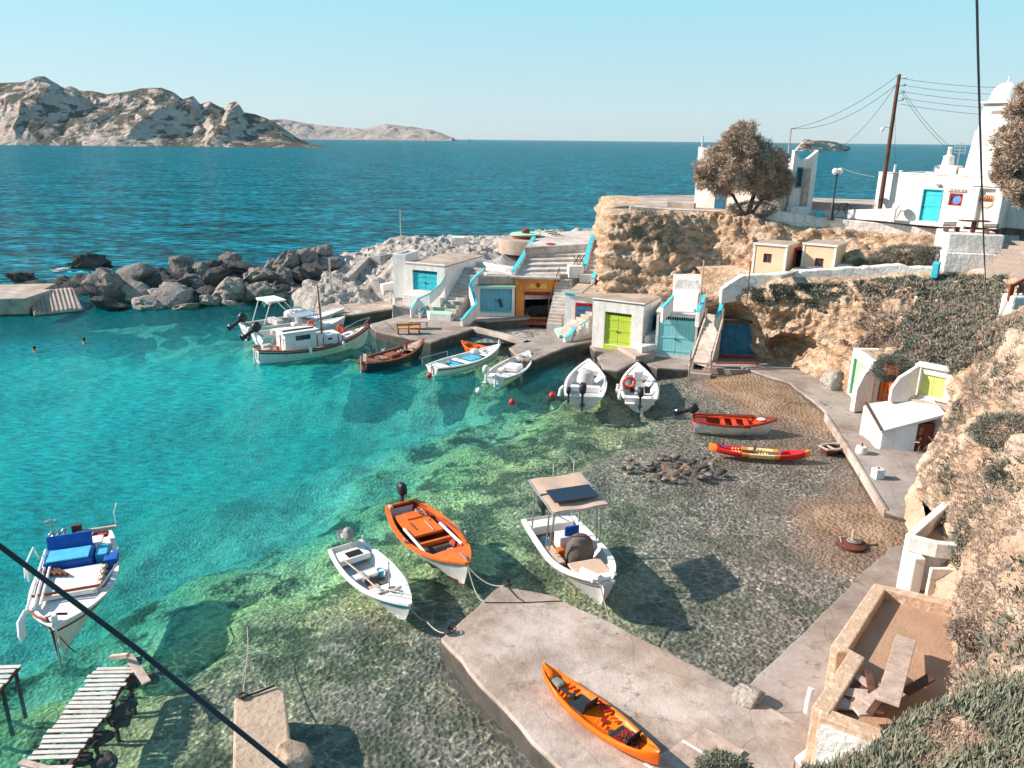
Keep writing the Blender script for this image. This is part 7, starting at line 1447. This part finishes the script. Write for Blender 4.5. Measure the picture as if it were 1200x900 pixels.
# foam round the awash rock
mb = MB()
c = g(100, 316, .02)
for i in range(60): a = random.uniform(0, 6.28); rr_ = random.uniform(1.4, 2.6); q = c + Vector((math.cos(a) * rr_ * 1.1 - .4, math.sin(a) * rr_ * .7, 0)); s_ = random.uniform(.06, .22); mb.add([(q.x + s_ * math.cos(t_) * 2, q.y + s_ * math.sin(t_) * .7, .03) for t_ in (0, 1.2, 2.5, 3.7, 5)], [(0, 1, 2, 3, 4)])
o = mb.build('foam', mat('sea_foam', (.6, .66, .68), (.5, .6, .62), bump=0)); o['kind'] = 'stuff'
# concrete blocks
def cblock(label, fl, fr, back, z1, grooves=0, m_='concrete_pale'):
    rz, wd = frame(fl, fr); r_ = thing('breakwater_block', label, 'concrete block', (fl.x, fl.y, 0), rz)
    mb = MB(); zf = z1 - (.95 if grooves else .1); mb.prism([(0, 0), (wd, 0), (wd, back), (0, back)], -5.5, lambda x, y: zf + (z1 - zf) * y / back); o = mb.build('block', m_, r_, bevel=.1); mb = MB(); mb.bb((-.02, -.03, -5.6), (wd + .02, back, .12)); mb.build('block_foot', 'wetside', r_, bevel=.1)
    if grooves:
        mb = MB(); [mb.beam((wd * (i + .7) / grooves - .1, .1, zf + .03), (wd * (i + .7) / grooves + .1, back - .2, z1 + .0), .12, .1) for i in range(grooves - 1)]; mb.build('ribs', m_, r_, bevel=.03)
    return r_
cblock('smooth long concrete block at the left end of the breakwater', g(-90, 372, 0), g(35, 369, 0), 5.8, 1.4)
cblock('weathered concrete block with ribbed top next to the boulders', g(40, 371, 0), g(98, 365, 0), 4.6, 1.2, grooves=11)
mb = MB(); mb.bb((0, 0, 0), (.9, 3.5, .25)); o = mb.build('concrete_slab', 'concrete_pale', bevel=.05); o.location = g(26, 350, 1.51) ; o.location.y -= 1.0; o.location.z = 1.503; tag(o, 'low raised concrete strip on the smooth breakwater block', 'slab')
# left poles
for (a, b2, h, tp_, rr_, lab) in ((470, 290, 3.4, (469, 246), .05, 'thin bare pole standing on the pale shore rocks'), (389, 352, .6, (386, 304), .07, 'weathered mooring post hung with ropes on the landing slab'), (402, 352, .6, (401, 326), .05, 'shorter weathered post beside the rope-hung mooring post')):
    p = g(a, b2, h); q = yp(tp_[0], tp_[1], p.y); mb = MB(); mb.tube([p - Vector((0, 0, .5)), q], rr_, 7); tag(mb.build('wooden_pole', 'wood'), lab, 'pole')
# ------------------------------------------------------------------ near jetty, block, pallet
def jetty(label, pts, n, wd, z=.3, missing=()):
    a, b_ = pts; d = (b_ - a); L = d.length; d.normalize(); nn = Vector((-d.y, d.x, 0)); r = thing('wooden_jetty', label, 'jetty', (a.x, a.y, 0))
    for s_ in (-1, 1):
        mb = MB(); mb.beam(nn * s_ * wd * .38 + Vector((0, 0, z - .08)), d * L + nn * s_ * wd * .38 + Vector((0, 0, z - .08)), .1, .12); mb.build('beam', 'wood_dark', r)
    for k in range(4):
        for s_ in (-1, 1):
            mb = MB(); c = d * (L * (k + .3) / 3.6) + nn * s_ * wd * .4; mb.tube([(c.x, c.y, -1.2), (c.x, c.y, z - .14)], .05, 6); mb.build('leg', 'wood_dark', r)
    for i in range(n):
        if i in missing: continue
        c = d * (L * (i + .5) / n); j = random.uniform(-.05, .05); mb = MB(); yw = math.atan2(nn.y, nn.x) + random.uniform(-.02, .02); mb.box((c.x + nn.x * j, c.y + nn.y * j, z + random.uniform(-.01, .012)), (wd * random.uniform(.93, 1.05), L / n * .68, .03), yw); mb.build('board', 'bleached', r, bevel=.006)
    return r
jetty('rickety wooden slat jetty at the lower left', (g(52, 900, .38), g(136, 778, .38)), 22, 1.05, missing=(1,))
mb = MB(); a, b2 = g(24, 893, .5), g(70, 905, .5); mb.beam(a, b2, .14, .05); tag(mb.build('plank', 'wood'), 'loose plank at the near end of the slat jetty', 'plank')
mb = MB(); mb.beam(g(150, 768, .5), g(172, 800, .35), .2, .05); mb.beam(g(130, 770, .5), g(150, 768, .7), .1, .1); tag(mb.build('plank', 'wood'), 'broken planks at the far end of the slat jetty', 'planks')
jetty('end of another wooden jetty cut by the left edge', (g(-60, 850, .38), g(4, 776, .38)), 12, .9)
# rubble beneath the jetty
for k_, (a, b2, s_) in enumerate([(175,795,.5),(155,800,.6),(140,840,.7),(118,865,.6),(160,775,.4),(95,890,.6),(190,785,.35),(150,825,.5),(125,895,.6)]):
    rock(a, b2, -.1, s_, s_ * .6, 'boulder_dark', 'dark rock under the slat jetty, one of several', 400 + k_, name='rock', cat='rock', group='dark rocks under the slat jetty', sub=3, rough=.4)
r = thing('concrete_block', 'old tan concrete mooring block in the water, bottom left', 'concrete block', g(306, 850, 0)); O = Vector(r.location)
mb = MB(); P = [g(*q, .55) - O for q in ((274,818),(322,800),(334,812),(341,870),(330,930),(272,930))]; mb.prism([xy(p) for p in P], -1.5, .55); mb.build('block', mat('tan_concrete', (.52, .38, .28), (.42, .31, .23), (.30, .20, .15), scale=1.6, bump=1, bscale=7, dist=.05, spot=.6), r, bevel=.06)
mb = MB(); mb.tube([g(283, 817, .6) - O, g(300, 812, .6) - O, g(322, 803, .62) - O], .03, 6); mb.torus(g(284, 815, .62) - O, .09, .03, n=14, k=6); mb.build('rope_coil', 'ropedark', r, smooth=True)
rock(340, 890, .3, 1.0, .8, 'slope', 'rounded tan boulder against the concrete mooring block', 420, name='boulder', group=None)
# reef stones
for k_ in range(60):
    a_, r_ = random.uniform(0, 6.28), random.uniform(0, 1) ** .6; c = g(788, 547); q = (c.x + math.cos(a_) * r_ * 2.2, c.y + math.sin(a_) * r_ * 1.3)
    s_ = random.uniform(.2, .55); o = rock_mesh('reef_stone', 500 + k_, (s_, s_ * .8, s_ * .5), 'boulder_dark' if k_ % 3 else 'boulder', .3, 2); o.location = (q[0], q[1], random.uniform(-.1, .06)); tag(o, 'small dark stone of the low reef in the shallows', 'stone', 'stones of the low reef')
# slatted pallet at the bottom of the pier
r = thing('slatted_mat', 'brown slatted wooden mat with white edge strips at the bottom of the pier', 'mat', g(812, 893, .7)); O = Vector(r.location)
Q = [g(*q, .72) - O for q in ((753,897),(826,853),(872,880),(815,935))]
mb = MB()
for i in range(26):
    f = (i + .5) / 26; a = Q[0].lerp(Q[3], f); b_ = Q[1].lerp(Q[2], f); mb.beam(a, b_, (Q[3] - Q[0]).length / 26 * .7, .025)
mb.build('slats', 'wood', r)
for f in (.02, .62): mb = MB(); mb.beam(Q[0].lerp(Q[1], f) + Vector((0, 0, .03)), Q[3].lerp(Q[2], f) + Vector((0, 0, .03)), .05, .02); mb.build('edge_strip', 'gel', r)
# ------------------------------------------------------------------ ropes
bowN = N_.W(N_.L / 2 - .05, 0, .8); bowM = M_.W(M_.L / 2 - .05, 0, .55); bowO = O_.W(O_.L / 2 - .2, -.2, .85); ring = g(594, 687, .72)
rope('mooring_rope', 'rope from the orange boat bow to the tip of the pier', [bowN, g(593, 686, .72)], sag=.25)
rope('mooring_rope', 'second slack rope from the orange boat to the left pier edge', [bowN, g(569, 705, .68)], sag=.35)
rope('mooring_rope', 'rope from the small turquoise-striped boat to the pier corner', [bowM, g(500, 728, .05), g(522, 742, .68)], sag=.1)
rope('mooring_rope', 'thin dark rope lying across the pier tip', [g(568, 706, .67), g(612, 706, .67), g(660, 704, .67)], .012, 'ropedark')
rope('mooring_rope', 'dark rope knotted at the pier tip', [g(594, 687, .68), g(606, 700, .67), g(616, 706, .68)], .018, 'ropedark')
rope('mooring_rope', 'rope from the canopy boat bow down to the right pier edge', [bowO, g(717, 735, .3), g(722, 742, .68)], sag=.08)
rope('mooring_rope', 'long slack line lying in the water from the mooring block', [g(285, 812, .6), g(291, 760, .05), g(290, 735, .02)], .014, 'rope', sag=0)
rope('mooring_rope', 'line from the left caique bow down into the water', [g(62, 735, 1.0), g(90, 765, .03)], .014, 'ropedark', sag=.1)
for c_, lab in ((g(594, 686, .68), 'tangled coil of rope round a ring at the pier tip'), (g(525, 742, .68), 'dark coil of rope at the left corner of the pier')):
    mb = MB(); [mb.torus(c_ + Vector((.03 * i, .02 * i, .03 + .02 * i)), .1 + .02 * (i % 2), .018, (.2 * math.sin(i), .2 * math.cos(i), 1), 16, 5) for i in range(4)]; tag(mb.build('rope_coil', 'ropedark', smooth=True), lab, 'rope coil')
rope('mooring_rope', 'line from the caique mast top to the mooring post', [A0b.W(.42, 0, 4.2), g(388, 330, 2.0)], .015)
rope('mooring_rope', 'long mooring line from the caique stern towards the posts', [A0b.W(-3.0, 0, 1.0), yp(388, 312, 60)], .02)
rope('mooring_rope', 'line from the white grey boat bow to the quay', [g(620, 411, .7), g(640, 408, .6)], .015)
rope('mooring_rope', 'line from the red lifebuoy boat to the beach kerb', [g(960, 470, .5), g(970, 475, .5), g(905, 470, .05)], .012, 'ropedark')
# ------------------------------------------------------------------ poles, wires, lamps on the plateau
lean = lambda a, b2, y_: (yp(a[0], a[1], y_), yp(b2[0], b2[1], y_))
p0, p1 = lean((1031, 245), (1054, 87), 50.2)
r = thing('utility_pole', 'tall dark wooden utility pole with wires and a small lamp by the church', 'utility pole', (p0.x, p0.y, PLZ)); O = Vector(r.location)
mb = MB(); mb.tube([(0, 0, -.3), p1 - O], [.15, .10], 10); mb.build('pole', 'wood_dark', r, smooth=True)
tp = p1 - O
for k_ in range(4): mb = MB(); z_ = tp.z - .25 - .42 * k_; x_ = tp.x * z_ / tp.z; mb.beam((x_, 0, z_), (x_ + .42, -.05, z_ + .02), .04, .04); mb.lathe([(.04, 0), (.06, .05), (.03, .12)], (x_ + .42, -.05, z_ + .02), 8); mb.build('insulator', 'metal', r)
mb = MB(); mb.tube([(tp.x * .63, 0, tp.z * .64), (tp.x * .63 - .4, -.1, tp.z * .64 + .08), (tp.x * .63 - .6, -.15, tp.z * .64 - .02)], .02, 6); mb.build('lamp_arm', 'metal', r); mb = MB(); mb.lathe([(.03, .1), (.12, .0), (.1, -.08), (.04, -.14)], (tp.x * .63 - .62, -.15, tp.z * .64 - .05), 12); mb.build('lamp', 'gel', r, smooth=True)
q0, q1 = lean((917, 246), (927, 151), 53.2)
r = thing('utility_pole', 'thin grey pole between the tree and the chapel gable', 'pole', (q0.x, q0.y, PLZ)); O = Vector(r.location); mb = MB(); mb.tube([(0, 0, -.2), q1 - O], .05, 8); mb.beam(q1 - O, q1 - O + Vector((.3, 0, 0)), .04, .04); mb.build('pole', 'wood', r)
def wire(label, a, b_, sag=.5, r_=.014, m_='black', n=20):
    mb = MB(); a, b_ = Vector(a), Vector(b_); P = []
    for i in range(n + 1): f = i / n; q = a.lerp(b_, f); q.z -= sag * 4 * f * (1 - f); P.append(q)
    mb.tube(P, r_, 5); return tag(mb.build('overhead_wire', m_, smooth=True), label, 'wire')
wire('upper overhead wire from the big pole down to the thin pole', p1, q1, .5); wire('lower overhead wire from the big pole down to the thin pole', p1 + Vector((0, 0, -.5)), q1 + Vector((.2, 0, 0)), .7)
wire('overhead wire dropping from the big pole towards the islet side', p1 + Vector((-.1, 0, -.6)), yp(985, 172, 64), .5)
for k_ in range(5): wire('overhead wire from the big pole to the right, number %s from the top' % ['one', 'two', 'three', 'four', 'five'][k_], p1 + Vector((.3, 0, -.25 - .36 * k_)), yp(1290, 98 + 9 * k_, 46), .35, .011)
wire('steep wire from the big pole to the church roof, left one', p1 + Vector((.2, 0, -.9)), yp(1121, 182, 49), .35, .011); wire('steep wire from the big pole to the church roof, right one', p1 + Vector((.3, 0, -.85)), yp(1128, 184, 49.5), .3, .011)
wire('pale wire from the sea side to the church corner', yp(985, 196, 58), yp(1025, 207, 51), .1, .012, 'rope'); wire('thin vertical wire behind the big pole', yp(1049, 130, 50.5), yp(1049, 206, 50.5), 0, .01)
l0, l1 = lean((974, 256), (980, 203), 50.6)
r = thing('street_lamp', 'black street lamp with two white globes on the church terrace', 'street lamp', (l0.x, l0.y, PLZ)); hh = l1.z - PLZ
mb = MB(); mb.lathe([(.2, -.1), (.2, .1), (.13, .25), (.15, .8), (.1, .9), (.05, 1.0), (.045, hh - .15), (.08, hh - .1), (.05, hh)], n=12); mb.build('post', 'black', r, smooth=True)
for x_ in (-.13, .2): mb = MB(); mb.lathe([(.08, -.2)] + [(.2 * math.sin(t), -.2 * math.cos(t)) for t in [i * math.pi / 8 for i in range(1, 8)]] + [(.02, .2)], (x_, .12 if x_ > 0 else 0, hh + .12), 18); mb.build('globe', 'globe', r, smooth=True)
mb = MB(); mb.torus((0, 0, .45), .32, .025, (1, 0, 0), 18, 5); mb.torus((.9, 0, .45), .32, .025, (1, 0, .1), 18, 5); mb.tube([(0, 0, .45), (.35, 0, .85), (.6, 0, .45), (0, 0, .45)], .02, 5); mb.tube([(.35, 0, .85), (.85, 0, .85), (.9, 0, .45)], .02, 5)
o = mb.build('bicycle', 'black'); o.location = (l0.x + .35, l0.y + .3, PLZ + .1); o.rotation_euler = (0, 0, .3); tag(o, 'dark bicycle leaning by the street lamp', 'bicycle')
# close overhead cables
mb = MB(); mb.tube([yp(-120, 551, 4.6), yp(0, 640, 4.6), yp(160, 760, 4.45), yp(340, 905, 4.3), yp(420, 975, 4.2)], .0185, 10); tag(mb.build('overhead_wire', 'black', smooth=True), 'thick black cable crossing the lower left corner close to the viewer', 'cable')
mb = MB(); mb.tube([yp(1144, -40, 14), yp(1146, 60, 14), yp(1150, 200, 13.9), yp(1153, 290, 13.9), yp(1155, 330, 14)], [.022, .02, .017, .012, .008], 6); tag(mb.build('overhead_wire', 'black', smooth=True), 'dark cable hanging straight down in front of the church', 'cable')
# right edge: white pillar with wooden rail
r = thing('gate_pillar', 'white stone pillar with a brown wooden handrail at the right edge', 'pillar', yp(1187, 372, 31)); O = Vector(r.location)
mb = MB(); mb.box((0.1, 0, .3), (1.0, .8, 1.3)); mb.build('pillar', 'whitestone', r, bevel=.08); mb = MB(); mb.beam((-.4, -.1, 1.3), (1.1, -.3, 2.3), .12, .12); mb.beam((-.4, -.1, .7), (-.4, -.1, 1.4), .1, .1); [mb.beam((-.3 + .22 * i, -.12, .9), (-.3 + .22 * i, -.14, 1.35 + .15 * i), .05, .04) for i in range(6)]; mb.build('handrail', 'varnish', r)
mb = MB(); mb.beam(yp(1160, 396, 27.5), yp(1180, 352, 28.3), .07, .07); tag(mb.build('stick', 'wood'), 'grey stick leaning near the white pillar', 'stick')
# ------------------------------------------------------------------ vegetation
def tree(name, label, base, lobes, trunkpts, seed, per=150, leafm='tam'):
    rnd = random.Random(seed); r = thing(name, label, 'tree', base); O = Vector(base)
    mb = MB(); blobs = []
    for px_, py_, y_, r_ in lobes:
        c = yp(px_, py_, y_) - O
        for k in range(int(9 + r_ * 12)):
            d = Vector((rnd.gauss(0, 1), rnd.gauss(0, 1), rnd.gauss(0, 1))).normalized(); blobs.append((c + d * r_ * rnd.uniform(.45, .95), r_ * rnd.uniform(.24, .42)))
    for path, rs in trunkpts: mb.tube([Vector(q) for q in path], rs, 8)
    for c, rr_ in blobs[::5]:
        s0 = Vector(trunkpts[0][0][-1]); m1 = s0.lerp(c, .5) + Vector((0, 0, -.15)); mb.tube([s0, m1, c], [.05, .03, .012], 5)
    mb.build('trunk', 'bark', r, smooth=True)
    mb = MB(); V_, F_ = mb.v, mb.f
    for c, rr_ in blobs:
        for _ in range(per):
            d = Vector((rnd.gauss(0, 1), rnd.gauss(0, 1), rnd.gauss(0, 1))).normalized(); q = c + d * rr_ * rnd.uniform(.35, 1.18)
            ax = (d * .8 + Vector((rnd.uniform(-1, 1), rnd.uniform(-1, 1), rnd.uniform(-.2, 1.0))) * .8).normalized(); s_ = ax.cross(Vector((rnd.uniform(-1, 1), rnd.uniform(-1, 1), rnd.uniform(-1, 1)))).normalized()
            L = rnd.uniform(.10, .26); w_ = rnd.uniform(.012, .032); o = len(V_)
            V_ += [tuple(q - s_ * w_), tuple(q + s_ * w_), tuple(q + ax * L + s_ * w_ * .4), tuple(q + ax * L - s_ * w_ * .4)]; F_.append((o, o + 1, o + 2, o + 3)); mb.m.append(0)
    mb.open = True; mb.build('crown', leafm, r); return r
tb_ = yp(877, 247, 53.0); tb_.z = PLZ
c_ = yp(868, 196, 53.0)
tree('tamarisk_tree', 'broad brownish tamarisk tree in front of the chapel', tb_, [(838,197,53,1.15),(847,180,53.3,1.1),(868,170,53,1.35),(890,180,52.6,1.2),(906,198,52.8,1.15),(914,216,53,.8),(866,200,52.2,1.3),(850,215,53,.9),(886,212,52.4,1.05),(828,208,53,.75),(872,158,53,.75),(898,222,53,.7),(880,192,54.5,1.3)], [([(0, 0, -.2), (.15, 0, .8), (.4, 0, 1.8)], [.22, .16, .1]), ([(-.2, 0, -.2), (-.9, .1, .9), (-1.6, .1, 2.0)], [.12, .09, .06]), ([(.1, 0, -.2), (.8, 0, .9), (1.6, 0, 2.1)], [.14, .1, .06])], 5, 290)
tb2 = yp(1232, 268, 40); tb2.z = 8.0
tree('tamarisk_tree', 'brownish tamarisk tree cut by the right edge, before the bell tower', tb2, [(1188,158,40,.6),(1182,188,40,.7),(1203,132,40,1.0),(1200,165,39.5,1.2),(1190,205,39.5,1.0),(1215,185,40,1.4),(1225,140,40,1.3),(1205,225,40,.9),(1230,215,40,1.2),(1206,114,40,.6),(1172,205,40,.35)], [([(0, 0, -1), (.1, 0, 1), (.2, 0, 2.4)], [.2, .15, .1])], 9, 290)
def tufts(mb, fn, n, uv, dens, size=(.1, .25), wid=.02, k=6, rnd=None, up_=.6, patch=None):
    """scatter little leaf fans on a lofted surface"""
    made = 0; tries = 0
    while made < n and tries < n * 12:
        tries += 1
        u, v = rnd.uniform(uv[0], uv[1]), rnd.uniform(uv[2], uv[3])
        p = fn(u, v)
        if patch and not patch(p, u, v): continue
        q = fn(min(u + .004, 1), v); q2 = fn(u, min(v + .004, 1)); nn = (Vector(q) - p).cross(Vector(q2) - p)
        nn = nn.normalized() if nn.length > 1e-9 else Vector((0, -.5, .8))
        if nn.z < 0 and nn.y > 0: nn = -nn
        nn = (nn * (1 - up_) + Vector((0, 0, up_))).normalized(); made += 1
        for _ in range(k):
            d = (nn + Vector((rnd.gauss(0, .55), rnd.gauss(0, .55), rnd.gauss(0, .35)))).normalized(); s_ = d.cross(Vector((rnd.uniform(-1, 1), rnd.uniform(-1, 1), rnd.uniform(-1, 1)))).normalized(); L = rnd.uniform(*size); w_ = wid * rnd.uniform(.7, 1.3)
            b_ = p + Vector((rnd.gauss(0, .07), rnd.gauss(0, .07), 0)); o = len(mb.v)
            mb.v += [tuple(b_ - s_ * w_), tuple(b_ + s_ * w_), tuple(b_ + d * L * .6 + s_ * w_ * 1.1), tuple(b_ + d * L), tuple(b_ + d * L * .6 - s_ * w_ * 1.1)]; mb.f.append((o, o + 1, o + 2, o + 3, o + 4)); mb.m.append(0)
    return made
def veg(name, label, matn, jobs):
    mb = MB(); mb.open = True
    for j in jobs: tufts(mb, **j)
    o = mb.build(name, matn); o['kind'] = 'stuff'; o['label'] = label; return o
rv = random.Random(3)
def pp(p): return proj(p)
def inpoly(x, y, P):
    c = False; j = len(P) - 1
    for i in range(len(P)):
        if (P[i][1] > y) != (P[j][1] > y) and x < (P[j][0] - P[i][0]) * (y - P[i][1]) / (P[j][1] - P[i][1]) + P[i][0]: c = not c
        j = i
    return c
world_poly = lambda pts: pts
# ice plant hangs over the right half of the lower cliff in long tongues
G1 = [(1090,335),(1175,332),(1178,400),(1120,438),(1060,445),(1027,440),(1040,410),(1062,370)]
G2 = [(872,338),(905,334),(990,332),(990,345),(950,352),(975,362),(966,368),(930,350),(890,356),(873,350)]
def pg1(p, u, v): x, y = pp(p); return inpoly(x, y, G1) and noise.noise(Vector((x * .022 + y * .014, y * .006 - x * .004, 1))) + noise.noise(p * .9) * .4 > -.16
def pg2(p, u, v): x, y = pp(p); return (inpoly(x, y, G2) or inpoly(x, y, [(1000,330),(1090,322),(1178,324),(1178,345),(1060,350),(1010,345)])) and noise.noise(p * 1.3) > -.25
def pg3(p, u, v): x, y = pp(p); return inpoly(x, y, [(1010,335),(1180,330),(1182,405),(1110,440),(1020,425),(985,400),(1010,365)]) and noise.noise(p * .8 + Vector((5, 5, 5))) > -.3
veg('ice_plant', 'dark grey-green ice plant hanging down the cliff right of the cave', 'iceplant', [dict(fn=f1, n=15000, uv=(.45, 1, .1, .72), dens=1, size=(.06, .17), wid=.022, k=6, rnd=rv, up_=.35, patch=pg1), dict(fn=f1, n=1800, uv=(0.1, 1, .3, .75), dens=1, size=(.08, .22), wid=.028, k=6, rnd=rv, up_=.4, patch=pg2)])
veg('dry_scrub', 'dry brown scrub between the ice plant tongues on the cliff', 'dryscrub', [dict(fn=f1, n=6500, uv=(.4, 1, .1, .72), dens=1, size=(.08, .24), wid=.018, k=5, rnd=rv, up_=.35, patch=pg3)])
def ph(th, sc, off): return lambda p, u, v: noise.noise(p * sc + off) > th
veg('hillside_scrub', 'dark green shrubs on the hillside at the right', 'iceplant', [dict(fn=f3, n=1500, uv=(0, 1, .22, .85), dens=1, size=(.07, .20), wid=.016, k=7, rnd=rv, up_=.5, patch=ph(.22, .55, Vector((1, 2, 3))))])
veg('hillside_scrub', 'dry grey-brown brush covering the hillside at the right', 'dryscrub', [dict(fn=f3, n=15000, uv=(0, 1, .12, .9), dens=1, size=(.03, .14), wid=.007, k=7, rnd=rv, up_=.5, patch=ph(-.16, .9, Vector((7, 2, 9))))])
# succulents close to the viewer: fat pointed leaves
def succ(name, label, matn, n, seed, patch, size, wid, k):
    rnd = random.Random(seed); mb = MB(); mb.open = True; made = 0; tr_ = 0
    while made < n and tr_ < n * 10:
        tr_ += 1; u, v = rnd.random(), rnd.uniform(.30, 1); p = f4(u, v)
        if not patch(p): continue
        made += 1
        for _ in range(k):
            d = Vector((rnd.gauss(0, .28) + .15, rnd.gauss(0, .28) - .1, rnd.uniform(.55, 1.1))).normalized(); s_ = d.cross(Vector((rnd.uniform(-1, 1), rnd.uniform(-1, 1), .1))).normalized(); t_ = d.cross(s_); L = rnd.uniform(*size); w_ = wid * rnd.uniform(.7, 1.25); b_ = p + Vector((rnd.gauss(0, .05), rnd.gauss(0, .05), -.02)); cv = Vector((rnd.uniform(-.2, .2), rnd.uniform(-.2, .2), .1)) * L
            o = len(mb.v)
            for f, ww in ((0, .7), (.45, 1.0), (.8, .7)):
                c = b_ + d * L * f + cv * f * f; mb.v += [tuple(c + s_ * w_ * ww), tuple(c - s_ * w_ * ww * .5 + t_ * w_ * ww * .9), tuple(c - s_ * w_ * ww * .5 - t_ * w_ * ww * .9)]
            mb.v.append(tuple(b_ + d * L + cv)); 
            for a_ in (0, 3):
                for j in range(3): mb.f.append((o + a_ + j, o + a_ + (j + 1) % 3, o + a_ + 3 + (j + 1) % 3, o + a_ + 3 + j)); mb.m.append(0)
            for j in range(3): mb.f.append((o + 6 + j, o + 6 + (j + 1) % 3, o + 9)); mb.m.append(0)
    o = mb.build(name, matn); o['kind'] = 'stuff'; o['label'] = label; return o
succ('succulents', 'dense grey-green finger-leaved succulents at the bottom right', 'succ', 6200, 1, lambda p: noise.noise(p * 1.1) > -.5, (.08, .19), .0115, 4)
succ('dry_succulents', 'dry pinkish succulent stems at the edge of the green ones', 'succdry', 3600, 2, lambda p: noise.noise(p * 1.4 + Vector((3, 3, 3))) > -.2, (.05, .14), .006, 5)
# cliff-top bushes
for k_, (fn_, poly, lab) in enumerate(((None, None, None),)): pass
def bush(label, c, dims, seed, m_='iceplant', n=2600, L=(.08, .2)):
    rnd = random.Random(seed); mb = MB(); mb.open = True; c = Vector(c)
    for _ in range(int(n * 1.8)):
        d = Vector((rnd.gauss(0, 1), rnd.gauss(0, 1), rnd.gauss(0, 1))).normalized(); k = rnd.uniform(.75, 1.05) * (1 + .3 * noise.noise(d * 2 + Vector((seed, 0, 0)))); q = Vector((d.x * dims[0] / 2, d.y * dims[1] / 2, d.z * dims[2] / 2)) * k
        ax = (d + Vector((rnd.gauss(0, .5), rnd.gauss(0, .5), rnd.gauss(0, .5)))).normalized(); s_ = ax.cross(Vector((rnd.uniform(-1, 1), rnd.uniform(-1, 1), rnd.uniform(-1, 1)))).normalized(); ll = rnd.uniform(*L) * .8; w_ = .014; o = len(mb.v)
        mb.v += [tuple(q - s_ * w_), tuple(q + s_ * w_), tuple(q + ax * ll)]; mb.f.append((o, o + 1, o + 2)); mb.m.append(0)
    o = mb.build('bush', m_); o.location = c; return tag(o, label, 'bush')
bush('grey-green bush hanging on the promontory cliff under the left terrace wall', yp(757, 268, 51.6), (2.3, 1.0, 2.6), 11, n=4500); bush('small bush on the cliff below the low wall, right of the hanging one', yp(787, 276, 50.6), (.9, .7, 2.0), 12, n=2000)
bush('dark bush below the church terrace, right of the peach huts', yp(1062, 300, 45.4), (3.6, 1.2, 1.3), 13, n=5500); bush('smaller dark bush beside the white terrace block', yp(1093, 299, 44.6), (2.0, 1.0, 1.0), 14, n=3000)
bush('low dark bush behind the white path wall near the peach hut', yp(1018, 309, 45.6), (1.8, .8, .7), 15, n=2200)
bush('dark rounded shrub above the slab-roof shed', yp(1046, 432, 33.8), (1.7, 1.2, 1.2), 16, n=5000); bush('dry brown thicket at the foot of the tamarisk', tb_ + Vector((.2, -.4, .35)), (3.4, 1.2, 1.1), 17, 'dryscrub', 5000)
bush('small pale succulent clump at the bottom of the pier', g(848, 903, .9), (1.1, .8, .6), 18, 'succ', 2500, (.05, .12)); bush('wide dark shrub on the hillside at the right edge', yp(1185, 505, 18.6), (2.0, 1.4, .9), 19, n=5000, L=(.05, .13)); bush('grey-brown shrub low on the hillside near the courtyard', yp(1148, 742, 13.4), (1.1, .9, .6), 20, 'dryscrub', 3500, (.05, .12)); bush('dark shrub above the white house corner', yp(1190, 560, 17.0), (1.3, 1.0, .7), 21, n=3500, L=(.05, .12))
scene.cycles.use_denoising = True; scene.cycles.max_bounces = 6; scene.cycles.diffuse_bounces = 3; scene.cycles.glossy_bounces = 2; scene.cycles.transparent_max_bounces = 8; scene.cycles.use_adaptive_sampling = True; scene.cycles.adaptive_threshold = .02
scene.cycles.caustics_reflective = False; scene.cycles.caustics_refractive = False

c = g(551, 165.2, 0); r = thing('motor_yacht', 'tiny white yacht on the horizon right of the far island', 'yacht', c, .1)
mb = MB(); mb.prism([(-18, -3), (12, -3), (19, 0), (12, 3), (-18, 3)], 0, 4.5); mb.build('hull', 'gel', r, bevel=.3); mb = MB(); mb.box((-4, 0, 6.2), (16, 4.5, 3.4), taper=.8); mb.box((-5, 0, 8.8), (8, 3.5, 1.8), taper=.8); mb.build('cabin', 'gel', r)
c = g(499, 165.5, 0); r = thing('sailing_boat', 'tiny white sailing boat in front of the far island', 'sailing boat', c, .3)
mb = MB(); mb.prism([(-9, -2), (6, -2), (10, 0), (6, 2), (-9, 2)], 0, 2.2); mb.build('hull', 'gel', r, bevel=.2); mb = MB(); mb.tube([(0, 0, 2.2), (0, 0, 19)], .2, 6); mb.build('mast', 'gel', r); mb = MB(); mb.add([(-.3, .05, 3), (-.3, .05, 18), (-7, .3, 3), (-.3, -.05, 3), (-.3, -.05, 18), (-7, .1, 3)], [(0, 1, 2), (5, 4, 3), (0, 2, 5, 3), (1, 0, 3, 4), (2, 1, 4, 5)]); mb.build('sail', 'gel', r)
